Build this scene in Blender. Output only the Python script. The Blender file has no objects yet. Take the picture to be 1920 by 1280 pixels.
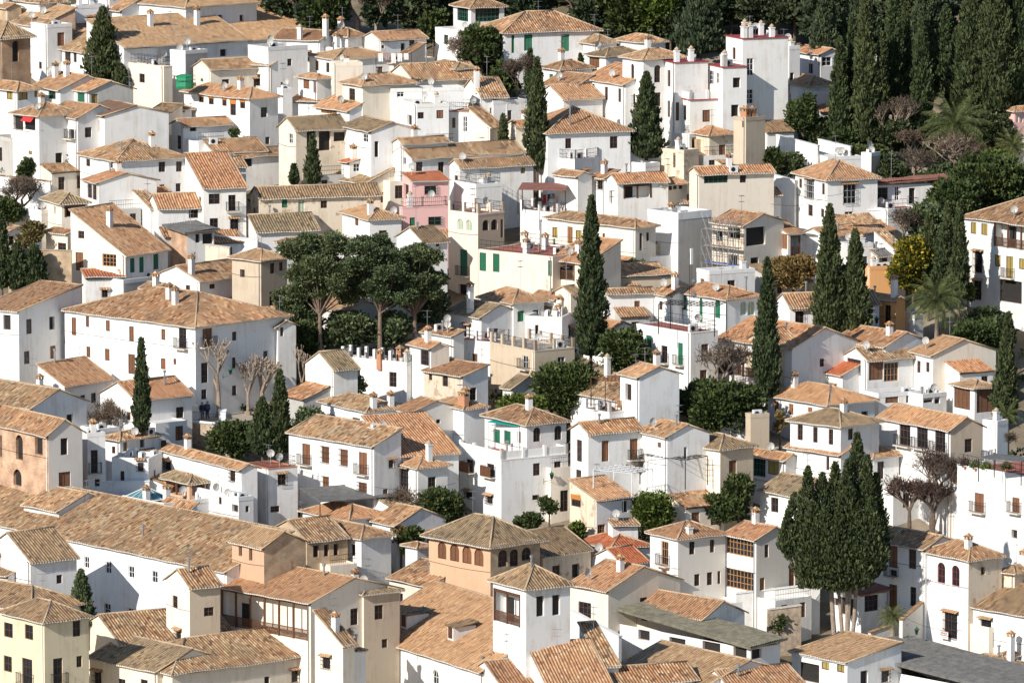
SUNAZ, SUNEL, EXPO = 42, 30, 0.3
import bpy, math, random
import numpy as np
from mathutils import Vector, Matrix
random.seed(7)
sc = bpy.context.scene
COL = sc.collection
R = math.radians
# ------------------------------------------------------------------ camera and hillside
F = 12000.0; DEL = R(7.5); CZ = 120.0
fwd = Vector((0, math.cos(DEL), -math.sin(DEL))); upv = Vector((0, math.sin(DEL), math.cos(DEL)))
CAM = Vector((0, 0, CZ))
def ray(px, py):
    return fwd * F + Vector((1, 0, 0)) * (px - 960) + upv * (640 - py)
def proj(P):
    d = Vector(P) - CAM; D = d.dot(fwd)
    return 960 + F * d.x / D, 640 - F * d.dot(upv) / D
SL = 0.2743
def gz(Y):
    if Y < 470: return max(14 + (470 - 570) * SL - (470 - Y) * 0.12, -40)
    if Y > 900: return 14 + 330 * SL + (Y - 900) * 0.10
    return 14 + (Y - 570) * SL
def place(px, py, h=0.0):
    d = ray(px, py); t = (14 - 570 * SL + h - CZ) / (d.z - SL * d.y)
    return CAM + d * t
def ray_z(px, py, z):
    d = ray(px, py); return CAM + d * ((z - CZ) / d.z)
OX = OY = 0.0
def Tl(r, c):
    global OX, OY
    OX, OY = 480 * c, 320 * r
def zx(x): return OX + x / 4.0
def zy(y): return OY + y / 4.0

# ------------------------------------------------------------------ materials
M = {}
def newmat(name):
    m = bpy.data.materials.new(name); m.use_nodes = True
    nt = m.node_tree; b = nt.nodes['Principled BSDF']; M[name] = m
    return m, nt, b
def N(nt, t, **kw):
    n = nt.nodes.new(t)
    for k, v in kw.items():
        if k in n.inputs.keys(): n.inputs[k].default_value = v
        else: setattr(n, k, v)
    return n
def ramp(nt, stops):
    r = nt.nodes.new('ShaderNodeValToRGB'); e = r.color_ramp.elements
    e[0].position, e[0].color = stops[0][0], (*stops[0][1], 1)
    e[1].position, e[1].color = stops[-1][0], (*stops[-1][1], 1)
    for p, c in stops[1:-1]:
        k = e.new(p); k.color = (*c, 1)
    return r
def mixc(nt, a, b, fac, mode='MIX'):
    m = nt.nodes.new('ShaderNodeMix'); m.data_type = 'RGBA'; m.blend_type = mode
    L = nt.links
    for sock, v in ((m.inputs[6], a), (m.inputs[7], b), (m.inputs[0], fac)):
        if hasattr(v, 'is_linked') or hasattr(v, 'links'): L.new(v, sock)
        elif isinstance(v, tuple): sock.default_value = (*v, 1)
        else: sock.default_value = v
    return m.outputs[2]
def plaster(name, col, stain=(0.42, 0.36, 0.28), amt=0.35, peel=None):
    m, nt, b = newmat(name); L = nt.links
    tc = N(nt, 'ShaderNodeTexCoord'); oi = N(nt, 'ShaderNodeObjectInfo')
    mp = N(nt, 'ShaderNodeMapping'); L.new(tc.outputs['Object'], mp.inputs[0])
    add = N(nt, 'ShaderNodeVectorMath', operation='ADD'); L.new(mp.outputs[0], add.inputs[0])
    sc_ = N(nt, 'ShaderNodeVectorMath', operation='SCALE'); cmb = N(nt, 'ShaderNodeCombineXYZ')
    L.new(oi.outputs['Random'], cmb.inputs[0]); L.new(oi.outputs['Random'], cmb.inputs[1]); L.new(cmb.outputs[0], sc_.inputs[0]); sc_.inputs['Scale'].default_value = 400
    L.new(sc_.outputs[0], add.inputs[1])
    n1 = N(nt, 'ShaderNodeTexNoise', Scale=0.55, Detail=6, Roughness=0.65); L.new(add.outputs[0], n1.inputs['Vector'])
    # vertical rain streaks
    ms = N(nt, 'ShaderNodeMapping'); ms.inputs['Scale'].default_value = (1.6, 1.6, 0.16); L.new(add.outputs[0], ms.inputs[0])
    n2 = N(nt, 'ShaderNodeTexNoise', Scale=1.7, Detail=5, Roughness=0.6); L.new(ms.outputs[0], n2.inputs['Vector'])
    mul = N(nt, 'ShaderNodeMath', operation='MULTIPLY'); L.new(n1.outputs[0], mul.inputs[0]); L.new(n2.outputs[0], mul.inputs[1])
    r = ramp(nt, [(0.24, (0, 0, 0)), (0.42, (1, 1, 1))]); L.new(mul.outputs[0], r.inputs[0])
    fa = N(nt, 'ShaderNodeMath', operation='MULTIPLY'); L.new(r.outputs[0], fa.inputs[0]); fa.inputs[1].default_value = amt
    c = mixc(nt, col, stain, fa.outputs[0])
    rr = ramp(nt, [(0.0, (0.86, 0.85, 0.84)), (0.5, (1, 1, 1)), (1.0, (1.0, 0.975, 0.93))]); L.new(oi.outputs['Random'], rr.inputs[0])
    c = mixc(nt, c, rr.outputs[0], 1.0, 'MULTIPLY')
    if peel:
        n3 = N(nt, 'ShaderNodeTexNoise', Scale=0.8, Detail=8, Roughness=0.7); L.new(add.outputs[0], n3.inputs['Vector'])
        r3 = ramp(nt, [(0.56, (0, 0, 0)), (0.6, (1, 1, 1))]); L.new(n3.outputs[0], r3.inputs[0])
        c = mixc(nt, c, peel, r3.outputs[0])
    L.new(c, b.inputs['Base Color']); b.inputs['Roughness'].default_value = 0.9
    n4 = N(nt, 'ShaderNodeTexNoise', Scale=7, Detail=4); L.new(tc.outputs['Object'], n4.inputs['Vector'])
    bp = N(nt, 'ShaderNodeBump', Strength=0.25, Distance=0.03); L.new(n4.outputs[0], bp.inputs['Height']); L.new(bp.outputs[0], b.inputs['Normal'])
    return m
plaster('w', (0.80, 0.79, 0.765), (0.52, 0.44, 0.34), amt=0.5)
plaster('c', (0.80, 0.72, 0.60), (0.5, 0.34, 0.2), 0.35)
plaster('y', (0.74, 0.64, 0.44), (0.4, 0.3, 0.2), 0.4)
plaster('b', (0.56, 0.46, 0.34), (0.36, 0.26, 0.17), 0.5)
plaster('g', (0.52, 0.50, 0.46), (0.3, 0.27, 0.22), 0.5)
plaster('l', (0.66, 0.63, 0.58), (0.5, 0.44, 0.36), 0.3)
plaster('f', (0.82, 0.70, 0.57), (0.6, 0.45, 0.32), 0.4)
plaster('p', (0.76, 0.46, 0.42), (0.6, 0.45, 0.4), 0.35)
plaster('o', (0.78, 0.40, 0.16), (0.55, 0.3, 0.15), 0.35)
plaster('e', (0.64, 0.40, 0.26), (0.5, 0.28, 0.15), 0.4)
plaster('a', (0.72, 0.62, 0.48), (0.42, 0.30, 0.2), 0.6, peel=(0.45, 0.33, 0.22))
def brickmat(name, c1, c2, mortar):
    m, nt, b = newmat(name); L = nt.links
    uv = N(nt, 'ShaderNodeUVMap'); br = N(nt, 'ShaderNodeTexBrick')
    br.inputs['Scale'].default_value = 1; br.inputs['Brick Width'].default_value = 0.3; br.inputs['Row Height'].default_value = 0.09
    br.inputs['Mortar Size'].default_value = 0.012
    br.inputs['Color1'].default_value = (*c1, 1); br.inputs['Color2'].default_value = (*c2, 1); br.inputs['Mortar'].default_value = (*mortar, 1)
    L.new(uv.outputs[0], br.inputs['Vector'])
    n = N(nt, 'ShaderNodeTexNoise', Scale=0.7, Detail=6); L.new(uv.outputs[0], n.inputs['Vector'])
    r = ramp(nt, [(0.35, (0.65, 0.6, 0.55)), (0.65, (1.1, 1.05, 1))]); L.new(n.outputs[0], r.inputs[0])
    c = mixc(nt, br.outputs[0], r.outputs[0], 1.0, 'MULTIPLY')
    L.new(c, b.inputs['Base Color']); b.inputs['Roughness'].default_value = 0.9
    bp = N(nt, 'ShaderNodeBump', Strength=0.4, Distance=0.02); L.new(br.outputs[1], bp.inputs['Height']); bp.invert = True; L.new(bp.outputs[0], b.inputs['Normal'])
brickmat('k', (0.50, 0.29, 0.18), (0.62, 0.42, 0.29), (0.55, 0.45, 0.34))
brickmat('q', (0.42, 0.27, 0.16), (0.36, 0.22, 0.13), (0.38, 0.30, 0.22))
brickmat('n', (0.60, 0.46, 0.30), (0.50, 0.37, 0.24), (0.50, 0.41, 0.30))
def tilemat(name, cols, lich=0.35):
    m, nt, b = newmat(name); L = nt.links
    uv = N(nt, 'ShaderNodeUVMap'); oi = N(nt, 'ShaderNodeObjectInfo')
    sp = N(nt, 'ShaderNodeSeparateXYZ'); L.new(uv.outputs[0], sp.inputs[0])
    du = N(nt, 'ShaderNodeMath', operation='DIVIDE'); L.new(sp.outputs[0], du.inputs[0]); du.inputs[1].default_value = 0.29
    fu = N(nt, 'ShaderNodeMath', operation='FLOOR'); L.new(du.outputs[0], fu.inputs[0])
    wn0 = N(nt, 'ShaderNodeTexWhiteNoise', noise_dimensions='1D'); L.new(fu.outputs[0], wn0.inputs['W'])
    dv = N(nt, 'ShaderNodeMath', operation='MULTIPLY_ADD'); L.new(sp.outputs[1], dv.inputs[0]); dv.inputs[1].default_value = 1 / 0.42; L.new(wn0.outputs[0], dv.inputs[2])
    fv = N(nt, 'ShaderNodeMath', operation='FLOOR'); L.new(dv.outputs[0], fv.inputs[0])
    cb = N(nt, 'ShaderNodeCombineXYZ'); L.new(fu.outputs[0], cb.inputs[0]); L.new(fv.outputs[0], cb.inputs[1]); L.new(oi.outputs['Random'], cb.inputs[2])
    wn = N(nt, 'ShaderNodeTexWhiteNoise', noise_dimensions='3D'); L.new(cb.outputs[0], wn.inputs['Vector'])
    k = len(cols); r = ramp(nt, [(i / (k - 1), c) for i, c in enumerate(cols)]); L.new(wn.outputs[0], r.inputs[0])
    off = N(nt, 'ShaderNodeVectorMath', operation='ADD'); L.new(uv.outputs[0], off.inputs[0])
    cr = N(nt, 'ShaderNodeCombineXYZ'); ml = N(nt, 'ShaderNodeMath', operation='MULTIPLY'); L.new(oi.outputs['Random'], ml.inputs[0]); ml.inputs[1].default_value = 300
    L.new(ml.outputs[0], cr.inputs[0]); L.new(cr.outputs[0], off.inputs[1])
    n1 = N(nt, 'ShaderNodeTexNoise', Scale=0.35, Detail=7, Roughness=0.65); L.new(off.outputs[0], n1.inputs['Vector'])
    r1 = ramp(nt, [(0.42, (0, 0, 0)), (0.66, (1, 1, 1))]); L.new(n1.outputs[0], r1.inputs[0])
    f1 = N(nt, 'ShaderNodeMath', operation='MULTIPLY'); L.new(r1.outputs[0], f1.inputs[0]); f1.inputs[1].default_value = lich
    c = mixc(nt, r.outputs[0], (0.20, 0.165, 0.115), f1.outputs[0])
    ms = N(nt, 'ShaderNodeMapping'); ms.inputs['Scale'].default_value = (5.5, 2.6, 1); L.new(off.outputs[0], ms.inputs[0])
    n2 = N(nt, 'ShaderNodeTexNoise', Scale=1.0, Detail=6, Roughness=0.7); L.new(ms.outputs[0], n2.inputs['Vector'])
    r2 = ramp(nt, [(0.30, (0.80, 0.76, 0.71)), (0.5, (1, 1, 1)), (0.72, (1.12, 1.1, 1.06))]); L.new(n2.outputs[0], r2.inputs[0])
    c = mixc(nt, c, r2.outputs[0], 1.0, 'MULTIPLY')
    ro = ramp(nt, [(0, (0.70, 0.66, 0.62)), (0.2, (0.92, 0.93, 0.9)), (0.4, (1.12, 1.0, 0.9)), (0.6, (1.1, 1.1, 1.06)), (0.8, (0.86, 0.9, 0.88)), (1, (1.0, 0.86, 0.78))]); L.new(oi.outputs['Random'], ro.inputs[0])
    c = mixc(nt, c, ro.outputs[0], 1.0, 'MULTIPLY')
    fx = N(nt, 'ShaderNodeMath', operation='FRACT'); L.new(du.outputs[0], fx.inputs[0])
    rc_ = ramp(nt, [(0.0, (0.26, 0.22, 0.18)), (0.14, (0.42, 0.36, 0.31)), (0.34, (1.12, 1.08, 1.02)), (0.66, (1.12, 1.08, 1.02)), (0.86, (0.42, 0.36, 0.31)), (1.0, (0.26, 0.22, 0.18))]); L.new(fx.outputs[0], rc_.inputs[0])  # channel grime plus groove shade put into the tile colour, darkest in the troughs
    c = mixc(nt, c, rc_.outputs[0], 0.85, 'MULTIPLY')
    L.new(c, b.inputs['Base Color']); b.inputs['Roughness'].default_value = 0.85
    fr = N(nt, 'ShaderNodeMath', operation='FRACT'); L.new(dv.outputs[0], fr.inputs[0])
    bp = N(nt, 'ShaderNodeBump', Strength=0.8, Distance=0.05); L.new(fr.outputs[0], bp.inputs['Height']); bp.invert = True; L.new(bp.outputs[0], b.inputs['Normal'])
T0 = [(0.17, 0.095, 0.055), (0.40, 0.215, 0.11), (0.50, 0.285, 0.15), (0.56, 0.36, 0.20), (0.46, 0.24, 0.125), (0.60, 0.43, 0.26), (0.72, 0.55, 0.37)]
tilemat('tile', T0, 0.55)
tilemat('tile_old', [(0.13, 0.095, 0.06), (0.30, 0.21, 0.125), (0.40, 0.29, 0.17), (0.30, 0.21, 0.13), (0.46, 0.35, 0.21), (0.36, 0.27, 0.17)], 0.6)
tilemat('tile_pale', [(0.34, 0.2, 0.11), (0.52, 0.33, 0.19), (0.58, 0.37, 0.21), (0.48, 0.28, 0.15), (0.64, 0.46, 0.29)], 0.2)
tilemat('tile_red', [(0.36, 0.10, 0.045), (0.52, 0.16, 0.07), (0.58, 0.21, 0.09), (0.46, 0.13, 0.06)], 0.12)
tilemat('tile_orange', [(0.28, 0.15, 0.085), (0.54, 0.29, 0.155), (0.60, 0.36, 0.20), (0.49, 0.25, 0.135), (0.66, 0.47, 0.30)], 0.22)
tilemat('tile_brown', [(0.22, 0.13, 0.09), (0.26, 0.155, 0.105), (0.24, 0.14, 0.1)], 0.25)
def simple(name, col, rough=0.6, metal=0.0, noise=0.0, scale=3.0, var=0.0, bump=0.0, stripes=0):
    m, nt, b = newmat(name); L = nt.links
    b.inputs['Roughness'].default_value = rough; b.inputs['Metallic'].default_value = metal
    tc = N(nt, 'ShaderNodeTexCoord')
    n = N(nt, 'ShaderNodeTexNoise', Scale=scale, Detail=6, Roughness=0.6); L.new(tc.outputs['Object'], n.inputs['Vector'])
    lo = tuple(c * (1 - noise) for c in col); hi = tuple(min(1, c * (1 + noise)) for c in col)
    r = ramp(nt, [(0.3, lo), (0.7, hi)]); L.new(n.outputs[0], r.inputs[0]); c = r.outputs[0]
    if var:
        oi = N(nt, 'ShaderNodeObjectInfo'); rr = ramp(nt, [(0, (1 - var,) * 3), (1, (1 + var, 1 + var * 0.8, 1 + var * .6))]); L.new(oi.outputs['Random'], rr.inputs[0])
        c = mixc(nt, c, rr.outputs[0], 1.0, 'MULTIPLY')
    if stripes:
        w = N(nt, 'ShaderNodeTexWave', Scale=stripes); w.bands_direction = 'Z'; L.new(tc.outputs['Object'], w.inputs['Vector'])
        bp = N(nt, 'ShaderNodeBump', Strength=0.7, Distance=0.03); L.new(w.outputs[0], bp.inputs['Height']); L.new(bp.outputs[0], b.inputs['Normal'])
    elif bump:
        bp = N(nt, 'ShaderNodeBump', Strength=bump, Distance=0.05); L.new(n.outputs[0], bp.inputs['Height']); L.new(bp.outputs[0], b.inputs['Normal'])
    L.new(c, b.inputs['Base Color'])
    return m
simple('wood', (0.105, 0.045, 0.022), 0.55, noise=.3, var=.3)
simple('woodlight', (0.38, 0.19, 0.07), 0.5, noise=.2)
simple('redwood', (0.20, 0.03, 0.02), 0.5, noise=.2)
simple('shutter', (0.24, 0.11, 0.055), 0.6, noise=.2, var=.25, stripes=9)
simple('green', (0.02, 0.17, 0.09), 0.5, noise=.15, var=.2, stripes=9)
simple('lightgreen', (0.42, 0.50, 0.32), 0.6, noise=.15, stripes=9)
simple('yellow', (0.42, 0.32, 0.09), 0.6, noise=.12, var=.15, stripes=9)
simple('orange', (0.62, 0.24, 0.06), 0.6, noise=.12, stripes=9)
simple('whitepaint', (0.72, 0.72, 0.70), 0.5, noise=.05)
simple('mortar', (0.58, 0.52, 0.44), 0.9, noise=.3, scale=5)
simple('capmortar', (0.42, 0.31, 0.20), 0.9, noise=.35, scale=4)
simple('cornicewood', (0.09, 0.06, 0.045), 0.7, noise=.3)
simple('iron', (0.018, 0.018, 0.02), 0.5, 0.3)
simple('steel', (0.38, 0.38, 0.38), 0.4, 0.7, noise=.2)
simple('glass', (0.016, 0.02, 0.026), 0.25, noise=.5, scale=1.2, var=.3).node_tree.nodes['Principled BSDF'].inputs['Specular IOR Level'].default_value = .3
simple('dark', (0.018, 0.015, 0.013), 0.8, noise=.4)  # near-black sheet painted as the shaded interior behind unglazed openings
simple('redfloor', (0.36, 0.115, 0.075), 0.75, noise=.25, scale=2)
simple('redpaint', (0.33, 0.035, 0.03), 0.55, noise=.15, scale=1)
simple('greyfloor', (0.38, 0.34, 0.30), 0.85, noise=.25, scale=1)
simple('felt', (0.16, 0.145, 0.10), 0.9, noise=.35, scale=1.6, bump=.3)
simple('felt_grey', (0.13, 0.125, 0.115), 0.9, noise=.35, scale=1.6, bump=.3)
simple('rust', (0.24, 0.10, 0.07), 0.8, noise=.25, scale=1.6)
simple('dish', (0.46, 0.45, 0.42), 0.45, noise=.05)
simple('brickred', (0.46, 0.22, 0.12), 0.85, noise=.25, scale=8)
simple('bark', (0.13, 0.09, 0.065), 0.9, noise=.4, scale=4, bump=.6)
simple('palebark', (0.30, 0.23, 0.17), 0.9, noise=.35, scale=4, bump=.6)
simple('whitebark', (0.46, 0.40, 0.32), 0.9, noise=.25, scale=4, bump=.4)
simple('pinebark', (0.20, 0.14, 0.10), 0.9, noise=.35, scale=4, bump=.6)
simple('teal', (0.0, 0.26, 0.22), 0.7); simple('redcloth', (0.55, 0.03, 0.03), 0.8); simple('cloth', (0.75, 0.73, 0.7), 0.8, noise=.1)
simple('bluecloth', (0.03, 0.12, 0.45), 0.7); simple('jacket', (0.02, 0.022, 0.03), 0.8); simple('jeans', (0.05, 0.08, 0.16), 0.8)
simple('skin', (0.50, 0.30, 0.21), 0.6); simple('hair', (0.03, 0.02, 0.015), 0.6); simple('pot', (0.46, 0.19, 0.10), 0.8, noise=.15)
simple('stone', (0.40, 0.31, 0.22), 0.95, noise=.4, scale=2.2, bump=.8); simple('pave', (0.40, 0.34, 0.26), 0.9, noise=.15, scale=1.5)
simple('tarp', (0.02, 0.24, 0.11), 0.6, noise=.2)
simple('skyglass', (0.10, 0.22, 0.24), 0.08, noise=.3); simple('purplewall', (0.32, 0.24, 0.25), 0.8, noise=.2)
def leafmat(name, c1, c2, c3=None):
    m, nt, b = newmat(name); L = nt.links
    g = N(nt, 'ShaderNodeNewGeometry'); oi = N(nt, 'ShaderNodeObjectInfo')
    st = [(0, c1), (1, c2)] if not c3 else [(0, c1), (0.75, c2), (1, c3)]
    r = ramp(nt, st); L.new(g.outputs['Random Per Island'], r.inputs[0])
    rr = ramp(nt, [(0, (0.8, 0.85, 0.8)), (1, (1.2, 1.1, 1.0))]); L.new(oi.outputs['Random'], rr.inputs[0])
    c = mixc(nt, r.outputs[0], rr.outputs[0], 1.0, 'MULTIPLY')
    L.new(c, b.inputs['Base Color']); b.inputs['Roughness'].default_value = 0.7; b.inputs['Specular IOR Level'].default_value = 0.25
leafmat('cypress', (0.028, 0.042, 0.018), (0.062, 0.082, 0.034), (0.11, 0.125, 0.05))
leafmat('pine', (0.04, 0.06, 0.03), (0.10, 0.13, 0.06), (0.17, 0.20, 0.09))
leafmat('leaf', (0.028, 0.045, 0.014), (0.06, 0.085, 0.026), (0.11, 0.13, 0.04))
leafmat('leafbright', (0.05, 0.08, 0.015), (0.11, 0.15, 0.03), (0.17, 0.2, 0.05))
leafmat('cedar', (0.028, 0.045, 0.025), (0.06, 0.082, 0.042), (0.11, 0.125, 0.06))
leafmat('twig', (0.06, 0.045, 0.035), (0.12, 0.09, 0.07), (0.16, 0.12, 0.09))
leafmat('redtwig', (0.045, 0.025, 0.022), (0.10, 0.06, 0.05))
leafmat('mimosa', (0.04, 0.055, 0.012), (0.14, 0.135, 0.014), (0.42, 0.32, 0.02))
leafmat('autumn', (0.12, 0.08, 0.03), (0.24, 0.17, 0.07), (0.10, 0.11, 0.04))
leafmat('palm', (0.05, 0.07, 0.02), (0.12, 0.14, 0.05), (0.2, 0.19, 0.08))
leafmat('grass', (0.05, 0.06, 0.02), (0.09, 0.1, 0.035), (0.14, 0.12, 0.05))

# ------------------------------------------------------------------ mesh helpers
class MB:
    def __init__(s): s.v = []; s.f = []; s.uv = []
    def quad(s, pts, uvs=None):
        i = len(s.v); s.v += [tuple(p) for p in pts]; s.f.append(tuple(range(i, i + len(pts))))
        s.uv += list(uvs) if uvs else [(p[0], p[2]) for p in pts]
    def box(s, x0, y0, z0, x1, y1, z1):
        p = [(x0, y0, z0), (x1, y0, z0), (x1, y1, z0), (x0, y1, z0), (x0, y0, z1), (x1, y0, z1), (x1, y1, z1), (x0, y1, z1)]
        for q in ((0, 3, 2, 1), (4, 5, 6, 7), (0, 1, 5, 4), (1, 2, 6, 5), (2, 3, 7, 6), (3, 0, 4, 7)):
            pts = [p[k] for k in q]
            s.quad(pts, [(a[0] + a[1], a[2]) for a in pts])
    def beam(s, a, b, r, n=6, r2=None, cap=True):
        a = Vector(a); b = Vector(b); d = (b - a)
        if d.length < 1e-6: return
        q = d.to_track_quat('Z', 'Y'); r2 = r if r2 is None else r2
        i = len(s.v)
        for (c, rr) in ((a, r), (b, r2)):
            for k in range(n):
                t = 2 * math.pi * k / n; s.v.append(tuple(c + q @ Vector((rr * math.cos(t), rr * math.sin(t), 0))))
        for k in range(n):
            k2 = (k + 1) % n; s.f.append((i + k, i + k2, i + n + k2, i + n + k)); s.uv += [(k * .1, 0), (k * .1 + .1, 0), (k * .1 + .1, d.length), (k * .1, d.length)]
        if cap:
            s.f.append(tuple(i + n + k for k in range(n))); s.uv += [(0, 0)] * n
            s.f.append(tuple(i + n - 1 - k for k in range(n))); s.uv += [(0, 0)] * n
    def lathe(s, prof, c=(0, 0, 0), n=10):
        i = len(s.v)
        for (r, z) in prof:
            for k in range(n):
                t = 2 * math.pi * k / n; s.v.append((c[0] + r * math.cos(t), c[1] + r * math.sin(t), c[2] + z))
        for j in range(len(prof) - 1):
            for k in range(n):
                k2 = (k + 1) % n; a = i + j * n
                s.f.append((a + k, a + k2, a + n + k2, a + n + k)); s.uv += [(0, 0)] * 4
        s.f.append(tuple(i + n - 1 - k for k in range(n))); s.uv += [(0, 0)] * n
        a = i + (len(prof) - 1) * n; s.f.append(tuple(a + k for k in range(n))); s.uv += [(0, 0)] * n
    def mesh(s, name, mat, smooth=False):
        me = bpy.data.meshes.new(name); me.from_pydata(s.v, [], s.f)
        u = me.uv_layers.new(name='UVMap'); u.data.foreach_set('uv', np.array(s.uv, dtype=np.float32).ravel())
        if mat: me.materials.append(M[mat])
        if smooth: me.polygons.foreach_set('use_smooth', [True] * len(me.polygons))
        return me
    def build(s, name, mat, parent=None, smooth=False):
        return link(name, s.mesh(name, mat, smooth), parent)
def link(name, me, parent=None, loc=None, rz=0):
    o = bpy.data.objects.new(name, me); COL.objects.link(o)
    if parent is not None: o.parent = parent
    if loc is not None: o.location = loc
    if rz: o.rotation_euler = (0, 0, rz)
    return o
LABELS = {}
def tag(o, label, cat, group=None, kind=None):
    o['label'] = label; o['category'] = cat
    if group: o['group'] = group
    if kind: o['kind'] = kind
    LABELS.setdefault(label, []).append(o)
    return o
def empty(name, loc, rz=0):
    o = bpy.data.objects.new(name, None); COL.objects.link(o); o.location = loc; o.rotation_euler = (0, 0, rz); o.empty_display_size = .3
    return o

# ------------------------------------------------------------------ roof surface (real corrugation of curved tiles)
PER = 0.29
def tileface(name, O, e, s, n, L, vfun, mat, parent, fine=True, mort=True, seed=0):
    """O eave start, e unit along eave, s unit up the slope, n normal, vfun(u)->(v0,v1) arrays"""
    O, e, s, n = (np.array(q, dtype=float) for q in (O, e, s, n))
    du = PER / 4 if fine else 0.5
    nu = max(2, int(round(L / du)) + 1); u = np.linspace(0, L, nu)
    v0, v1 = vfun(u); v1 = np.maximum(v1, v0 + 0.01)
    vm = float(v1.max()); nv = max(2, int(vm / (1.3 if fine else 4)) + 2)
    t = np.linspace(0, 1, nv)
    U = np.repeat(u[:, None], nv, 1); V = v0[:, None] + (v1 - v0)[:, None] * t[None, :]
    col = np.floor(U / PER); rnd = np.random.RandomState(seed + 11); tab = rnd.rand(int(L / PER) + 3)
    amp = 0.085 + 0.04 * tab[col.astype(int)]
    wave = np.abs(np.sin(np.pi * U / PER)) * amp if fine else 0.05 + 0 * U
    a, b_, c_ = rnd.rand(3) * 6
    sag = 0.05 * np.sin(U * .55 + a) * np.sin(V * .7 + b_) + 0.025 * np.sin(U * 1.7 + V * .9 + c_) - 0.035 * np.sin(np.pi * np.clip(V / max(vm, .1), 0, 1))
    P = O[None, None, :] + U[..., None] * e + V[..., None] * s + (wave + sag)[..., None] * n
    nvt = nu * nv; verts = P.reshape(-1, 3)
    idx = np.arange(nvt).reshape(nu, nv)
    q = np.stack([idx[:-1, :-1], idx[1:, :-1], idx[1:, 1:], idx[:-1, 1:]], -1).reshape(-1, 4)
    # orientation
    if np.dot(np.cross(e, s), n) < 0: q = q[:, ::-1]
    me = bpy.data.meshes.new(name)
    me.vertices.add(nvt); me.vertices.foreach_set('co', verts.ravel())
    nf = len(q); me.loops.add(nf * 4); me.loops.foreach_set('vertex_index', q.ravel().astype(np.int32))
    me.polygons.add(nf); me.polygons.foreach_set('loop_start', np.arange(0, nf * 4, 4, dtype=np.int32)); me.polygons.foreach_set('loop_total', np.full(nf, 4, dtype=np.int32))
    uvl = me.uv_layers.new(name='UVMap'); uvv = np.stack([U.reshape(-1), V.reshape(-1)], -1)[q.ravel()]
    uvl.data.foreach_set('uv', uvv.astype(np.float32).ravel())
    me.polygons.foreach_set('use_smooth', np.ones(nf, dtype=bool))
    me.update(calc_edges=True); me.materials.append(M[mat])
    # mortar teeth closing the tile ends along the eave
    mm = None
    if fine and mort:
        z = np.array([0, 0, 1.0]); lowp = P[:, 0, :] - e * 0
        base = lowp - z * (wave[:, 0][:, None] + 0.05); vv = np.concatenate([base, lowp - z * 0.012], 0) - s * 0.005
        ii = np.arange(nu); f = [(int(i), int(i + 1), int(nu + i + 1), int(nu + i)) for i in ii[:-1]]
        mm = (vv, f)
    return me, mm

def merge_meshes(parts, name, mat):
    """join several tile meshes into one mesh"""
    if len(parts) == 1: parts[0].name = name; return parts[0]
    vs = []; qs = []; us = []; k = 0
    for me in parts:
        nv = len(me.vertices); a = np.empty(nv * 3); me.vertices.foreach_get('co', a); vs.append(a.reshape(-1, 3))
        nl = len(me.loops); l = np.empty(nl, dtype=np.int32); me.loops.foreach_get('vertex_index', l); qs.append(l.reshape(-1, 4) + k)
        uu = np.empty(nl * 2, dtype=np.float32); me.uv_layers[0].data.foreach_get('uv', uu); us.append(uu); k += nv
        bpy.data.meshes.remove(me)
    v = np.concatenate(vs); q = np.concatenate(qs); uu = np.concatenate(us); nf = len(q)
    me = bpy.data.meshes.new(name); me.vertices.add(len(v)); me.vertices.foreach_set('co', v.ravel())
    me.loops.add(nf * 4); me.loops.foreach_set('vertex_index', q.ravel()); me.polygons.add(nf)
    me.polygons.foreach_set('loop_start', np.arange(0, nf * 4, 4, dtype=np.int32)); me.polygons.foreach_set('loop_total', np.full(nf, 4, dtype=np.int32))
    uvl = me.uv_layers.new(name='UVMap'); uvl.data.foreach_set('uv', uu)
    me.polygons.foreach_set('use_smooth', np.ones(nf, dtype=bool)); me.update(calc_edges=True); me.materials.append(M[mat])
    return me

# ------------------------------------------------------------------ windows
WC = {}
def wmesh(key, fn):
    if key not in WC: WC[key] = fn()
    return WC[key]
def frame_mb(w, h, t=0.07, mull=1, trans=1, arch=False):
    m = MB(); x = w / 2
    m.box(-x, -0.03, 0, -x + t, 0.04, h); m.box(x - t, -0.03, 0, x, 0.04, h)
    m.box(-x + t, -0.03, 0, x - t, 0.04, t)
    if arch:
        r = x; n = 8
        for k in range(n):
            a0 = math.pi * k / n; a1 = math.pi * (k + 1) / n
            m.beam((math.cos(a0) * (r - t / 2), 0, h - r + math.sin(a0) * (r - t / 2)), (math.cos(a1) * (r - t / 2), 0, h - r + math.sin(a1) * (r - t / 2)), t / 2, 4)
    else: m.box(-x + t, -0.03, h - t, x - t, 0.04, h)
    for k in range(mull):
        c = -x + w * (k + 1) / (mull + 1); m.box(c - t * .4, -0.028, t, c + t * .4, 0.038, h - t)
    for k in range(trans):
        c = h * (k + 1) / (trans + 1); m.box(-x + t, -0.022, c - t * .3, x - t, 0.03, c + t * .3)
    return m
def pane_mesh(w, h, mat, y=0.0):
    m = MB(); m.box(-w / 2 + .02, y, 0.02, w / 2 - .02, y + .02, h - .01); return m.mesh('pane_or_dark_panel', mat)
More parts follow.
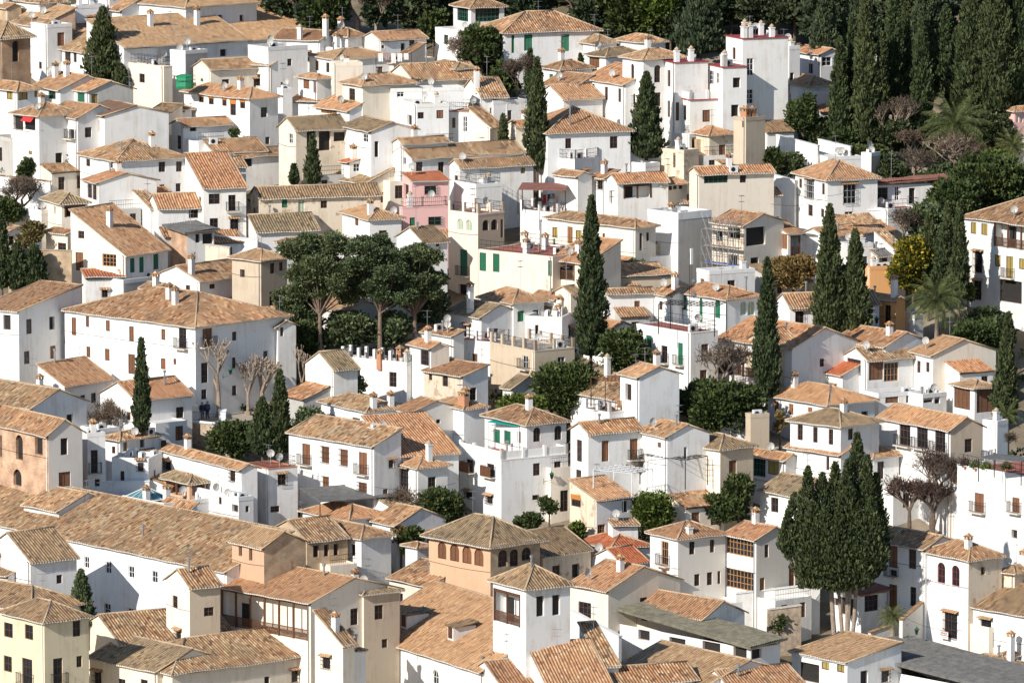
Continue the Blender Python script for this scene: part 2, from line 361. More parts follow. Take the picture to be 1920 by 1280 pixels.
def add_window(root, spec, u, z, w, h, side, recess):
    """side R: facade y=0 facing -Y, u along X ; side L: facade x=0 facing -X, u along Y"""
    ty = spec[0]; fl = spec[1:]
    w = max(0.35, round(w, 1)); h = max(0.35, round(h, 1))
    if side == 'R': loc = Vector((u, recess, z)); rz = 0; out = Vector((0, -1, 0))
    else: loc = Vector((recess, u, z)); rz = -math.pi / 2; out = Vector((-1, 0, 0))
    arch = 'a' in fl
    door = h > 1.75 and ty in 'wdrQtsSyn' and w < 2.2
    nm = 'door' if door else 'window'
    if ty == 'G':
        # open gallery: posts, handrail and balusters in front of a deep shaded recess
        n = max(1, int(round(w / 1.9)))
        def mk():
            m = MB()
            for k in range(n + 1):
                x = -w / 2 + .08 + (w - .16) * k / n; m.box(x - .085, -.1, 0, x + .085, .05, h)
            m.box(-w / 2, -.1, h - .26, w / 2, .02, h); return m.mesh('gallery', 'wood')
        def mk2():
            m = MB(); m.box(-w / 2, -.07, .92, w / 2, -.01, .99); m.box(-w / 2, -.07, .08, w / 2, -.01, .13)
            k = -w / 2 + .12
            while k < w / 2: m.box(k - .03, -.06, .13, k + .03, -.02, .92); k += .15
            return m.mesh('railing', 'wood')
        o = link('gallery', wmesh(('G', w, h), mk), root, loc - out * -(recess - 0.05) if False else loc + out * (recess - .06), rz)
        if h > 1.5 and 'x' not in fl: link('railing', wmesh(('Gr', w), mk2), o)
        def mk3():
            m = MB(); m.box(-w / 2 + w * .15, .9, 0, -w / 2 + w * .15 + min(1, w * .3), .95, min(h, 2.1)); return m.mesh('doorway', 'dark')
        link('doorway', wmesh(('Gd', w, h), mk3), o, (0, 0, 0))
        return
    mats = {'w': ('wood', 'glass'), 't': ('whitepaint', 'glass'), 's': ('wood', 'shutter'), 'S': ('green', 'green'), 'y': ('wood', 'yellow'), 'l': ('whitepaint', 'lightgreen'),
            'o': ('wood', 'dark'), 'd': ('woodlight', 'shutter'), 'r': ('redwood', 'glass'), 'O': ('wood', 'glass'), 'n': ('green', 'glass'), 'R': ('iron', 'glass'), 'Q': ('woodlight', 'glass'), 'N': ('green', 'glass')}[ty]
    if ty in 'QN': mull = max(2, int(w / .55)); tr = 2
    elif ty in 'wtrOn': mull = 1 if w < 1.5 else int(w / .6); tr = 1 if h < 1.5 else 2
    elif ty in 'sSyld': mull = 1 if w < 1.6 else int(w / .7); tr = 0
    else: mull = 0; tr = 0
    if ty == 'o' and 'f' not in fl:
        fr = wmesh((ty, w, h, arch), lambda: frame_mb(w, h, .05, 0, 0, arch).mesh('window', 'wood'))
    else:
        fr = wmesh((ty, w, h, arch), lambda: frame_mb(w, h, .07 if ty != 'Q' else .09, mull, tr, arch).mesh('window', mats[0]))
    o = link(nm, fr, root, loc, rz)
    ph = h if not arch else h
    if ty in 'sSyld':
        link('shutter' if not door else 'shutter', wmesh(('p', mats[1], w, h), lambda: pane_mesh(w, h, mats[1], -0.01)), o)
    else:
        link('pane_or_dark_panel', wmesh(('p', mats[1], w, h), lambda: pane_mesh(w, h, mats[1])), o)
    if ty == 'O' or 'c' in fl:
        m = MB(); m.box(-w / 2 - .04, -.16, h * .62, w / 2 + .04, -.1, h + .05); link('blind', wmesh(('bl', w, h, ty), lambda: m.mesh('blind', 'orange' if ty == 'O' else 'cloth')), o)
    if ty == 'R':
        m = MB(); m.quad([(-w / 2, -.2, h), (w / 2, -.2, h), (w / 2, -.75, h * .62), (-w / 2, -.75, h * .62)]); m.quad([(-w / 2, -.75, h * .62), (w / 2, -.75, h * .62), (w / 2, -.2, h - .02), (-w / 2, -.2, h - .02)])
        link('awning', m.mesh('awning', 'redcloth'), o)
    if 'g' in fl:
        def mkg():
            m = MB(); x = w / 2 + .08; y = -recess - .22
            for z_ in (0.0, h * .33, h * .66, h):
                m.box(-x, y, z_ - .015, x, y + .02, z_ + .015); m.box(-x, y, z_ - .015, -x + .02, -recess, z_ + .015); m.box(x - .02, y, z_ - .015, x, -recess, z_ + .015)
            k = -x
            while k <= x + .01: m.box(k - .01, y, 0, k + .01, y + .02, h); k += .2
            return m.mesh('window_grille', 'iron')
        link('window_grille', wmesh(('g', w, h, recess), mkg), o)
    if 'k' in fl or (ty in 'wt' and 'g' in fl):
        def mkk():
            m = MB(); x = w / 2 + .25; y = -recess
            m.quad([(-x, y - .4, h + .08), (x, y - .4, h + .08), (x, y, h + .24), (-x, y, h + .24)]); m.quad([(-x, y - .4, h + .02), (-x, y, h + .02), (x, y, h + .02), (x, y - .4, h + .02)])
            m.quad([(-x, y - .4, h + .02), (x, y - .4, h + .02), (x, y - .4, h + .08), (-x, y - .4, h + .08)]); return m.mesh('hood', 'tile_pale')
        link('hood', wmesh(('k', w, h, recess), mkk), o)
    if 'b' in fl:
        def mkb():
            m = MB(); x = w / 2 + .3; y = -recess - .6
            m.box(-x, y, -.12, x, -recess, 0); return m.mesh('balcony', 'mortar')
        def mkr():
            m = MB(); x = w / 2 + .28; y = -recess - .57
            for z_ in (.08, .98):
                m.box(-x, y, z_, x, y + .03, z_ + .03); m.box(-x, y + .03, z_, -x + .03, -recess, z_ + .03); m.box(x - .03, y + .03, z_, x, -recess, z_ + .03)
            k = -x + .1
            while k < x: m.box(k - .009, y + .005, .1, k + .009, y + .025, .98); k += .13
            for s_ in (-x + .01, x - .03):
                k = y + .12
                while k < -recess: m.box(s_, k - .009, .1, s_ + .018, k + .009, .98); k += .13
            return m.mesh('railing', 'iron')
        b = link('balcony', wmesh(('b', w, recess), mkb), root, loc, rz)
        link('railing', wmesh(('br', w, recess), mkr), b)
        if 'p' in fl:
            def mkp():
                m = MB(); x = w / 2 + .3; y = -recess - .62; m.box(-x, y, .02, x, y + .02, 1.0); return m.mesh('screen', 'wood')
            link('screen', wmesh(('bs', w), mkp), b)

# ------------------------------------------------------------------ houses
HS = {}
def clip_top(poly, u0, t0, u1, t1):
    # keep the part of poly under the line (u0,t0)-(u1,t1)
    out = []
    def d(p): return (t0 + (t1 - t0) * (p[0] - u0) / max(u1 - u0, 1e-9)) - p[1]
    for i in range(len(poly)):
        a = poly[i]; b = poly[(i + 1) % len(poly)]; da = d(a); db = d(b)
        if da >= -1e-9: out.append(a)
        if (da > 1e-9 and db < -1e-9) or (da < -1e-9 and db > 1e-9):
            k = da / (da - db); out.append((a[0] + (b[0] - a[0]) * k, a[1] + (b[1] - a[1]) * k))
    return out
def facade(mb, L, zb, top, holes, tf, uoff=0):
    """top: list of (u,z) roofline; holes (u0,u1,z0,z1,rec,arch); tf(u,depth,z)->3d"""
    us = sorted(set([0, L] + [p[0] for p in top] + [q for h in holes for q in h[:2]])); us = [u for u in us if 0 <= u <= L]
    zt = max(p[1] for p in top)
    zs = sorted(set([zb, zt] + [q for h in holes for q in h[2:4]])); zs = [z for z in zs if zb <= z <= zt]
    def T(u):
        for (a, b) in zip(top[:-1], top[1:]):
            if a[0] - 1e-6 <= u <= b[0] + 1e-6: return a[1] + (b[1] - a[1]) * (u - a[0]) / max(b[0] - a[0], 1e-9)
        return top[-1][1]
    for a, b in zip(us[:-1], us[1:]):
        if b - a < 1e-6: continue
        ta, tb = T(a), T(b)
        run = None
        for c, d in zip(zs[:-1], zs[1:]):
            mu, mz = (a + b) / 2, (c + d) / 2
            hole = any(h[0] < mu < h[1] and h[2] < mz < h[3] for h in holes)
            if hole or d - c < 1e-6: continue
            if c >= max(ta, tb): continue
            poly = [(a, c), (b, c), (b, d), (a, d)]
            if d > min(ta, tb): poly = clip_top(poly, a, ta, b, tb)
            if len(poly) >= 3: mb.quad([tf(p[0], 0, p[1]) for p in poly], [(p[0] + uoff, p[1]) for p in poly])
    for (a, b, c, d, rec, arch) in holes:
        for pts in (((a, 0, c), (b, 0, c), (b, rec, c), (a, rec, c)), ((a, 0, d), (a, rec, d), (b, rec, d), (b, 0, d)), ((a, 0, c), (a, rec, c), (a, rec, d), (a, 0, d)), ((b, 0, c), (b, 0, d), (b, rec, d), (b, rec, c))):
            mb.quad([tf(*p) for p in pts], [(p[0] + p[1], p[2]) for p in pts])
        mb.quad([tf(a, rec, c), tf(b, rec, c), tf(b, rec, d), tf(a, rec, d)], [(a, c), (b, c), (b, d), (a, d)])
        if arch:
            r = (b - a) / 2; zc = d - r; m_ = (a + b) / 2; n = 6
            for sgn in (-1, 1):
                cor = (m_ + sgn * r, d)
                for k in range(n):
                    a0 = math.pi / 2 * k / n; a1 = math.pi / 2 * (k + 1) / n
                    p0 = (m_ + sgn * r * math.cos(a0), zc + r * math.sin(a0)); p1 = (m_ + sgn * r * math.cos(a1), zc + r * math.sin(a1))
                    pts = [cor, p0, p1] if sgn > 0 else [cor, p1, p0]
                    mb.quad([tf(p[0], -.001, p[1]) for p in pts], pts)
def H(lab, x, ye, xl, xr, phi, h, roof='hip', wins='', cat='house', name=None, col='w', col2=None, rc='tile', p=22, ov=0.38, dl=7.0, dr=7.0, ch='', rail=0, par=None, floor='greyfloor', cor=None, zoff=0, dz=0, mort=True, fas=None):
    idx = len(HS)
    X, YE = zx(x), zy(ye); K = place(X, YE, h + dz); h_ = h
    ph = R(phi); dL = Vector((-math.cos(ph), math.sin(ph), 0)); dR = Vector((math.sin(ph), math.cos(ph), 0))
    def solve(px, d):
        k = (px - 960) / F; D0 = (K - CAM).dot(fwd); den = d.x - k * d.dot(fwd)
        return (k * D0 - K.x) / den
    a = solve(zx(xl), dL) if xl is not None else dl
    b = solve(zx(xr), dR) if xr is not None else dr
    a = min(max(a, 1.2), 60); b = min(max(b, 1.2), 60)
    root = empty(name or 'house', (K.x, K.y, K.z - h), math.pi / 2 - ph)
    tag(root, lab, cat, 'buildings crowding the hillside')
    tp = math.tan(R(p)); zb = -4.0
    # roofline of the two visible facades
    rise_b = b * tp; rise_a = a * tp
    topR = [(0, h), (b, h)]; topL = [(0, h), (a, h)]; topR2 = topR; topL2 = topL
    if roof == 'gL': topR = [(0, h), (b / 2, h + b / 2 * tp), (b, h)]; topR2 = topR
    if roof == 'gR': topL = [(0, h), (a / 2, h + a / 2 * tp), (a, h)]; topL2 = topL
    if roof == 'sL': topR = [(0, h), (b, h + rise_b)]; topR2 = topR; topL2 = [(0, h + rise_b), (a, h + rise_b)]
    if roof == 'sR': topL = [(0, h), (a, h + rise_a)]; topL2 = topL; topR2 = [(0, h + rise_a), (b, h + rise_a)]
    # windows
    if lab.find('blank') < 0 and 'bare' not in lab and roof != 'slab' and cat == 'house' and h > 3.4:
        rw = random.Random(idx * 17 + 3)
        sidesw = [float(q.split()[0]) > x for q in wins.split(';') if q.strip()]
        for sd_, L_ in (('L', a), ('R', b)):
            if (False if sd_ == 'L' else True) in sidesw or L_ < 2.6 or rw.random() < .08: continue
            n_ = max(1, int(L_ / 2.9)); dd = dL if sd_ == 'L' else dR
            for row in range(1 if h < 6.5 else 2):
                for k in range(n_):
                    if rw.random() < .18: continue
                    u_ = L_ * (k + .5 + rw.uniform(-.15, .15)) / n_; zz = h - 1.75 - row * 2.9 + rw.uniform(-.15, .1); hh_ = rw.choice([1.1, 1.3, 1.5, .8]); ww_ = .9 if hh_ > .9 else .6
                    P_ = K + dd * u_ + Vector((0, 0, zz - h)); sc_ = F / (P_ - CAM).dot(fwd); qx, qy = proj(P_); co_ = abs(dd.x)
                    if ww_ * sc_ * co_ < 1: continue
                    q0, q1 = qx - ww_ * sc_ * co_ / 2, qx + ww_ * sc_ * co_ / 2; ty_ = rw.choice(['w', 'w', 's', 's', 'o', 'wg', 'w'])
                    wins += ';%.1f %.1f %.1f %.1f %s' % ((q0 - OX) * 4, (qy - hh_ * sc_ / 2 - OY) * 4, (q1 - OX) * 4, (qy + hh_ * sc_ / 2 - OY) * 4, ty_)
    hl, hr = [], []; wl = []
    inv = root.matrix_world
    c0, s0 = math.cos(math.pi / 2 - ph), math.sin(math.pi / 2 - ph)
    for wsp in [q for q in wins.split(';') if q.strip()]:
        q = wsp.split(); x0, y0, x1, y1 = map(float, q[:4]); sp = q[4]
        side = 'L' if (x0 + x1) / 2 < x else 'R'
        def hit(px, py):
            d = ray(px, py); nrm = dR if side == 'L' else dL  # facade L lies in plane containing dL: normal dR
            t = (K - CAM).dot(nrm) / d.dot(nrm); P = CAM + d * t - K
            return P.dot(dL if side == 'L' else dR), P.z + h
        ua, zt_ = hit(zx(x0), zy((y0 + y1) / 2)); ub, _ = hit(zx(x1), zy((y0 + y1) / 2))
        u, zc = hit(zx((x0 + x1) / 2), zy((y0 + y1) / 2))
        D = (K - CAM).dot(fwd); hm = (y1 - y0) / 4 / F * D
        wm = abs(ub - ua)
        if sp[0] != 'G': wm = min(wm, hm * 1.6 if sp[0] not in 'QNOR' else wm)
        wm = max(.35, round(wm, 1)); hm = max(.35, round(hm, 1))
        Ls = a if side == 'L' else b
        if wm > Ls - .3: wm = round(max(.35, Ls - .4), 1)
        u = min(max(u, wm / 2 + .12), Ls - wm / 2 - .12)
        z0 = zc - hm / 2; tl = topL if side == 'L' else topR
        def T(uu):
            for (m_, n_) in zip(tl[:-1], tl[1:]):
                if m_[0] <= uu <= n_[0]: return m_[1] + (n_[1] - m_[1]) * (uu - m_[0]) / max(n_[0] - m_[0], 1e-9)
            return tl[-1][1]
        zmax = min(T(u - wm / 2), T(u + wm / 2)) - .06
        if z0 + hm > zmax: z0 = zmax - hm
        rec = 1.1 if sp[0] == 'G' else (.35 if sp[0] == 'o' else .17)
        if roof == 'flat' or True:
            (hl if side == 'L' else hr).append((u - wm / 2, u + wm / 2, z0, z0 + hm, rec, 'a' in sp[1:]))
        wl.append((sp, u, z0, wm, hm, side, rec))
    # drop overlapping holes
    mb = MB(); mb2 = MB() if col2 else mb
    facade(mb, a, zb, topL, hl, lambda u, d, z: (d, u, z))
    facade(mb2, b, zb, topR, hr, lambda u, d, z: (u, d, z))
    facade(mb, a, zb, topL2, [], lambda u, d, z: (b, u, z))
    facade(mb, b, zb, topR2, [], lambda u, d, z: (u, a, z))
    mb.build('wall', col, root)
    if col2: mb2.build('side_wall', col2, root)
    for (sp, u, z0, wm, hm, side, rec) in wl:
        add_window(root, sp, u, z0, wm, hm, side, rec - .05 if sp[0] != 'G' else rec)
    if idx % 2 == 0 and h > 4 and roof != 'slab':
        m = MB(); m.beam((-.07, .25, -3), (-.07, .25, h - .15), .045, 6); m.beam((-.07, .25, h - .15), (-.2, .25, h), .045, 6); m.build('downpipe', 'steel' if idx % 4 else 'w', root)
    # roof
    def roofz(X_, Y_): return h
    ro = None
    sd = idx * 7
    if roof in ('hip', 'gL', 'gR', 'sL', 'sR'):
        o = ov; parts = []; morts = []; caps = MB()
        cth = 1 / math.cos(R(p)); zO = h - o * tp + .06
        nrmL = (-tp / cth, 0, 1 / cth); sLd = (1 / cth, 0, tp / cth)     # face falling to -X (left facade)
        nrmR = (0, -tp / cth, 1 / cth); sRd = (0, 1 / cth, tp / cth)
        def addf(O, e, s_, n_, L_, vf, fine=True):
            me, mm = tileface('roof', O, e, s_, n_, L_, vf, rc, None, fine, mort, sd + len(parts)); parts.append(me)
            if mm: morts.append(mm)
        if roof == 'hip':
            A = a + 2 * o; B = b + 2 * o; W = min(A, B) / 2
            vf = lambda L_: (lambda u: (0 * u, np.minimum(np.minimum(u, L_ - u), W) * cth))
            addf((-o, -o, zO), (0, 1, 0), sLd, nrmL, A, vf(A)); addf((-o, -o, zO), (1, 0, 0), sRd, nrmR, B, vf(B))
            addf((b + o, -o, zO), (0, 1, 0), (-1 / cth, 0, tp / cth), (tp / cth, 0, 1 / cth), A, vf(A), False)
            addf((-o, a + o, zO), (1, 0, 0), (0, -1 / cth, tp / cth), (0, tp / cth, 1 / cth), B, vf(B), False)
            zr = zO + W * tp + .07
            if A > B: r0 = (-o + W, -o + W, zr); r1 = (-o + W, a + o - W, zr)
            else: r0 = (-o + W, -o + W, zr); r1 = (b + o - W, -o + W, zr)
            caps.beam(r0, r1, .1, 6)
            for c in ((-o, -o), (b + o, -o), (-o, a + o), (b + o, a + o)):
                rr = r0 if (abs(c[0] - r0[0]) + abs(c[1] - r0[1])) < (abs(c[0] - r1[0]) + abs(c[1] - r1[1])) else r1
                caps.beam((c[0], c[1], zO + .05), rr, .09, 6)
            roofz = lambda X_, Y_: zO + tp * min(X_ + o, b + o - X_, Y_ + o, a + o - Y_)
        elif roof == 'gL':
            W = b / 2 + o; g = .12; A = a + 2 * g; vf = lambda u: (0 * u, 0 * u + W * cth)
            addf((-o, -g, zO), (0, 1, 0), sLd, nrmL, A, vf); addf((b + o, -g, zO), (0, 1, 0), (-1 / cth, 0, tp / cth), (tp / cth, 0, 1 / cth), A, vf, False)
            zr = zO + W * tp + .07; caps.beam((b / 2, -g, zr), (b / 2, a + g, zr), .1, 6)
            for yy in (-g, a + g): caps.beam((-o, yy, zO + .03), (b / 2, yy, zr - .03), .07, 5); caps.beam((b + o, yy, zO + .03), (b / 2, yy, zr - .03), .07, 5)
            roofz = lambda X_, Y_: zO + tp * min(X_ + o, b + o - X_)
        elif roof == 'gR':
            W = a / 2 + o; g = .12; B = b + 2 * g; vf = lambda u: (0 * u, 0 * u + W * cth)
            addf((-g, -o, zO), (1, 0, 0), sRd, nrmR, B, vf); addf((-g, a + o, zO), (1, 0, 0), (0, -1 / cth, tp / cth), (0, tp / cth, 1 / cth), B, vf, False)
            zr = zO + W * tp + .07; caps.beam((-g, a / 2, zr), (b + g, a / 2, zr), .1, 6)
            for xx in (-g, b + g): caps.beam((xx, -o, zO + .03), (xx, a / 2, zr - .03), .07, 5); caps.beam((xx, a + o, zO + .03), (xx, a / 2, zr - .03), .07, 5)
            roofz = lambda X_, Y_: zO + tp * min(Y_ + o, a + o - Y_)
        elif roof == 'sL':
            W = b + o + .15; g = .12; vf = lambda u: (0 * u, 0 * u + W * cth)
            addf((-o, -g, zO), (0, 1, 0), sLd, nrmL, a + 2 * g, vf); zr = zO + W * tp + .05
            caps.beam((b + .15, -g, zr), (b + .15, a + g, zr), .09, 6)
            for yy in (-g, a + g): caps.beam((-o, yy, zO + .03), (b + .15, yy, zr), .07, 5)
            roofz = lambda X_, Y_: zO + tp * (X_ + o)
        else:
            W = a + o + .15; g = .12; vf = lambda u: (0 * u, 0 * u + W * cth)
            addf((-g, -o, zO), (1, 0, 0), sRd, nrmR, b + 2 * g, vf); zr = zO + W * tp + .05
            caps.beam((-g, a + .15, zr), (b + g, a + .15, zr), .09, 6)
            for xx in (-g, b + g): caps.beam((xx, -o, zO + .03), (xx, a + .15, zr), .07, 5)
            roofz = lambda X_, Y_: zO + tp * (Y_ + o)
        ro = link('roof', merge_meshes(parts, 'roof', rc), root)
        caps.build('ridge_tiles', 'capmortar', ro, True)
        if morts:
            vs = []; fs = []; k = 0
            for vv, f in morts:
                vs += [tuple(map(float, q)) for q in vv]; fs += [tuple(i + k for i in q) for q in f]; k += len(vv)
            me = bpy.data.meshes.new('eave_mortar'); me.from_pydata(vs, [], fs); me.materials.append(M['mortar'])
            link('eave_mortar', me, ro)
        # cornice / soffit under the eaves
        cm = MB(); t = .16; e_ = o - .06
        zt = h - .0
        def soff(x0, y0, x1, y1): cm.box(x0, y0, zt - .2, x1, y1, zt - .035)
        e2 = min(e_, .22)
        if roof in ('hip', 'gL', 'sL'): soff(-e2, -.0 if roof != 'hip' else -e2, .0, a)
        if roof in ('hip', 'gR', 'sR'): soff(0.0 if roof == 'hip' else 0, -e2, b, 0)
        cm.build('cornice', cor or ('whitepaint' if idx % 3 else 'cornicewood'), root)
        # slab closing the underside of the overhang
        um = MB()
        if roof in ('hip', 'gL', 'sL'): um.box(-o + .02, -.1 if roof != 'hip' else -o + .02, zO - .07, 0, a + .1, zO - .02)
        if roof in ('hip', 'gR', 'sR'): um.box(0 if roof == 'hip' else -.1, -o + .02, zO - .07, b + .1, 0, zO - .02)
        um.build('eave_board', fas or 'cornicewood', root)
    elif roof == 'slab':
        m = MB(); o = .5; sl = .05 if p == 22 else math.tan(R(p))
        for zz in (0,):
            p0 = [(-o, -o, h - .02), (b + o, -o, h - .02 + (b + 2 * o) * 0), (b + o, a + o, h + .05 * (a)), (-o, a + o, h + .05 * a)]
            # low slope rising to the back
            A = (-o, -o, h + .03); B_ = (b + o, -o, h + .03 + sl * (b + 2 * o)); C = (b + o, a + o, h + .03 + sl * (a + b + 4 * o)); D_ = (-o, a + o, h + .03 + sl * (a + 2 * o))
            top = [(q[0], q[1], q[2] + .16) for q in (A, B_, C, D_)]; bot = [A, B_, C, D_]
            m.quad(top); m.quad(bot[::-1])
            for i in range(4): j = (i + 1) % 4; m.quad([bot[i], bot[j], top[j], top[i]])
        L_ = math.hypot(a + 2 * o, sl * (a + 2 * o)); cs_ = math.hypot(1, sl)
        me, _ = tileface('roof', (-o, -o, h + .2), (1 / cs_, 0, sl / cs_), (0, 1 / cs_, sl / cs_), (-sl / cs_, -sl / cs_, 1 / cs_), (b + 2 * o) * cs_, lambda u: (0 * u, 0 * u + L_), rc if rc != 'tile' else 'felt', None, True, False, idx)
        ro = m.build('roof', rc if rc != 'tile' else 'felt', root); link('roof_sheets', me, ro)
        roofz = lambda X_, Y_: h + .2 + sl * (X_ + Y_ + 2 * o)
    else:
        pr = .35 if par is None else par
        m = MB(); m.box(.2, .2, h - pr - .25, b - .2, a - .2, h - pr if pr > 0.02 else h + .01); ro = m.build('terrace_floor', floor, root)
        if pr <= 0.02:
            m = MB(); m.box(-.15, -.15, h - .02, b + .15, a + .15, h + .06); m.build('roof_edge', floor, root)
        else:
            m = MB(); t = .22
            m.box(0, 0, h - pr, b, t, h + .05); m.box(0, t, h - pr, t, a - t, h + .05); m.box(b - t, t, h - pr, b, a - t, h + .05); m.box(0, a - t, h - pr, b, a, h + .05)
            m.v = [(q[0] - (.03 if q[0] < .01 else 0), q[1] - (.03 if q[1] < .01 else 0), q[2]) for q in m.v]
            m.build('parapet', col if rail != 4 else 'brickred', root)
        if rail:
            hh = 1.0; z0 = h + .05
            def run(P0, P1):
                P0 = Vector(P0); P1 = Vector(P1); L_ = (P1 - P0).length; n = max(1, int(round(L_ / 2.2)))
                for k in range(n + 1):
                    q = P0.lerp(P1, k / n)
                    if rail in (1, 3): m = MB(); m.box(q.x - .15, q.y - .15, z0, q.x + .15, q.y + .15, z0 + hh); m.build('parapet_post', 'brickred' if rail == 4 else col, root)
                if rail == 3:
                    d = P1 - P0; m3.box(min(P0.x, P1.x) - .05, min(P0.y, P1.y) - .05, z0, max(P0.x, P1.x) + .05, max(P0.y, P1.y) + .05, z0 + .75)
                else:
                    for zz in (z0 + hh * .5, z0 + hh * .95, z0 + .1): r_.beam((P0.x, P0.y, zz), (P1.x, P1.y, zz), .02, 4)
                    k = 0
                    while k < L_: q = P0.lerp(P1, k / L_); r_.beam((q.x, q.y, z0 + .1), (q.x, q.y, z0 + hh * .95), .012, 3); k += .22 if rail != 5 else .6
            r_ = MB(); m3 = MB(); s_ = .14
            run((s_, s_, 0), (b - s_, s_, 0)); run((s_, s_, 0), (s_, a - s_, 0)); run((b - s_, s_, 0), (b - s_, a - s_, 0)); 
            if m3.v: m3.build('balustrade', col, root)
            if r_.v: r_.build('railing', 'iron', root)
        roofz = lambda X_, Y_: h - pr
    # annexes, cables and small fittings
    rn = random.Random(idx * 31 + 5)
    def annex(side):
        L_ = b if side == 'R' else a
        if L_ < 3.2 or h < 5: return
        w_ = min(L_ - .4, rn.uniform(2.6, 5.5)); u0 = rn.uniform(.1, L_ - w_ - .1); dp = rn.uniform(1.8, 3.4); hm_ = min(rn.uniform(2.8, 4.6), h - 1.4)
        for (sp, u, z0, wm, hh, sd_, rec) in wl:
            if sd_ == side and u + wm / 2 > u0 - .3 and u - wm / 2 < u0 + w_ + .3: hm_ = min(hm_, z0 - .55)
        if hm_ < 2.2: return
        an = MB(); sw = rn.random() < .6
        # build in a frame x along the wall, y outwards (negative), then rotate for the left wall
        hole = []; nh = 1 if w_ < 3.4 else 2
        for k in range(nh):
            c_ = w_ * (k + .5) / nh; ww = rn.choice([.7, .8, .9]); tall = rn.random() < .4
            hole.append((c_ - ww / 2, c_ + ww / 2, .15 if tall else hm_ - 1.9, hm_ - .5 if not tall else min(hm_ - .4, 2.2), .14, False))
        hole = [q for q in hole if q[3] - q[2] > .5]
        facade(an, w_, -3.5, [(0, hm_), (w_, hm_)], hole, lambda u, d, z: (u, -dp + d, z))
        tt = hm_ + (dp * .32 if sw else 0)
        for uu in (0, w_): facade(an, dp, -3.5, [(0, hm_), (dp, tt)], [], (lambda uu: (lambda u, d, z: (uu, -dp + u, z)))(uu))
        if not sw: an.box(.1, -dp + .1, hm_ - .25, w_ - .1, 0, hm_ - .15)
        A = an.build('annex', rn.choice([col, col, 'w', 'c', 'g']), root)
        if side == 'R': A.location = (u0, 0, 0)
        else: A.location = (0, u0 + w_, 0); A.rotation_euler = (0, 0, -math.pi / 2)
        for (q0, q1, q2, q3, _, _) in hole:
            mat_ = rn.choice(['glass', 'glass', 'shutter', 'dark']); W_, H_ = round(q1 - q0, 1), round(q3 - q2, 1)
            fr_ = link('window', wmesh(('af', W_, H_), lambda: frame_mb(W_, H_, .07, 1, 1).mesh('window', 'wood')), A, ((q0 + q1) / 2, -dp + .09, q2)); link('pane_or_dark_panel', wmesh(('ap', mat_, W_, H_), lambda: pane_mesh(W_, H_, mat_)), fr_)
        if sw:
            cs = math.cos(math.atan(.32)); sn = math.sin(math.atan(.32))
            me, _ = tileface('annex_roof', (-.15, -dp - .25, hm_ + .05 - .08), (1, 0, 0), (0, cs, sn), (0, -sn, cs), w_ + .3, lambda u: (0 * u, 0 * u + (dp + .25) / cs), rn.choice(['tile', 'tile_orange', 'tile_old']), None, True, False, idx); link('roof', me, A)
            m_ = MB(); m_.box(-.12, -dp - .2, hm_ - .1, w_ + .12, -dp, hm_ - .04); m_.build('eave_board', 'cornicewood', A)
        elif rn.random() < .6:
            m_ = MB()
            for zz in (hm_ + .5, hm_ + .95): m_.beam((.05, -dp + .05, zz), (w_ - .05, -dp + .05, zz), .02, 4)
            k = .05
            while k < w_: m_.beam((k, -dp + .05, hm_), (k, -dp + .05, hm_ + .95), .012, 3); k += .2
            m_.build('railing', 'iron', A)
    if cat == 'house' and roof != 'slab' and not lab.startswith(('long white convent', 'yellow corner', 'convent', 'cream convent', 'cream gable', 'house with a steep')):
        if rn.random() < .62: annex('R')
        if rn.random() < .30 and not hl: annex('L')
    if h > 4 and a > 4 and rn.random() < .45 and roof != 'slab':
        zc_ = h - rn.uniform(1.6, 3.2); m_ = MB(); n_ = 6
        for k in range(n_):
            p0 = (-.05, a * k / n_, zc_ - .12 * math.sin(math.pi * k / n_)); p1 = (-.05, a * (k + 1) / n_, zc_ - .12 * math.sin(math.pi * (k + 1) / n_)); m_.beam(p0, p1, .022, 3, cap=False)
        m_.build('cable', 'iron', root)
    info = dict(root=root, K=K, a=a, b=b, h=h, dL=dL, dR=dR, z=K.z, roofz=roofz, base=K.z - h, ro=ro)
    HS[lab] = info
    for q in [q for q in ch.split(';') if q.strip()]:
        q = q.split(); fixture(info, float(q[0]), float(q[1]), float(q[2]), q[3])
    return info
def local(info, P):
    d = P - info['K']; return d.dot(info['dR']), d.dot(info['dL']), d.z + info['h']
def hit_roof(info, px, py):
    d = ray(px, py); D0 = (info['K'] - CAM).length / d.length
    t = D0 * .985
    for i in range(900):
        P = CAM + d * t; X, Y, Z = local(info, P)
        if 0 <= X <= info['b'] and 0 <= Y <= info['a'] and Z <= info['roofz'](X, Y): return X, Y, info['roofz'](X, Y)
        t += D0 * .0001
    P = CAM + d * D0; X, Y, Z = local(info, P); X = min(max(X, .4), info['b'] - .4); Y = min(max(Y, .4), info['a'] - .4)
    return X, Y, info['roofz'](X, Y)
def fixture(info, x, y, h, kind):
    X, Y, Z = hit_roof(info, zx(x), zy(y)); par = info['ro'] or info['root']
    chim(par, X, Y, Z, h, kind)
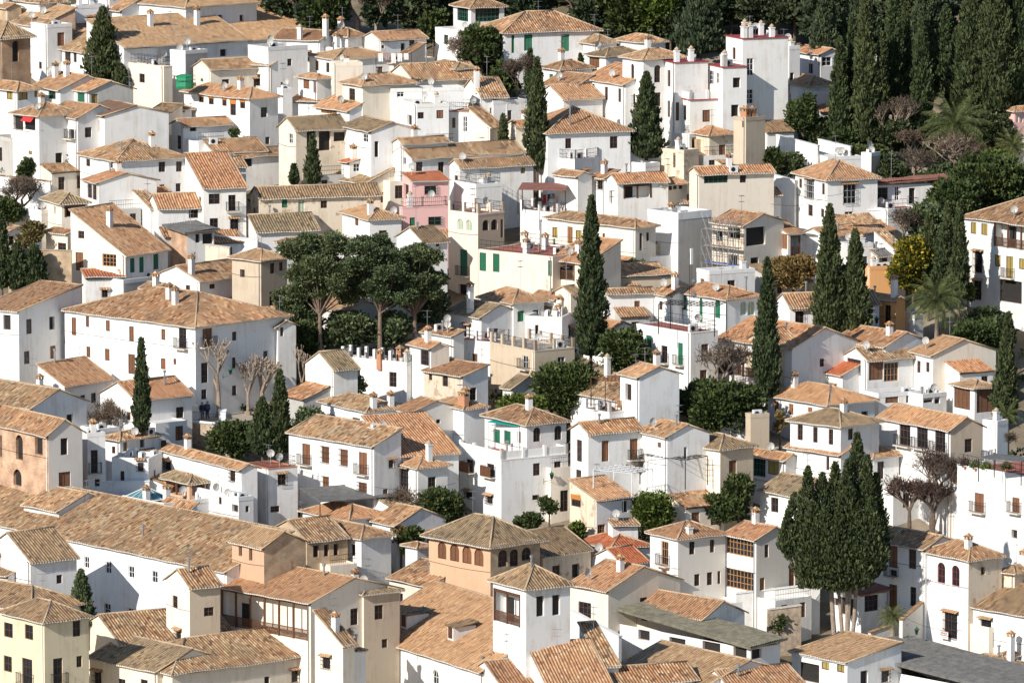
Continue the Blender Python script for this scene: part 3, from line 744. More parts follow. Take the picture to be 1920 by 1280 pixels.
def chim(par, X, Y, Z, h, kind):
    X = round(X, 3); m = MB()
    if kind in 'wb':
        c = 'w' if kind == 'w' else 'brickred'; s = .26
        m.box(-s, -s, -.6, s, s, h); o = m.build('chimney', c, par); o.location = (X, Y, Z)
        k = MB()
        for (dx, dy) in ((-1, -1), (1, -1), (1, 1), (-1, 1)): k.box(dx * s * .8 - .07, dy * s * .8 - .07, h, dx * s * .8 + .07, dy * s * .8 + .07, h + .25)
        t = s + .12; ap = (0, 0, h + .62); b0 = [(-t, -t, h + .25), (t, -t, h + .25), (t, t, h + .25), (-t, t, h + .25)]
        k.quad(b0[::-1])
        for i in range(4): k.quad([b0[i], b0[(i + 1) % 4], ap])
        k.build('chimney_cap', 'tile_pale', o)
        return
    if kind == 'W':
        s = .24; m.box(-s, -s, -.3, s, s, h); m.box(-s - .06, -s - .06, h, s + .06, s + .06, h + .12); o = m.build('chimney', 'w', par); o.location = (X, Y, Z)
        k = MB(); k.lathe([(.16, h + .12), (.27, h + .16), (.27, h + .3), (.12, h + .42), (.05, h + .5)], n=8); k.build('chimney_pot', 'capmortar', o)
        return
    if kind == 'm':
        m.beam((0, 0, -.3), (0, 0, h), .09, 8); m.beam((0, 0, h), (0, 0, h + .2), .16, 8); o = m.build('flue_pipe', 'steel', par); o.location = (X, Y, Z); return
    if kind == 'D':
        m.beam((0, 0, -.2), (0, 0, h), .03, 6); r = .38
        n = 14; ring = []
        for (rr, dy) in ((0.02, .12), (r * .5, .09), (r, 0)):
            ring.append([(rr * math.cos(2 * math.pi * k / n), dy, h + .1 + rr * math.sin(2 * math.pi * k / n)) for k in range(n)])
        for a_, b_ in zip(ring[:-1], ring[1:]):
            for k in range(n):
                k2 = (k + 1) % n; m.quad([a_[k], a_[k2], b_[k2], b_[k]]); m.quad([tuple(Vector(q) + Vector((0, .03, 0))) for q in (b_[k], b_[k2], a_[k2], a_[k])])
        m.beam((0, .1, h - .3), (0, -.45, h), .015, 4); m.box(-.05, -.5, h - .04, .05, -.42, h + .06)
        o = m.build('satellite_dish', 'dish', par); o.location = (X, Y, Z); o.rotation_euler = (0, 0, R(random.uniform(-60, 0))); return
    if kind == 'A':
        m.beam((0, 0, -.3), (0, 0, h), .022, 5)
        for zz, L_ in ((h - .1, .9), (h - .7, .6)):
            m.beam((-L_ / 2, 0, zz), (L_ / 2, 0, zz), .012, 4)
            for k in range(7): xx = -L_ / 2 + L_ * k / 6; m.beam((xx, -.28, zz), (xx, .28, zz), .008, 3)
        o = m.build('antenna', 'steel', par); o.location = (X, Y, Z); o.rotation_euler = (0, 0, random.uniform(0, 3)); return
    if kind == 'C':   # air conditioner
        m.box(-.45, -.18, 0, .45, .18, .7); o = m.build('air_conditioner', 'whitepaint', par); o.location = (X, Y, Z)
        k = MB(); k.lathe([(.24, 0), (.24, .02)], n=12); q = k.build('fan_grille', 'iron', o); q.location = (-.1, -.19, .35); q.rotation_euler = (R(90), 0, 0); return
# ================================================================= houses, listed per region of the hillside
# ---- foreground, left
Tl(3, 0)
H('yellow corner house with brown framed windows at the lower left edge', 332, 818, 12, 665, 52, 14, 'hip', '30 825 95 940 w;185 840 248 955 w;28 1075 88 1195 w;165 1095 243 1290 wb;545 812 605 930 w;400 1090 470 1290 wb;575 1075 615 1160 w', col='y', p=26, rc='tile_old')
H('house with a large dark hipped tile roof behind the yellow corner house', 230, 745, -500, 655, 43, 10.5, 'hip', '', col='y', p=22, rc='tile_old')
H('plain white annex with a dark tile roof left of the long convent wing', 228, 370, -110, 575, 55, 11, 'gR', '', p=27, rc='tile_old')
H('low white building with a tile slope at the left edge above the yellow house', 60, 478, -400, 230, 42, 9, 'sL', '', p=12, rc='tile_old')
H('long white convent wing with small grey framed windows in two rows', 1700, 444, -500, None, 50, 11, 'sL', '630 330 670 420 t;790 368 835 460 t;962 400 1007 495 t;1137 437 1183 530 t;782 680 828 773 t;957 717 1002 805 t;1133 752 1178 800 t', dr=7.5, p=20)
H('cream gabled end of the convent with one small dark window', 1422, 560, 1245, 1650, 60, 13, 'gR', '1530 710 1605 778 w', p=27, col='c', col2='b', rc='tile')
H('convent house with a long wooden gallery under a broad tile roof', 2330, 680, 1645, 3000, 46, 12, 'gL', '1655 575 2310 860 G', col='c', p=16, rc='tile_pale')
H('cream convent block beside the small steep stair roof', 2728, 612, 2522, 2995, 57, 11, 'hip', '', col='c', col2='b', p=12, rc='tile_old')
H('low cloister range with a long tile roof in front of the gallery', 900, 985, None, 1750, 62, 8, 'gR', '', dl=9, p=22, col='c')
H('low cloister wing with a long tiled roof and cream wall at the bottom', 1292, 1205, 850, 2525, 52, 9, 'hip', '', col='c', p=22, cor='redwood')
H('cloister roof lying in the shadow of the yellow corner house', 1180, 1192, 672, None, 48, 8.8, 'gL', '', col='c', dr=8, p=20, rc='tile_old')
Tl(3, 1)
H('pink brick gabled house with two narrow windows behind the convent gallery', 60, 262, -180, 370, 50, 14, 'gL', '-130 252 -105 330 o;-53 272 -28 362 o', col='e', col2='n', p=25, rc='tile_pale')
H('brown brick house with three small openings under its eave', 382, 216, None, 688, 58, 5.5, 'gR', '430 250 470 335 o;510 243 545 330 o;582 235 618 325 o', dl=7, p=22, col='n', rc='tile')
H('white house half in shadow with a hipped roof beside the brown brick house', 790, 192, 330, 1013, 50, 5, 'hip', '705 240 745 325 o', p=22)
H('small white house with a tile roof above the shaded yard', 1055, 95, 870, None, 50, 4, 'gL', '', dr=6, p=22)
H('low range with an undulating roof left of the terracotta tower', 1300, 552, 1000, None, 50, 4, 'gL', '', dr=8, p=18, col='c', ch='')
H('small roof tucked against the left of the terracotta tower', 1210, 260, 1120, 1300, 50, 4, 'hip', '', p=15)
H('terracotta tower with rows of arched windows below a wide hipped roof', 1758, 240, 1296, 2130, 49, 9.5, 'hip', '1363 218 1428 350 sa;1455 238 1523 366 sa;1547 255 1617 383 sa;1638 272 1705 402 sa;1815 280 1885 410 wa;1905 275 1965 405 wa;1995 262 2060 360 wa', cat='tower', name='tower', p=30, col='e', col2='n', rc='tile_old', ov=.6)
H('white church nave with a huge steep tile roof and two dormers', 1705, 1186, 764, None, 60, 9, 'sL', '940 1070 985 1250 ta;1325 1180 1370 1290 ta', cat='church', name='church', dr=8, p=25, rc='tile_pale', ov=.5)
H('steep stair roof descending beside the cream convent block', 652, 995, 442, 738, 42, 11, 'sR', '', p=36, col='c')
H('slim white pier with a tiny tiled cap at the corner of the church', 735, 1045, 615, 785, 60, 9, 'hip', '', p=15, ov=.15)
Tl(3, 2)
H('white church tower with a wooden lattice balcony and pyramid roof', 105, 564, -142, 437, 58, 17, 'hip', '-140 590 60 835 G;182 627 242 780 o;303 617 360 772 o', cat='tower', name='tower', p=31, rc='tile_old')
H('house with a weathered wall and tile roof right of the terracotta tower', 232, 327, None, 592, 50, 5, 'gR', '', dl=8, p=22, col='a', rc='tile_old')
H('small white house with a bright orange gable roof and dish', 832, 384, 600, 1012, 52, 4, 'gR', '705 355 790 400 w;900 395 1000 428 o', p=24, rc='tile_red', ch='650 330 .5 D')
H('low outbuilding under the upper bright orange roof', 742, 272, None, 1040, 62, 4, 'hip', '', dl=6, p=20, rc='tile_red')
H('grey white townhouse with golden wooden windows and an iron balcony', 1245, 194, 1036, 1600, 58, 9, 'hip', '1120 218 1172 395 Qb;1120 428 1160 505 Q;1330 220 1370 315 w;1483 205 1520 300 w;1367 460 1408 553 w;1462 448 1503 545 w;1543 440 1563 535 w', p=22, col='w', col2='l', rc='tile_orange', ch='1375 10 .5 W')
H('grey white wing with two wide golden wooden glazed bays', 1832, 206, 1600, 2130, 52, 9, 'gL', '1605 185 1810 325 Q;1597 430 1805 575 Q;1895 240 1925 340 w;1860 490 1895 585 d;2095 380 2140 550 d', p=20, col='w', col2='l', rc='tile_orange')
H('house with a brick dentil cornice and a glazed door beside the church tower', 722, 588, 435, None, 48, 7, 'gL', '498 670 593 805 w', dr=9, p=20, col='c', rc='tile_orange', cor='brickred')
H('pale painted house with a long bright orange tile roof and bluish gable', 1432, 803, 722, 1745, 46, 6, 'gL', '832 768 882 840 d;955 778 1020 815 d', p=25, col='c', col2='w', rc='tile_orange')
H('long open shed with a flat mossy grey roof on white posts', 1790, 1022, 805, 2010, 48, 7, 'slab', '860 880 1120 960 o;1130 940 1350 1050 o;1390 970 1600 1090 o;1640 1010 1780 1100 o;1800 1020 1870 1100 o', rc='felt', p=4)
H('house with a steep orange striped roof at the bottom centre', 262, 1300, 112, 740, 71, 10, 'sR', '', p=27, rc='tile_orange')
H('narrow roof in the valley right of the steep orange striped roof', 682, 1146, 505, 800, 68, 10, 'sR', '', p=27, rc='tile')
H('low house with a broad pale roof falling towards the lower left', 1460, 1300, 800, None, 52, 8, 'gL', '', dr=10, p=18, rc='tile_pale')
H('house with a small striped roof beside the open shed', 1650, 1335, None, 2190, 62, 8, 'gR', '', dl=6, p=22, rc='tile_orange')
H('lowest striped roof at the bottom edge below the church', -60, 1330, None, 240, 65, 9, 'gR', '', dl=8, p=24, rc='tile_orange')
H('roof cut by the bottom edge below the pale roof', 690, 1300, None, 1390, 68, 9, 'gR', '', dl=5, p=22, rc='tile')
Tl(3, 3)
H('tall white house with a shaded roof beside the great forked cypress', 1180, 274, 690, 1440, 50, 9, 'gL', '905 250 970 415 s;905 430 970 480 ob;1053 270 1112 422 w;905 540 968 735 s;1065 558 1110 705 w', p=22, rc='tile')
H('white and tan tower house with arched red doors under a green ridged roof', 1505, 352, 1180, 1755, 54, 10, 'hip', '1270 375 1330 530 ra;1378 395 1437 555 ra;1598 410 1630 468 o;1325 745 1418 945 wg;1330 1020 1415 1135 wg', p=26, col='w', col2='a', rc='tile')
H('house with an ochre corner and brown roof at the right edge', 1850, 455, 1740, 2100, 45, 8, 'hip', '', p=24, col='a', rc='tile')
H('white house with one tall barred window right of the tower house', 1975, 780, 1470, None, 48, 7, 'gL', '1595 795 1675 990 wg', dr=10, p=20, rc='tile_old')
H('small white outbuilding with a low window at the bottom right', 1768, 1146, 1502, 1890, 48, 3, 'hip', '1645 1145 1705 1190 o', p=20, rc='tile_old', ch='1885 900 2.2 w')
H('roof corner on the right edge above the corrugated canopy', 1835, 1070, 1825, 2100, 48, 3.2, 'hip', '', p=20, rc='tile')
H('long dark corrugated canopy crossing the bottom right corner', 1840, 1370, 600, None, 48, 6, 'slab', '', dr=7, rc='felt_grey')
H('white house with a balcony below a pale patched roof', 595, 1125, 178, 1000, 50, 6, 'sL', '225 1130 390 1270 o;400 1120 460 1180 y;515 1140 575 1200 y', p=8, rc='tile_pale')
H('white garden room with a brown porch roof behind the forked cypress', 705, 625, 480, 890, 50, 4, 'slab', '540 640 640 770 o;725 620 825 740 w;490 640 530 700 o', rc='rust')

# ---- lower middle
Tl(2, 0)
H('white house with a bright tile slope below the buttressed building', 485, 335, 285, 840, 38, 5, 'sR', '505 410 550 495 w;603 400 638 500 w;685 385 718 462 w', p=26, rc='tile_orange', ch='410 160 1.2 m')
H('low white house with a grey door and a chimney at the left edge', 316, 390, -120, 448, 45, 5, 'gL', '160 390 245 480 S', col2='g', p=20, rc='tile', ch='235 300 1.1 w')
H('roof with two small cones behind the brick house', 240, 500, -150, None, 45, 7, 'gL', '', dr=7, p=22, rc='tile')
H('salmon brick house with arched openings and a grey gable at the left edge', 362, 700, -220, 617, 55, 11, 'gL', '0 700 15 870 o;118 700 172 888 oa;262 722 320 850 o;100 955 162 1085 oa;455 725 510 850 o;440 975 530 1090 s', col='k', col2='l', p=33, rc='tile')
H('narrow white stair house with a tall balcony door', 655, 690, 617, 790, 68, 8, 'flat', '680 812 735 985 wb;710 1030 750 1085 w')
H('white house with two hipped roofs and many air conditioners', 900, 738, 780, 1190, 45, 5, 'hip', '838 785 865 840 w;925 750 955 830 d;1050 725 1085 795 o', rc='tile', ch='1010 730 .5 D;1130 730 .5 C')
H('low white terrace house in front of the air conditioners', 1112, 882, 838, 1215, 14, 5, 'flat', '1030 885 1078 975 wg;903 968 932 1058 w', ch='870 880 .4 D;1060 880 .5 C;970 870 .5 C;1150 870 .5 C')
H('white house under a large curved tile roof below the plaza wall', 1810, 960, 1225, 1930, 58, 7, 'gL', '1240 895 1280 965 wg;1725 955 1765 1050 wg', p=22, rc='tile', ch='')
H('pavilion with glass walls and red corner posts', 1420, 1058, 1208, 1545, 55, 4, 'hip', '1245 1045 1400 1150 G;1440 1055 1535 1150 G', col='e', p=27, rc='tile_old')
H('long low parapet building around the glass skylight', 1230, 1218, 690, None, 50, 4, 'flat', '', dr=8, ch='815 1090 1.2 w;1250 1200 1.2 w;1555 1150 1.2 w')
H('white gabled wall right of the glass skylight', 1400, 1290, 1180, 1480, 50, 4, 'sL', '', p=30)
H('tile slope with two white roof boxes left of the skylight', 440, 1270, 180, None, 48, 6, 'gL', '', dr=7, p=20, rc='tile')
H('white gabled house standing left of the plaza', 1018, 440, 752, 1440, 52, 6, 'gR', '', p=24, rc='tile_orange', ch='1235 330 1.3 m')
H('plain white backyard block left of the cypress near the plaza', 740, 660, 600, 900, 50, 4, 'flat', '')
H('low white house in the lower yard below the red posted pavilion', 1790, 1170, 1400, 1900, 55, 5, 'flat', '1745 1225 1800 1280 o;1640 980 1660 1060 w;1840 1230 1870 1280 w', ch='1710 1190 .5 D;1410 1270 1 w')
Tl(2, 1)
H('blank white gabled house at the edge of the plaza', 583, 212, 370, 762, 57, 7, 'gR', '', p=27, rc='tile_old')
H('roof terrace block with plants and a green cloth', 1130, 160, 640, 1200, 35, 3.6, 'flat', '', rail=1, floor='greyfloor', ch='930 172 1.0 b;1080 165 1.3 b;700 130 .8 D')
H('white house with one tall dark window above the orange roof', 1312, 52, 1152, 1450, 57, 6, 'gL', '1232 65 1298 180 w', p=20, col2='c', rc='tile_orange')
H('stone walled house with a bright orange sloping roof', 1550, 262, 1262, 1740, 48, 5, 'sL', '1297 245 1320 290 w;1398 235 1440 330 w', p=12, col='a', col2='w', rc='tile_orange')
H('large white house with brown shutters and a hipped roof above a terrace', 833, 522, 490, 1100, 57, 7, 'hip', '540 543 597 640 s;723 570 780 665 s', p=21, rc='tile', ch='905 330 1 w;1085 345 1 w')
H('white gabled wing with four small square windows', 1162, 534, 1040, 1560, 58, 7, 'gL', '1200 588 1228 620 o;1240 586 1268 618 o;1283 585 1312 618 o;1353 583 1383 615 o', p=16, col2='l', rc='tile_orange')
H('broad white front with brown shutters, barred windows and two balconies', 885, 785, 246, None, 48, 9, 'sL', '347 763 407 925 sb;493 785 550 910 sg;632 808 690 933 sg;772 830 833 995 sb;502 1008 547 1130 sg;770 1055 832 1135 sg;643 1072 670 1103 o', dr=3.4, p=20, rc='tile')
H('bare white side wall with a satellite dish beside the broad white front', 882, 655, 872, 1016, 58, 9, 'flat', '', col='l', ch='1000 640 .5 D')
H('house with a bright orange roof between the large white house and the balustrade house', 1050, 862, None, 1520, 62, 7, 'sR', '', dl=7, p=22, rc='tile_orange')
H('low house with a tiled roof and a row of brick chimney tops', 1560, 500, None, 1720, 55, 7, 'hip', '', dl=5, p=20, rc='tile_pale', ch='1440 420 .9 b;1500 420 .9 b;1560 420 .9 b')
H('white corner house with barred windows and a square white chimney', 1215, 945, 890, 1437, 56, 7, 'hip', '925 920 990 1085 wg;1078 945 1143 1115 wg;940 1130 980 1160 o', p=19, rc='tile_orange', ch='1298 895 1.5 W')
H('white balustrade house with brown screened balconies', 1840, 890, 1524, 2340, 58, 6.5, 'flat', '1578 882 1628 978 wbp;1733 915 1785 1010 wbp;1572 1120 1620 1178 wg;1728 1152 1775 1215 wg;2077 912 2132 1005 w;2235 898 2290 990 w;2072 1150 2127 1187 o;2230 1145 2285 1175 o', par=.05, floor='redfloor', rail=3)
H('small white terrace house with a red floor and brick balustrade', 92, 958, -95, 312, 58, 6, 'flat', '162 992 225 1075 wg;108 1232 178 1280 w', floor='redfloor', par=.04, rail=4)
H('house with two ridged roofs below the grey reed shade', 700, 1330, 350, 970, 48, 4, 'hip', '', p=20, rc='tile_orange')
H('low white stable below the grey reed shade', 1010, 1235, 330, None, 45, 3, 'flat', '930 1210 1010 1280 w', dr=4)
Tl(2, 2)
H('upper storey of the balustrade house with arched windows and a teal awning', 112, 618, -205, 408, 58, 8.5, 'hip', '160 643 212 752 wa;320 628 370 740 wa;40 675 65 760 w;-140 655 -90 760 S;-60 670 -10 770 S', p=24, rc='tile')
H('cream flat roofed villa with balcony windows and a posted roof terrace', 172, 72, -165, 470, 56, 6, 'flat', '78 105 120 205 tb;342 115 400 190 t', col='b', rail=1, floor='greyfloor', par=.1)
H('little white gabled shed beside the dark hedge', 5, 350, -70, 250, 50, 3, 'gL', '', p=24, rc='tile_old')
H('tall white house with a blank right wall and a small roof terrace', 955, 267, 812, 1255, 59, 9, 'gL', '850 320 895 440 o', p=19, rc='tile_orange')
H('white terrace block with a red tiled floor and white posts', 730, 535, 540, 952, 50, 5, 'flat', '', floor='redfloor', rail=1, par=.05)
H('white house with a red chimney behind the red tiled terrace', 850, 445, 440, None, 50, 5.5, 'gL', '', dr=8, p=22, rc='tile', ch='715 262 1.8 W')
H('white house with a long striped roof and brown shuttered doors', 572, 690, 440, 978, 60, 9.5, 'gR', '483 737 525 900 w;478 962 520 1045 w;672 742 727 900 s;885 727 943 885 sb', p=25, rc='tile')
H('white wing with a big blank gable beside the vine terrace', 1165, 714, 960, 1480, 57, 9.5, 'gL', '1090 755 1118 795 s;1293 790 1310 885 o', p=20, rc='tile')
H('beige tower house with two narrow red windows and a hipped roof', 1562, 805, 1314, 1810, 54, 8, 'hip', '1413 842 1460 965 r;1415 1097 1455 1215 r', p=24, col='c', col2='b', rc='tile_old')
H('cream house with an orange blind and a tile slope below the vine terrace', 635, 1190, 432, 900, 54, 6, 'sR', '443 1150 515 1238 O;825 1195 870 1280 o;632 1372 692 1488 Q', p=17, col='a', col2='w', rc='tile_orange')
H('ruinous beige wall house left of the beige tower roofline', 1790, 548, 1775, 1930, 68, 5, 'flat', '', col='b')
H('low vine terrace house with red flower pots', 1180, 1020, 600, 1310, 46, 3.2, 'flat', '690 1000 800 1080 o', floor='redfloor', par=.05, rail=2)
H('white lower annex with a round window beside the cream house', 755, 1380, 735, 945, 70, 5, 'sR', '', p=12)
Tl(2, 3)
H('bare beige side house in shade right of the dark cypress', 78, 40, None, 250, 60, 7, 'gR', '', dl=6, col='b', p=24)
H('white garden house with a plain bright red tiled roof', 560, 252, 262, None, 54, 4, 'sL', '', dr=6, rc='tile_red', p=20)
H('white dining pavilion with large wooden glass doors', 745, 140, 572, 1090, 60, 5.5, 'gR', '590 130 698 250 w;757 145 865 290 s;870 155 978 300 Q', p=24, rc='tile')
H('white house with a big blank beige gable near the right edge', 1238, 105, 1075, 1710, 59, 6, 'gL', '1118 145 1143 235 w;1185 155 1210 230 w', p=18, col2='c', rc='tile_pale')
H('roof between the dining pavilion and the beige gable', 880, 40, 500, None, 50, 6, 'gL', '', dr=6, p=20, rc='tile')
H('white terrace with brown lattice panels below the dining pavilion', 830, 395, 700, 1170, 62, 4, 'flat', '870 315 990 385 s;1020 305 1150 378 s')
H('white house with a many ridged pale roof right of the tall cypress', 445, 474, -30, 800, 52, 5, 'hip', '45 445 78 520 d;155 468 190 550 d;270 495 360 530 d', p=21, rc='tile_pale')
H('white tower with a row of three windows and a hipped roof', 545, 637, 168, 832, 46, 9.6, 'hip', '222 622 260 740 w;337 640 373 760 w;453 655 490 775 w;600 650 640 740 w', p=21, rc='tile_old')
H('wider lower storey of the three window tower with a tiled skirt', 545, 852, 138, None, 48, 7, 'sL', '265 842 315 980 w;437 862 460 965 w', dr=1.6, p=18, rc='tile_orange')
H('white side wing with a tile roof behind the great cypress', 790, 868, 600, 1012, 55, 5.5, 'hip', '820 900 870 1030 w;985 850 1000 1000 o', p=20, rc='tile_orange')
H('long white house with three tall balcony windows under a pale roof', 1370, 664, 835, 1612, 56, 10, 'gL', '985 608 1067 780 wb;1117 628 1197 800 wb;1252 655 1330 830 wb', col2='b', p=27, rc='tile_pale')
H('small pavilion with brown reed blinds beside the right cypress', 1550, 352, 1388, 1720, 58, 5, 'hip', '1395 335 1515 500 s;1565 350 1690 530 s', p=18, rc='tile_pale')
H('white low house with a glass porch between pavilion and pale roof', 1160, 400, 1000, 1340, 55, 4, 'flat', '1160 405 1240 460 o;1250 415 1290 465 o')
H('white cottage with small windows under the shade of the great cypress', 250, 1162, -60, None, 48, 5, 'gL', '22 1168 78 1280 w;150 1190 210 1280 w', dr=6, p=22, rc='tile_old')
H('house with a glazed porch beside the beige tower house', 132, 892, -150, 240, 48, 5, 'gL', '-110 850 -20 1000 N;0 880 80 1000 y', p=24, rc='tile')
H('tall plain white building with wooden blinds at the right edge', 2150, 1050, 1420, None, 52, 11, 'flat', '1548 1135 1620 1280 sb;1833 1170 1885 1280 sb;1825 1410 1870 1475 o', dr=10, rail=5, floor='redfloor')
H('white wall house below the long house at the right', 1720, 600, 1610, 1800, 45, 6, 'flat', '')

# ---- middle
Tl(1, 0)
H('small cream tower house with a dark loggia under a hipped roof', 462, 243, 325, 655, 66, 6, 'hip', '402 270 420 325 o;482 260 640 345 G', p=27, col='c', rc='tile_old')
H('cream gable house with a steep brown roof and green shutters in shade', 940, 634, 532, 1258, 34, 6, 'sR', '585 450 633 510 w;567 612 625 750 s;768 625 872 718 Q;975 655 1012 765 S;1045 645 1080 765 S;1150 625 1190 740 S', p=30, col='c', col2='w', rc='tile_orange', ch='822 420 1.6 w')
H('open terrace with a mossy roof on white posts', 1290, 374, 925, 1385, 24, 3.5, 'gL', '940 360 1085 440 G;1125 370 1255 450 G', p=24, rc='tile_old')
H('white house with a wavy tile roof behind the mossy terrace roof', 1190, 282, 1110, 1555, 74, 6, 'gR', '1415 290 1488 358 w', p=24, rc='tile_orange')
H('low tile roof between the white gable and the wavy roof', 1130, 285, 985, 1200, 60, 5, 'sR', '', p=20)
H('orange brick shed with a flat grey roof', 1405, 476, 1262, 1605, 62, 5.5, 'slab', '1465 470 1500 535 o;1520 460 1600 540 o', col='k', col2='w', rc='felt_grey')
H('white house with two barred windows, a balcony door and a strip of roof', 1525, 130, 1390, 1845, 74, 8, 'sR', '1567 172 1648 252 w;1713 180 1768 305 wb;1727 360 1790 445 wg;1575 355 1635 480 w', p=18, rc='tile_orange')
H('white house with a tile roof and bluish side above the long white building', 1497, 830, 1150, 1945, 42, 6, 'gR', '1393 858 1425 930 w;1572 850 1612 885 w;1745 825 1778 920 w;1868 810 1895 870 w', p=20, rc='tile', ch='1350 712 1.5 w')
H('long white building with many small brown shutters and two balconies', 1465, 1170, 485, 2170, 44, 10, 'hip', '537 1100 572 1235 s;643 1092 668 1172 s;793 1120 825 1205 s;967 1165 1005 1280 s;1210 1188 1240 1268 s;1340 1180 1398 1330 wb;1520 1180 1590 1320 sb;1740 1205 1775 1275 w;648 1315 678 1402 s;787 1335 822 1423 s;963 1372 1012 1527 s;1205 1405 1243 1490 s;1300 1410 1322 1452 s;868 1580 910 1625 s;1508 1440 1560 1590 w;1510 1637 1550 1715 w;1740 1610 1775 1685 w;1740 1400 1770 1480 w;1975 1350 2008 1470 w;2080 1320 2140 1420 w', p=19, rc='tile', ch='1315 1000 1.3 w')
H('rear wing with a striped roof behind the long white building', 1700, 1045, 1400, 1855, 40, 8, 'hip', '', p=20, rc='tile')
H('white building with tall buttresses under a curved roof at the left edge', 140, 1056, -160, 610, 38, 8, 'sL', '25 1080 80 1195 o', p=10, rc='tile_orange')
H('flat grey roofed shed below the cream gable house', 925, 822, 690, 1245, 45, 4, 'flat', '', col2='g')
H('lean-to with a flat red roof below the cream gable house', 640, 800, None, 935, 78, 4, 'sR', '', dl=2.5, p=10, rc='tile_red')
H('cream lean-to with a wood window left of the cream gable house', 506, 475, 345, 540, 40, 4, 'sL', '435 540 495 600 w', col='c', p=12)
H('white walled yard behind the small cream tower house', 310, 300, 125, 345, 45, 4, 'flat', '')
H('tiny white shed between the dark cypresses at the left edge', 50, 465, 25, 140, 50, 3, 'sL', '65 490 110 560 o', p=15)
H('white buildings with small chimneys behind the long white roof', 1180, 890, 1060, 1290, 45, 7, 'gL', '', p=22, rc='tile', ch='1170 870 1 w')
Tl(1, 1)
H('cream stained house with a long wavy roof and green blinds', 25, 206, -40, 935, 74, 6, 'gR', '195 215 235 278 S;317 215 365 315 l;485 225 533 282 w', p=24, col='a', rc='tile_old', dl=8)
H('low white house with a dark striped roof behind the pines', 5, 456, None, 470, 72, 4, 'gR', '', dl=6, p=24, rc='tile_old')
H('low hipped roof house just left of the pines', 215, 540, 165, 660, 55, 4, 'hip', '', p=24, rc='tile_old')
H('white house with a straw coloured hipped roof and small chimney', 853, 362, 648, 1090, 66, 6.5, 'hip', '740 335 768 405 s', p=21, rc='tile_pale', ch='857 325 1.1 w')
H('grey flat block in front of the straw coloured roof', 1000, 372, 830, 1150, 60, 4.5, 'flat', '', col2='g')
H('pink house upper storey with a green barred window and red parapets', 1168, 80, 1100, 1442, 72, 7.5, 'sR', '1265 112 1355 178 ng;1105 100 1145 210 o', p=8, col='p', rc='tile_red')
H('pink house lower storey with terrace and green barred window', 1100, 280, 1085, 1446, 72, 6, 'flat', '1152 350 1195 460 S;1295 345 1390 410 ng', col='p', rail=2, floor='redfloor', par=.06)
H('cream palace with paired arches, a green door and a posted roof terrace', 1665, 325, 1442, 1862, 46, 8.8, 'flat', '1510 360 1555 448 la;1575 368 1620 455 la;1530 592 1585 785 Sb;1520 850 1590 940 o;1700 370 1745 450 oa;1765 365 1810 445 oa;1865 360 1885 500 o', col='f', col2='b', rail=1, floor='redfloor', par=.15)
H('cream wing with green doors and a red terrace full of small chimneys', 2225, 648, 1668, None, 41, 8, 'flat', '1678 612 1725 755 S;1778 622 1825 760 S;2195 675 2225 790 S', dr=8, col='f', floor='redfloor', par=.05, rail=5, ch='1855 560 1.2 w;2015 575 1.2 w;2060 590 .7 C;2135 570 2.6 m;2168 590 1.2 w')
H('white wall house half hidden behind the right pine', 1255, 540, None, 1435, 62, 7, 'gR', '1350 540 1375 570 s', dl=6, p=22, rc='tile_old')
H('white stepped terraces with iron rails behind the cream palace', 1650, 105, 1485, 1845, 58, 7, 'flat', '', rail=2)
H('shaded white house seen under the pines', 965, 950, 840, 1212, 62, 4.5, 'flat', '1100 990 1155 1035 o;975 1120 1030 1180 o')
H('low house with a faded roof under the left pine', 660, 1060, 400, None, 60, 3.5, 'gL', '', dr=5, p=20, rc='tile')
H('house with a mossy tile roof and two big satellite dishes', 1690, 1097, 1437, None, 50, 5, 'gL', '', dr=5, p=22, rc='tile_old', ch='1420 1160 2.6 w')
H('white block with dishes and an air conditioner beside the mossy roof', 1480, 1240, 1098, 1560, 48, 4.5, 'sL', '', p=13, ch='1345 1120 .8 D;1352 1060 1.4 D;1370 1200 .5 C')
H('white terrace with square white posts below the two big dishes', 1800, 1290, 1490, 1900, 30, 3.5, 'flat', '', rail=1, floor='redfloor', par=.05)
H('beige rendered house with small windows left of the pines', 38, 672, -180, 232, 45, 9, 'hip', '105 690 140 775 w;175 685 200 750 w;100 905 135 1025 o;-120 740 -85 800 o', col='b', p=22, rc='tile_pale')
H('shaded annex with a tile roof at the corner of the long white building', 165, 1170, 60, 300, 55, 7, 'gL', '180 1175 208 1240 w', p=22, rc='tile_old')
Tl(1, 2)
H('white terrace house under a red brown canopy', 345, 320, 62, 440, 42, 4, 'flat', '', rail=1, floor='redfloor', par=.05)
H('white gabled house behind the red brown canopy', 492, 45, 320, 600, 50, 8, 'gL', '', p=18, rc='tile_orange')
H('white house with a tiny roof and one barred window', 700, 55, 598, 800, 42, 7.5, 'sL', '640 70 680 140 wg', p=14, rc='tile_orange')
H('house with a bright striped roof above a deep blue furnished loggia', 792, 92, 705, 1172, 68, 8, 'gR', '838 100 1045 205 G', p=24, rc='tile_orange')
H('small house with wooden glass doors beside the blue loggia', 1122, 105, 1038, 1312, 52, 7, 'hip', '1065 110 1112 210 w;1175 112 1200 145 w;1210 110 1235 142 w;1250 108 1280 140 w', p=24, col='c', rc='tile_orange')
H('lean-to roof below the little wooden windows', 1190, 243, 1175, 1350, 72, 4.5, 'sR', '', p=22, rc='tile_orange')
H('cream house with a band of glazed windows under a tile roof', 1402, 28, 1330, 1965, 70, 9, 'gR', '1440 35 1620 95 N;1710 35 1755 90 w', p=22, col='c', rc='tile_orange', ch='1660 85 .5 C', dl=8)
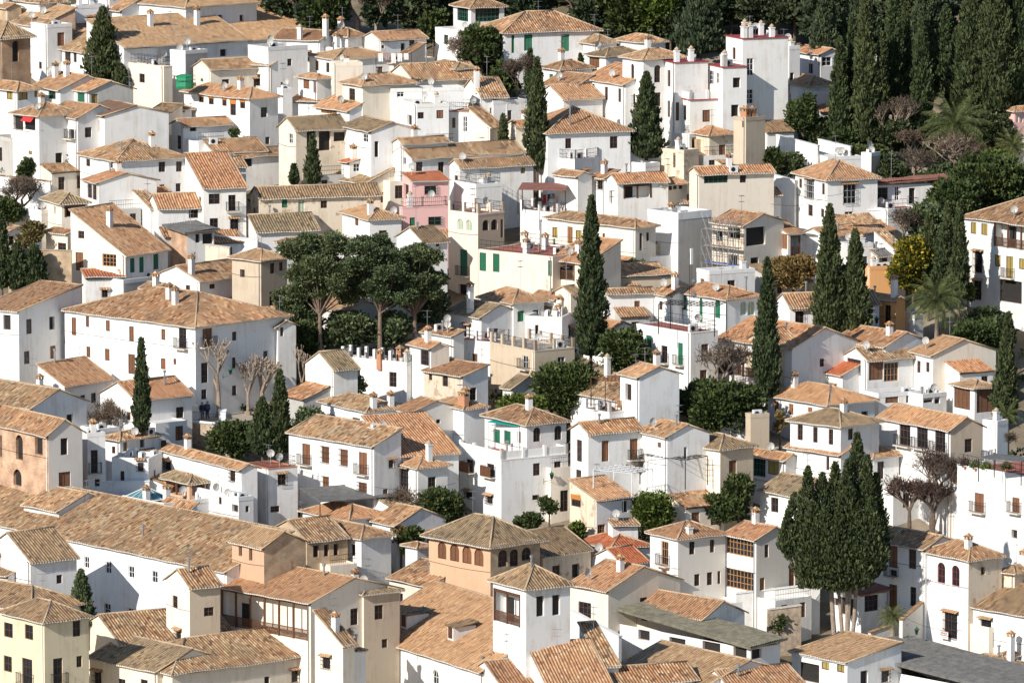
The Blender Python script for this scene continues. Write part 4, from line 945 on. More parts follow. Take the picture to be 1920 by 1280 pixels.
H('lower cream front with two barred windows below the glazed band', 1480, 200, 1445, 2015, 72, 6, 'sR', '1570 240 1655 275 wg;1812 232 1905 300 wg', p=19, col='w', rc='tile_orange')
H('cream house with a long brown hipped roof and red door', 925, 426, 265, 1078, 47, 7.5, 'hip', '302 422 342 505 y;415 420 455 550 d;478 445 522 528 y;955 468 978 600 w;1008 462 1028 530 w;680 470 695 540 w', p=20, col='c', rc='tile', ch='')
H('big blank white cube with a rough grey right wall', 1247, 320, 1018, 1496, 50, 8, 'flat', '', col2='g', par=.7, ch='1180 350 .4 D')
H('small beige rendered terrace block left of the white cube', 1052, 556, 1012, 1188, 68, 4, 'flat', '', col='b')
H('brick house being rebuilt behind the scaffolding', 1745, 412, 1500, 2040, 47, 8, 'gL', '1600 430 1730 510 o;1530 450 1580 530 o;1755 425 1900 560 o;1625 630 1690 715 o;1790 650 1850 730 o', col='a', col2='c', dr=12, p=18, rc='tile_orange')
H('tile roofed veranda with a clay jar left of the tall middle cypress', 560, 695, 285, None, 45, 8, 'sL', '300 670 335 800 S;345 690 470 820 G', dr=5, p=20, col='c', rc='tile_orange')
H('veranda roof right of the tall middle cypress', 830, 700, 640, 860, 46, 4, 'sL', '', p=20, col='w', rc='tile_orange')
H('white house with an old wavy roof right of the tall middle cypress', 715, 922, 680, 1062, 72, 5.5, 'gR', '918 975 960 1035 s', p=22, rc='tile')
H('white house with a pale roof falling left beside the antenna mast', 1205, 938, 1060, 1400, 50, 5.5, 'gL', '1105 978 1128 1043 w', p=20, rc='tile')
H('garden wall house capped with tiles above the wavy roof', 800, 790, 690, 1200, 70, 5, 'sR', '', p=8, col='b', rc='tile')
H('little bright orange roof right of the tall middle cypress', 800, 755, 660, 860, 50, 4, 'hip', '', p=18, rc='tile_red')
H('white house with a pointed tile roof and green door left of the cypress', 10, 988, -235, 240, 56, 5.5, 'hip', '40 1052 92 1130 S;155 1045 200 1080 S', p=26, rc='tile_orange')
H('roof with patches of new orange tiles behind the pointed roof', 330, 960, 160, 420, 50, 5, 'gL', '', p=24, rc='tile_orange')
H('cream gabled cottage touching the tall middle cypress', 440, 920, 325, 520, 48, 6, 'gR', '', col='c', p=24, rc='tile_old')
H('plain white flat roofed block with an urn chimney', 375, 1100, 100, 480, 16, 5, 'flat', '180 1155 190 1240 o', ch='355 1085 1.6 w')
H('white house with a red floored roof terrace and thin pergola frame', 1340, 1218, 932, 1545, 54, 7.5, 'flat', '1005 1235 1045 1360 S;1120 1310 1165 1440 wb;1243 1290 1282 1455 Sb', floor='redfloor', par=.04, rail=5)
H('white house with green shuttered arches behind the red roof terrace', 1612, 962, 1215, 1862, 52, 7, 'hip', '1270 918 1310 1045 Sa;1405 955 1430 1135 Sa;1523 965 1563 1105 Sa;1712 980 1760 1085 la;1770 980 1820 1085 la', p=21, rc='tile_orange', ch='1755 905 1.3 m')
H('white rooftop boxes above the green shuttered arches', 1480, 755, 1385, 1822, 63, 6, 'flat', '')
H('white house with a bright roof over a deep vine covered terrace', 2100, 1335, 1545, None, 50, 7, 'gL', '1440 1340 1530 1510 G;1560 1340 1820 1540 G', dr=9, p=20, rc='tile_orange')
H('low terrace with a red floor in front of the vine covered terrace', 1900, 1650, 1380, None, 48, 3, 'flat', '', dr=5, floor='redfloor', par=.05, rail=1)
H('sunlit roof corner in the shade behind the middle cypress', 745, 1200, 480, 940, 50, 4, 'gL', '', p=20, rc='tile_orange')
Tl(1, 3)
H('large white house with bay window grilles and a hipped roof', 445, 64, 205, 822, 66, 8.5, 'hip', '232 60 254 130 w;285 60 345 210 tg;403 95 425 180 w;565 100 660 250 tg;570 305 645 350 t;300 255 335 340 w;395 285 420 350 w', p=26, rc='tile_orange')
H('long white annex with a flat red brown roof and terrace', 762, 112, 735, 1320, 73, 6.5, 'slab', '810 125 900 220 w;950 120 985 225 t;1058 128 1103 252 o;740 325 765 390 S', rc='rust')
H('terrace with red brown rails in front of the flat roofed annex', 900, 292, 752, 1140, 60, 5, 'flat', '', rail=5, floor='redfloor', par=.06)
H('white house with a pale sloping roof right of the tall paired cypresses', 430, 496, 245, 942, 46, 5, 'gR', '525 510 720 545 w;835 485 925 550 wg', p=21, rc='tile_orange')
H('flat white box between the paired cypresses and the yellow mimosa', 595, 552, 528, 790, 68, 5.5, 'flat', '')
H('white veranda house with a wooden balcony left of the paired cypresses', 150, 474, -20, 250, 55, 6, 'sR', '110 475 158 590 d;165 480 250 640 G', p=16, rc='tile_orange')
H('dark wooden porch room left of the paired cypresses', 395, 500, 190, 420, 35, 4.5, 'slab', '200 510 290 640 G;305 505 385 660 o', rc='felt_grey', col='w')
H('white house with a barred window left of the tall paired cypresses', 165, 1022, 60, 835, 74, 6, 'gR', '205 1048 270 1200 wg', p=24, rc='tile_orange', dl=8)
H('orange box shaped roof room beside the mimosa', 765, 722, 752, 972, 70, 5, 'flat', '', col='o')
H('house with a glowing orange facade and tile roof beside the mimosa', 962, 974, 700, 985, 52, 6, 'gL', '875 1005 920 1140 w', col='o', p=22, rc='tile_orange', ch='890 880 1.8 w')
H('tall white house with ochre blinds and a wooden balcony at the right edge', 2200, 442, 1472, None, 54, 12, 'hip', '1520 385 1562 475 y;1600 395 1645 485 y;1695 385 2100 580 G;1550 605 1605 765 wg;1545 820 1600 968 wg;1697 632 1745 718 y;1785 640 1838 805 yb;1882 658 1930 742 y;1680 820 1950 990 o', dr=12, p=24, rc='tile')
H('small white house with a tin roof left of the mimosa', 820, 640, 800, 940, 60, 4.5, 'sR', '835 650 895 700 w', p=18, rc='felt_grey')
H('house with a striped roof just above the tin roofed house', 960, 600, 795, 1010, 60, 5, 'sR', '', p=22)
H('white courtyard wall block with a curved top beside the palm', 1100, 1085, 965, 1140, 50, 4, 'flat', '')

# ---- upper part
Tl(0, 0)
H('brown brick bell tower with a pointed roof and one arched opening', 14, 270, -170, 228, 56, 12, 'hip', '92 308 142 462 oa', cat='bell tower', name='bell_tower', col='q', p=36, rc='tile_old', ov=.5)
H('low shed roof in front of the bell tower', -200, 575, None, 215, 60, 5, 'sR', '', dl=5, p=25, rc='tile')
H('brick walled house with a straw coloured roof at the upper left', 378, 158, 150, 566, 65, 6, 'sL', '195 140 215 160 oa', col='n', col2='k', p=22, rc='tile_pale')
H('plain white wall house behind the upper left conifer', 570, 45, 545, 790, 58, 6, 'flat', '')
H('white walled yard building right of the bell tower', 355, 188, 232, 540, 58, 7, 'flat', '')
H('brown roofed house behind the white yard wall', 330, 200, 90, 500, 55, 6, 'gL', '', p=20, rc='tile')
H('house with a brown roof and three bright bays left of the conifer', 700, 402, 395, None, 60, 6, 'gL', '430 375 465 470 w;485 385 530 480 w;550 395 575 470 w', dr=8, p=24, rc='tile')
H('long church like building with a straw roof and a shaded blue wall', 930, 358, None, 1860, 50, 7, 'sR', '1650 370 1700 425 o', p=20, rc='tile_pale', ch='1128 200 1.4 w;1478 185 1.6 w;1320 330 2.2 A;1410 330 3.5 A', dl=7)
H('large building with a wide straw roof and sunken roof window at the top', 1858, 302, None, 2400, 50, 3, 'sR', '', dl=9.5, p=19, rc='tile_pale', ch='1800 60 1 w')
H('long plain white building along the top edge at the left', 1393, 52, 925, 1925, 47, 7, 'hip', '', p=20, rc='tile_pale')
H('brown roof at the top edge left of the long plain building', 912, 80, 560, None, 50, 5, 'gL', '', dr=6, p=22, rc='tile')
H('sunken roof below the long plain white building', 1062, 172, 845, None, 44, 3, 'gL', '', dr=5, p=22)
H('cream house with a white railed roof terrace beside the conifer', 1228, 502, 965, 1262, 50, 6.5, 'flat', '1045 555 1085 620 w', col='c', rail=5, floor='redfloor', par=.06)
H('grey gabled house behind the railed roof terrace', 1390, 385, 1275, 1555, 45, 6.5, 'flat', '', col2='g')
H('cream house with a small arched window right of the green tarpaulin', 1580, 524, 1450, 2240, 60, 6, 'gR', '1500 585 1530 615 Sa', p=22, col='c', rc='tile')
H('large white house with a row of orange blinds', 1872, 738, 1380, 2085, 49, 7.5, 'hip', '1490 700 1528 770 O;1565 705 1602 780 O;1665 718 1700 795 O;1727 730 1768 865 O;1800 738 1838 815 O', p=22, rc='tile_orange', ch='')
H('white house with a flat tile roof below the orange blind house', 1375, 948, 1285, 1735, 62, 5, 'gR', '1400 950 1500 985 o', p=20, rc='tile')
H('tiny white turret with its own tile roof', 1345, 818, 1318, 1438, 60, 4, 'hip', '1370 820 1385 840 o', p=20)

H('cream block with a large bright orange shutter', 1182, 905, 1028, 1370, 22, 5, 'sL', '1035 915 1135 1005 Of', col='c', p=10)
H('white house with a dark brown smooth roof and a long blank side wall', 783, 870, 588, 1265, 63, 8.5, 'gL', '627 885 663 973 w;708 898 747 988 w;625 1078 662 1130 w;700 1090 740 1120 w', p=13, rc='tile_brown')
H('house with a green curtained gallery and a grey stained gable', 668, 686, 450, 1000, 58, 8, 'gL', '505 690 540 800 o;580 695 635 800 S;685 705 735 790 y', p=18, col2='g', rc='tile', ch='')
H('white house with one wide dark green window and two chimneys', 452, 675, 245, None, 55, 7.5, 'gL', '340 680 440 745 n', dr=7, p=20, rc='tile_orange', ch='415 580 1.2 w;500 570 1.2 w;375 580 .8 D')
H('white house with ochre yellow shutters at the upper left edge', 128, 678, -120, 290, 48, 8, 'hip', '50 680 95 748 y;137 690 208 750 y;258 680 280 730 y', p=22, rc='tile')
H('white house with a red awning over a glazed corner', 292, 870, 95, 600, 52, 9, 'hip', '100 870 172 975 o;188 870 265 975 R;205 1130 250 1160 y', p=22, rc='tile', dr=6)
H('tall white house with four brown windows below a small roof terrace', 583, 885, 335, None, 50, 8.5, 'gL', '375 870 400 955 w;455 880 490 1005 wb;370 1055 407 1145 w;455 1070 492 1215 w;520 970 555 1040 ob', dr=6, p=20, rc='tile_orange')
H('low white building with a grey sunlit wall at the left edge', 128, 1050, -60, 290, 58, 4.5, 'flat', '', col='g')
H('white house with a wide hipped roof and a chimney casting a shadow', 875, 1206, 600, 1400, 60, 7, 'hip', '645 1190 675 1250 w;815 1210 845 1260 w;1190 1215 1240 1290 w;1320 1210 1365 1290 w;1195 1385 1235 1440 w;1317 1375 1357 1438 w', p=21, rc='tile', ch='1140 1098 1.1 w')
H('low terrace roof with plants and an air conditioner', 1605, 1146, None, 2000, 66, 4, 'sR', '', dl=3, p=18, ch='1600 1085 .5 C', rc='tile')
H('brown framed glazed house under a striped roof strip', 1480, 1262, 1400, 1845, 70, 6, 'gR', '1530 1272 1650 1312 w;1680 1272 1805 1308 w', p=22, rc='tile', col='w')
H('low roof under dark rafters right of the glazed house', 1780, 1180, None, 2150, 60, 3.5, 'gR', '1800 1190 1900 1250 o', dl=4, p=16, rc='tile')
Tl(1, 0)
H('white house with a sloping roof and a very long blank gable wall', 738, 94, 630, 1175, 64, 7, 'gL', '655 100 690 205 w;693 105 725 220 w', p=14, rc='tile_orange')
Tl(0, 1)
H('little white house with a pointed roof below the bare hillside trees', 690, 268, 545, 800, 45, 6, 'hip', '', p=28, rc='tile_orange')
H('white flat roofed terraces below the little pointed roof', 630, 365, 440, 800, 48, 5, 'flat', '', ch='525 350 1.6 w')
H('white house with a low fan shaped roof', 590, 445, 400, 1040, 60, 6.5, 'hip', '445 455 470 530 s;525 470 550 545 w', p=14, rc='tile_pale')
H('white house with a striped roof and a grey peeling gable', 935, 302, 800, 1278, 56, 6, 'gR', '1085 325 1120 395 o;1150 300 1190 360 w;940 345 960 360 o', p=20, col='l', col2='w', rc='tile_orange')
H('cream walled shed with a steep narrow roof and laundry line', 1032, 472, 1020, 1268, 46, 5, 'sL', '', p=20, col='c', rc='tile_orange')
H('tall cream blank wall house left of the long ridged roof', 600, 475, 565, 800, 78, 9, 'flat', '', col='c')
H('cream house with one tall balcony door and a long ridged roof', 800, 640, 648, 1195, 58, 8.5, 'hip', '698 665 742 820 wb', p=22, col='c', rc='tile', ch='765 510 .6 D')
H('long low roof running right behind the white roof terraces', 1180, 603, None, 1690, 66, 6, 'gR', '', dl=7, p=22, rc='tile', col='c')
H('long white parapet wall house with one square window', 1010, 668, None, 1560, 78, 7.5, 'flat', '1058 675 1110 730 t', dl=3)
H('white terrace house with dark square windows and a stair wall', 1205, 785, 1080, 1446, 72, 8, 'flat', '1132 862 1168 940 o;1212 842 1260 892 w;1355 828 1405 888 s', floor='greyfloor')
H('white house with an orange brick balustrade', 1600, 842, 1448, 1700, 22, 6.5, 'flat', '1470 885 1495 960 s;1555 875 1585 990 t', rail=4, par=.06)
H('cream gabled house with a steep striped side roof', 1755, 950, 1600, 1842, 32, 6, 'sR', '', p=33, col='c', rc='tile')
H('house with a striped roof and a square white chimney at its left', 1690, 728, None, 1885, 72, 5.5, 'gR', '', dl=7, p=26, rc='tile', ch='1655 660 1.8 w')
H('dark roofed shed between laundry line and the evergreen', 1500, 515, None, 1640, 60, 6, 'hip', '', dl=6, p=20, rc='tile_old')
H('hexagonal looking white lookout with green glazed windows', 1612, 54, 1480, 1862, 62, 8.5, 'hip', '1508 60 1590 160 N;1645 62 1828 165 N', cat='lookout', p=24, rc='tile', cor='orange')
H('white lower body of the green glazed lookout', 1610, 245, 1345, 1880, 60, 7.5, 'flat', '1408 262 1440 335 n', floor='redfloor')
H('cream gabled house left of the green awning terrace', 110, 490, -60, 320, 42, 6, 'gL', '', p=16, col='c', rc='tile')
H('white house with a small green awning over its door', 457, 592, 318, 562, 54, 6, 'hip', '355 600 400 665 s;435 602 458 700 s', p=18, rc='tile_orange')
H('white block with a shaded right wall and an antenna', 92, 358, -60, 388, 55, 8, 'flat', '', ch='200 370 1.2 A')
H('narrow tile roof behind the shaded white block', 480, 305, 130, None, 30, 5.5, 'gL', '', dr=5, p=18, rc='tile_orange', ch='330 330 1.2 W;522 290 1.9 w')
H('small white block beside the orange blind house', 200, 668, 160, 266, 60, 5, 'flat', '')
H('low faded pink roof between white walls', 485, 765, 262, None, 24, 3.5, 'gL', '', dr=5, p=12, rc='tile_orange')
H('white house with a bright timber window beside the tall cream house', 700, 832, 450, None, 55, 6, 'gL', '485 812 605 850 Q', dr=7, p=22, rc='tile_orange')
H('ruined cream house with an open upper floor and sagging roof', 300, 976, 170, 690, 62, 8, 'gR', '245 1000 275 1080 t;380 985 450 1150 o;470 985 560 1130 o;600 990 700 1060 o', p=27, col='c', col2='a', rc='tile_old')
H('white house with a ragged roof joined to the ruined house', 862, 988, 640, 1205, 64, 9, 'gL', '793 1005 848 1068 t;890 1060 920 1180 o', p=16, rc='tile_old', col2='w')
H('ragged straw coloured roof sloping left below the ragged roofed house', 830, 1374, 545, None, 55, 4, 'gL', '600 1385 640 1430 w', dr=8, p=20, col='c', rc='tile_old')
H('low peeling yard house in front of the ruined cream house', 300, 1215, 190, 760, 66, 4.2, 'sR', '520 1225 560 1280 o;640 1220 675 1270 s', p=8, col='a', rc='tile_old')
H('white shed with a red lean-to roof right of the ruined house', 700, 1220, 640, 850, 58, 5, 'sL', '730 1225 780 1290 t', p=10, rc='tile_red')
H('house with a long striped roof and a white left gable', 1172, 1190, 1015, 2010, 60, 7, 'gR', '1080 1180 1130 1228 w;1200 1215 1250 1300 w;1365 1215 1410 1300 w', p=23, rc='tile')
H('upper strip of striped roof behind the long striped roof', 1100, 1080, 1030, 1440, 60, 8, 'gR', '', p=22, rc='tile')
H('white house with a striped roof in front of the long striped roof', 1530, 1256, 1452, 2080, 66, 7, 'gR', '1985 1260 2020 1300 y', p=24, rc='tile')
H('white roof terrace with a metal rail above the evergreens', 1780, 760, 1700, 2030, 60, 5, 'flat', '', rail=2)
Tl(0, 2)
H('long white house with green blinds and a red edged roof', -60, 242, None, 655, 70, 8, 'hip', '0 265 15 400 S;90 262 155 380 S;368 260 430 385 S', dl=8, p=24, rc='tile', cor='redpaint', fas='redpaint')
H('small white arched lookout with a pointed roof', 640, 324, 490, 785, 54, 6.5, 'hip', '510 325 533 385 oa', p=26, rc='tile')
H('house with a grey weathered hipped roof', 705, 424, 565, 1000, 54, 8, 'hip', '580 415 655 500 s', p=21, rc='tile_old')
H('roof peeking over the grey weathered roof', 1000, 318, 800, 1150, 56, 7.5, 'hip', '', p=22, rc='tile')
H('grand white villa with arched windows and a hipped roof', 985, 444, 830, 1300, 58, 12, 'hip', '893 480 915 605 wa;1067 490 1113 620 wa;1070 693 1115 800 w;890 685 915 785 wb', p=21, rc='tile')
H('villa wing with a bright red roof terrace and many white chimneys', 1222, 472, 1146, 1470, 68, 12, 'flat', '1165 525 1188 652 w;1165 755 1185 880 w;1222 770 1245 905 w;1285 785 1307 900 w', floor='redpaint', par=0.01, ch='1150 432 1.2 W;1237 452 1.2 W;1378 420 1.3 W')
H('villa wing with a white framed terrace door under a red roof', 1580, 507, 1460, 1762, 68, 12, 'flat', '1478 530 1512 635 t;1530 545 1555 630 t', floor='redpaint', par=0.01, ch='1465 440 1.2 W;1538 412 1.3 W;1583 475 1.4 W')
H('villa balcony block with a red ledge and brown fence', 1335, 752, 1205, 1602, 68, 8.5, 'flat', '1222 775 1245 905 w;1285 790 1307 900 w', floor='redpaint', par=0.01, rail=3)
H('tall white villa tower with tall white framed windows and chimneys', 1730, 292, 1605, 2072, 68, 14, 'flat', '1760 437 1812 570 t;1752 670 1808 780 t', floor='redpaint', par=0.01, ch='1622 245 1.2 W;1703 262 1.2 W;1745 272 1.4 W;1810 255 1.3 W;1868 268 1.2 W;2005 260 1.0 W')
H('white villa wing with three tall windows under a tile roof', 850, 634, 540, None, 60, 9, 'gL', '595 630 620 672 w;695 650 718 750 w;795 665 818 767 w', dr=8, p=20, rc='tile_orange')
H('small white house with a hipped roof and a green window', 365, 520, 235, 602, 54, 7, 'hip', '280 555 307 598 S', p=23, rc='tile')
H('striped roof house right of the slender left cypress', 385, 746, None, 680, 62, 7, 'gR', '', dl=6, p=22, rc='tile_orange')
H('small tile roof just above the striped roof by the cypress', 470, 655, 230, None, 48, 7, 'gL', '', dr=6, p=20, rc='tile_orange')
H('cream blank wall behind the slender left cypress', 378, 712, 250, 402, 48, 6, 'flat', '', col='c')
H('white house with a broad pyramid roof between the two cypresses', 268, 996, None, 888, 70, 7.5, 'hip', '735 1022 792 1115 w;400 1038 445 1115 w', dl=10, p=24, rc='tile_orange', ch='435 940 2.4 m')
H('tile roof wing left of the slender left cypress', 30, 950, -40, 300, 60, 6, 'gR', '', p=24, col='c', rc='tile_orange')
H('white terrace house with white posts and a brown floor', 470, 1200, 215, 650, 42, 5, 'flat', '', rail=1, floor='redfloor', par=.05, ch='')
H('little white penthouse with a hooded brick chimney', 600, 1030, 485, 640, 60, 6, 'sL', '520 1090 560 1145 t;603 1030 620 1060 o', p=10)
H('white stepped wall house running down to the right', 650, 1130, 560, 985, 70, 4.5, 'sR', '', p=6, rc='tile_orange', ch='')
H('broken white terraces among the ruined walls', 1000, 1230, 640, 1110, 50, 3.5, 'flat', '')
H('tan brick box shaped building in the ruined garden', 1388, 1050, 1292, 1620, 72, 4.5, 'flat', '', col='n')
H('beige tower block with clay chimneys on its flat roof', 1755, 885, 1662, 1900, 50, 9, 'flat', '1725 895 1745 955 w', col='b', ch='1670 838 1 b;1765 862 1 b;1800 835 1 b;1882 858 1 b')
H('ruined villa garden room with an orange tile roof', 1480, 1010, 1330, 1660, 55, 5.5, 'hip', '', p=20, col='a', rc='tile_orange')
H('white ruined lower walls of the terraced villa garden', 1330, 1010, 1200, 1500, 50, 5, 'flat', '1350 900 1420 1030 o;1240 925 1270 1060 o', col='w')
H('peeling cream lower house below the villa', 1290, 1130, 1120, 1400, 45, 5, 'flat', '1210 1140 1225 1260 o', col='a')
Tl(0, 3)
H('white house with an orange roof left of the cypress row', 395, 408, 200, 565, 58, 7, 'gL', '405 430 475 495 t', p=17, rc='tile_orange')
H('small striped hipped roof below the orange roof', 300, 645, None, 505, 64, 6, 'hip', '', dl=6, p=24, rc='tile_orange')
H('white curved parapet house beside the tall villa tower', 355, 692, 235, 470, 50, 5.5, 'flat', '', col='w')
H('shaded white annex in the shadow of the villa tower', 160, 350, None, 240, 62, 9, 'flat', '155 545 185 690 o', dl=5)
H('low shaded house with a tile strip below the villa tower', -10, 940, None, 370, 66, 4.5, 'sR', '100 965 170 1040 o;260 970 320 1050 o', dl=4, p=16)
H('pink house peeping in at the right edge', 1850, 830, 1835, 2100, 60, 6, 'hip', '1865 850 1880 920 l;1895 850 1912 920 l', col='p', p=22, rc='tile_orange')
H('white retaining blocks below the cypress row', 450, 1180, 375, 700, 70, 4, 'flat', '')
H('beige ended white wall block right of the retaining blocks', 775, 1150, 700, 842, 38, 6, 'flat', '', col='w', col2='b')
H('whitewashed house glimpsed between the cypress trunks', 640, 420, 560, 1250, 65, 6, 'flat', '', col='w')
H('small white gable high among the right cypresses', 1350, 210, 1310, 1420, 60, 5, 'sL', '', p=15, rc='felt_grey')

Tl(0, 0)
H('roof at the very top left corner behind the brick walled house', 60, 60, -200, 160, 58, 5, 'gL', '', p=22, col='n', rc='tile_pale')
H('house with a dark roof at the top edge behind the brick walled house', 300, 20, 60, 500, 55, 6, 'hip', '', p=22, rc='tile')
H('plain house at the top edge above the shaggy conifer', 820, -30, 600, 980, 52, 6, 'gL', '', p=20, rc='tile_pale')
# ================================================================= vegetation
def leafmesh(name, C, D, size, mat, aspect=1.6):
    """C centres (n,3); D preferred growth directions (n,3): small leaf tufts made of one bent quad each"""
    n = len(C); rs = np.random.RandomState(n % 9973)
    D = D / (np.linalg.norm(D, axis=1)[:, None] + 1e-9)
    r = rs.randn(n, 3); side = np.cross(D, r); side /= (np.linalg.norm(side, axis=1)[:, None] + 1e-9)
    s = size * (0.6 + 0.8 * rs.rand(n))[:, None]
    a = C - side * s * .5; b = C + side * s * .5; nn = np.cross(D, side)
    c = C + side * s * .28 + D * s * aspect + nn * s * .25; d = C - side * s * .28 + D * s * aspect - nn * s * .15
    V = np.stack([a, b, c, d], 1).reshape(-1, 3)
    me = bpy.data.meshes.new(name); me.vertices.add(4 * n); me.vertices.foreach_set('co', V.ravel())
    me.loops.add(4 * n); me.loops.foreach_set('vertex_index', np.arange(4 * n, dtype=np.int32))
    me.polygons.add(n); me.polygons.foreach_set('loop_start', np.arange(0, 4 * n, 4, dtype=np.int32)); me.polygons.foreach_set('loop_total', np.full(n, 4, dtype=np.int32))
    me.update(calc_edges=True); me.materials.append(M[mat]); return me
def gpos(x, ybase, w=None, lift=0.0):
    P = place(zx(x), zy(ybase), lift); return P
def hgt(P, ytop):
    D = (P - CAM).dot(fwd); return D
def dims(x, yt, yb, w, lift=0.0):
    P = place(zx(x), zy(yb), lift); D = (P - CAM).dot(fwd); m = D / F / 4
    return P, (yb - yt) * m / math.cos(DEL), w * m
TREEG = 'cypresses among the houses'
def trunk_mb(h, r, n=8, lean=(0, 0)):
    m = MB(); k = 5
    for i in range(k):
        a = i / k; b = (i + 1) / k
        m.beam((lean[0] * a, lean[1] * a, h * a - (.8 if i == 0 else 0)), (lean[0] * b, lean[1] * b, h * b), r * (1 - .55 * a), n, r * (1 - .55 * b), False)
    return m
def cypress(lab, x, yt, yb, w, mat='cypress', lift=2.6, bare=.04, lean=0.0, group=TREEG, name='cypress_tree', widest=.28, back=0.0):
    P, h, W = dims(x, yt, yb, w, lift)
    root = tag(empty(name, P), lab, 'cypress' if name == 'cypress_tree' else 'conifer', group)
    rs = np.random.RandomState(int(abs(x) * 7 + abs(yt)) % 99991)
    n = int(min(26000, 150 * h * W + 900))
    t = rs.rand(n) ** 1.15; ph = rs.rand(n) * 2 * np.pi
    def prof(t): return W / 2 * np.where(t < widest, (0.62 + .38 * np.sin(t / widest * np.pi / 2)), np.maximum(0.0, (1 - (t - widest) / (1 - widest))) ** .72)
    lump = 1 + .15 * np.sin(ph * 3 + t * 9 + rs.rand() * 6) + .14 * np.sin(ph * 5 - t * 23 + rs.rand() * 6) + .14 * np.sin(t * 47 + ph * 3) + .08 * np.sin(t * 90 - ph * 7)
    rad = prof(t) * lump * np.sqrt(.55 + .5 * rs.rand(n)); spike = (rs.rand(n) > .96) * rs.rand(n) * .16; rad = rad * (1 + spike)
    z = h * (bare + (1 - bare) * t) - h * .0
    C = np.stack([rad * np.cos(ph) + lean * t * h, rad * np.sin(ph), z], 1)
    D = np.stack([np.cos(ph) * .35, np.sin(ph) * .35, np.ones(n)], 1) + rs.randn(n, 3) * .22
    link('crown', leafmesh('crown', C, D, .17, mat, 2.1), root)
    m = MB(); prev = None
    for i in range(11):
        a = i / 10; rr = float(prof(np.array([a]))[0]) * .72 if i < 10 else .01
        prev2 = (lean * a * h, 0, h * (bare + (1 - bare) * a) * .985)
        if prev: m.beam(prev[0], prev2, prev[1], 9, rr, False)
        prev = (prev2, rr)
    link('inner_foliage', m.mesh('inner_foliage', mat), root)
    tk = trunk_mb(h * .5, max(.12, W * .06)); tk.beam((0, 0, -lift - 1), (0, 0, 0), max(.14, W * .06), 8); link('trunk', tk.mesh('trunk', 'bark'), root)
    return root
def lobes_tree(lab, x, yt, yb, w, mat='leaf', trunkfrac=.25, nl=9, size=.22, dens=1.2, lift=1.8, name='broadleaf_tree', cat='tree', group='trees and shrubs among the houses', flat=.75, bark='bark', tr=None, branch=True, gap=.0, seed=0, lobe=1.0):
    P, h, W = dims(x, yt, yb, w, lift)
    root = tag(empty(name, P), lab, cat, group)
    rs = np.random.RandomState((int(abs(x) * 13 + abs(yb)) + seed) % 99991)
    z0 = h * trunkfrac; ch_ = h - z0
    Cs, Ds = [], []; m = trunk_mb(z0 + ch_ * .5, tr or max(.09, W * .03))
    for i in range(nl):
        if i == 0: c = np.array([0, 0, z0 + ch_ * .62])
        else:
            a = i * 2.4 + rs.rand() * .6; rr = W * .5 * ((.30 + .34 * rs.rand()) if lobe == 1 else (.15 + .72 * rs.rand())); c = np.array([math.cos(a) * rr, math.sin(a) * rr, z0 + ch_ * (.22 + .6 * rs.rand() - .18 * (rr / W))])
        R_ = W * (.22 + .12 * rs.rand()) * lobe; Rz = min(R_ * flat + .1, ch_ * .42)
        c[2] = min(c[2], h - Rz); c[2] = max(c[2], z0 * .9 + Rz * .55)
        n = int(min(3200, (120 * R_ * R_ * 4 * dens + 60)))
        v = rs.randn(n, 3); v /= np.linalg.norm(v, axis=1)[:, None]
        lump = 1 + .2 * np.sin(v[:, 0] * 6 + i) * np.sin(v[:, 1] * 6 + 2 * i) + .15 * np.sin(v[:, 2] * 11 + i)
        rad = (rs.rand(n) ** .4) * lump
        Cs.append(c + v * rad[:, None] * np.array([R_, R_, Rz])); Ds.append(v + np.array([0, 0, .5]) + rs.randn(n, 3) * .4)
        if branch: m.beam((0, 0, z0 * .7 + ch_ * .1), tuple(c), max(.05, W * .012), 5, .03, False)
    m.beam((0, 0, -lift - 1), (0, 0, 0), tr or max(.1, W * .03), 8)
    link('crown', leafmesh('crown', np.concatenate(Cs), np.concatenate(Ds), size, mat, 1.2), root)
    link('trunk', m.mesh('trunk', bark), root)
    return root
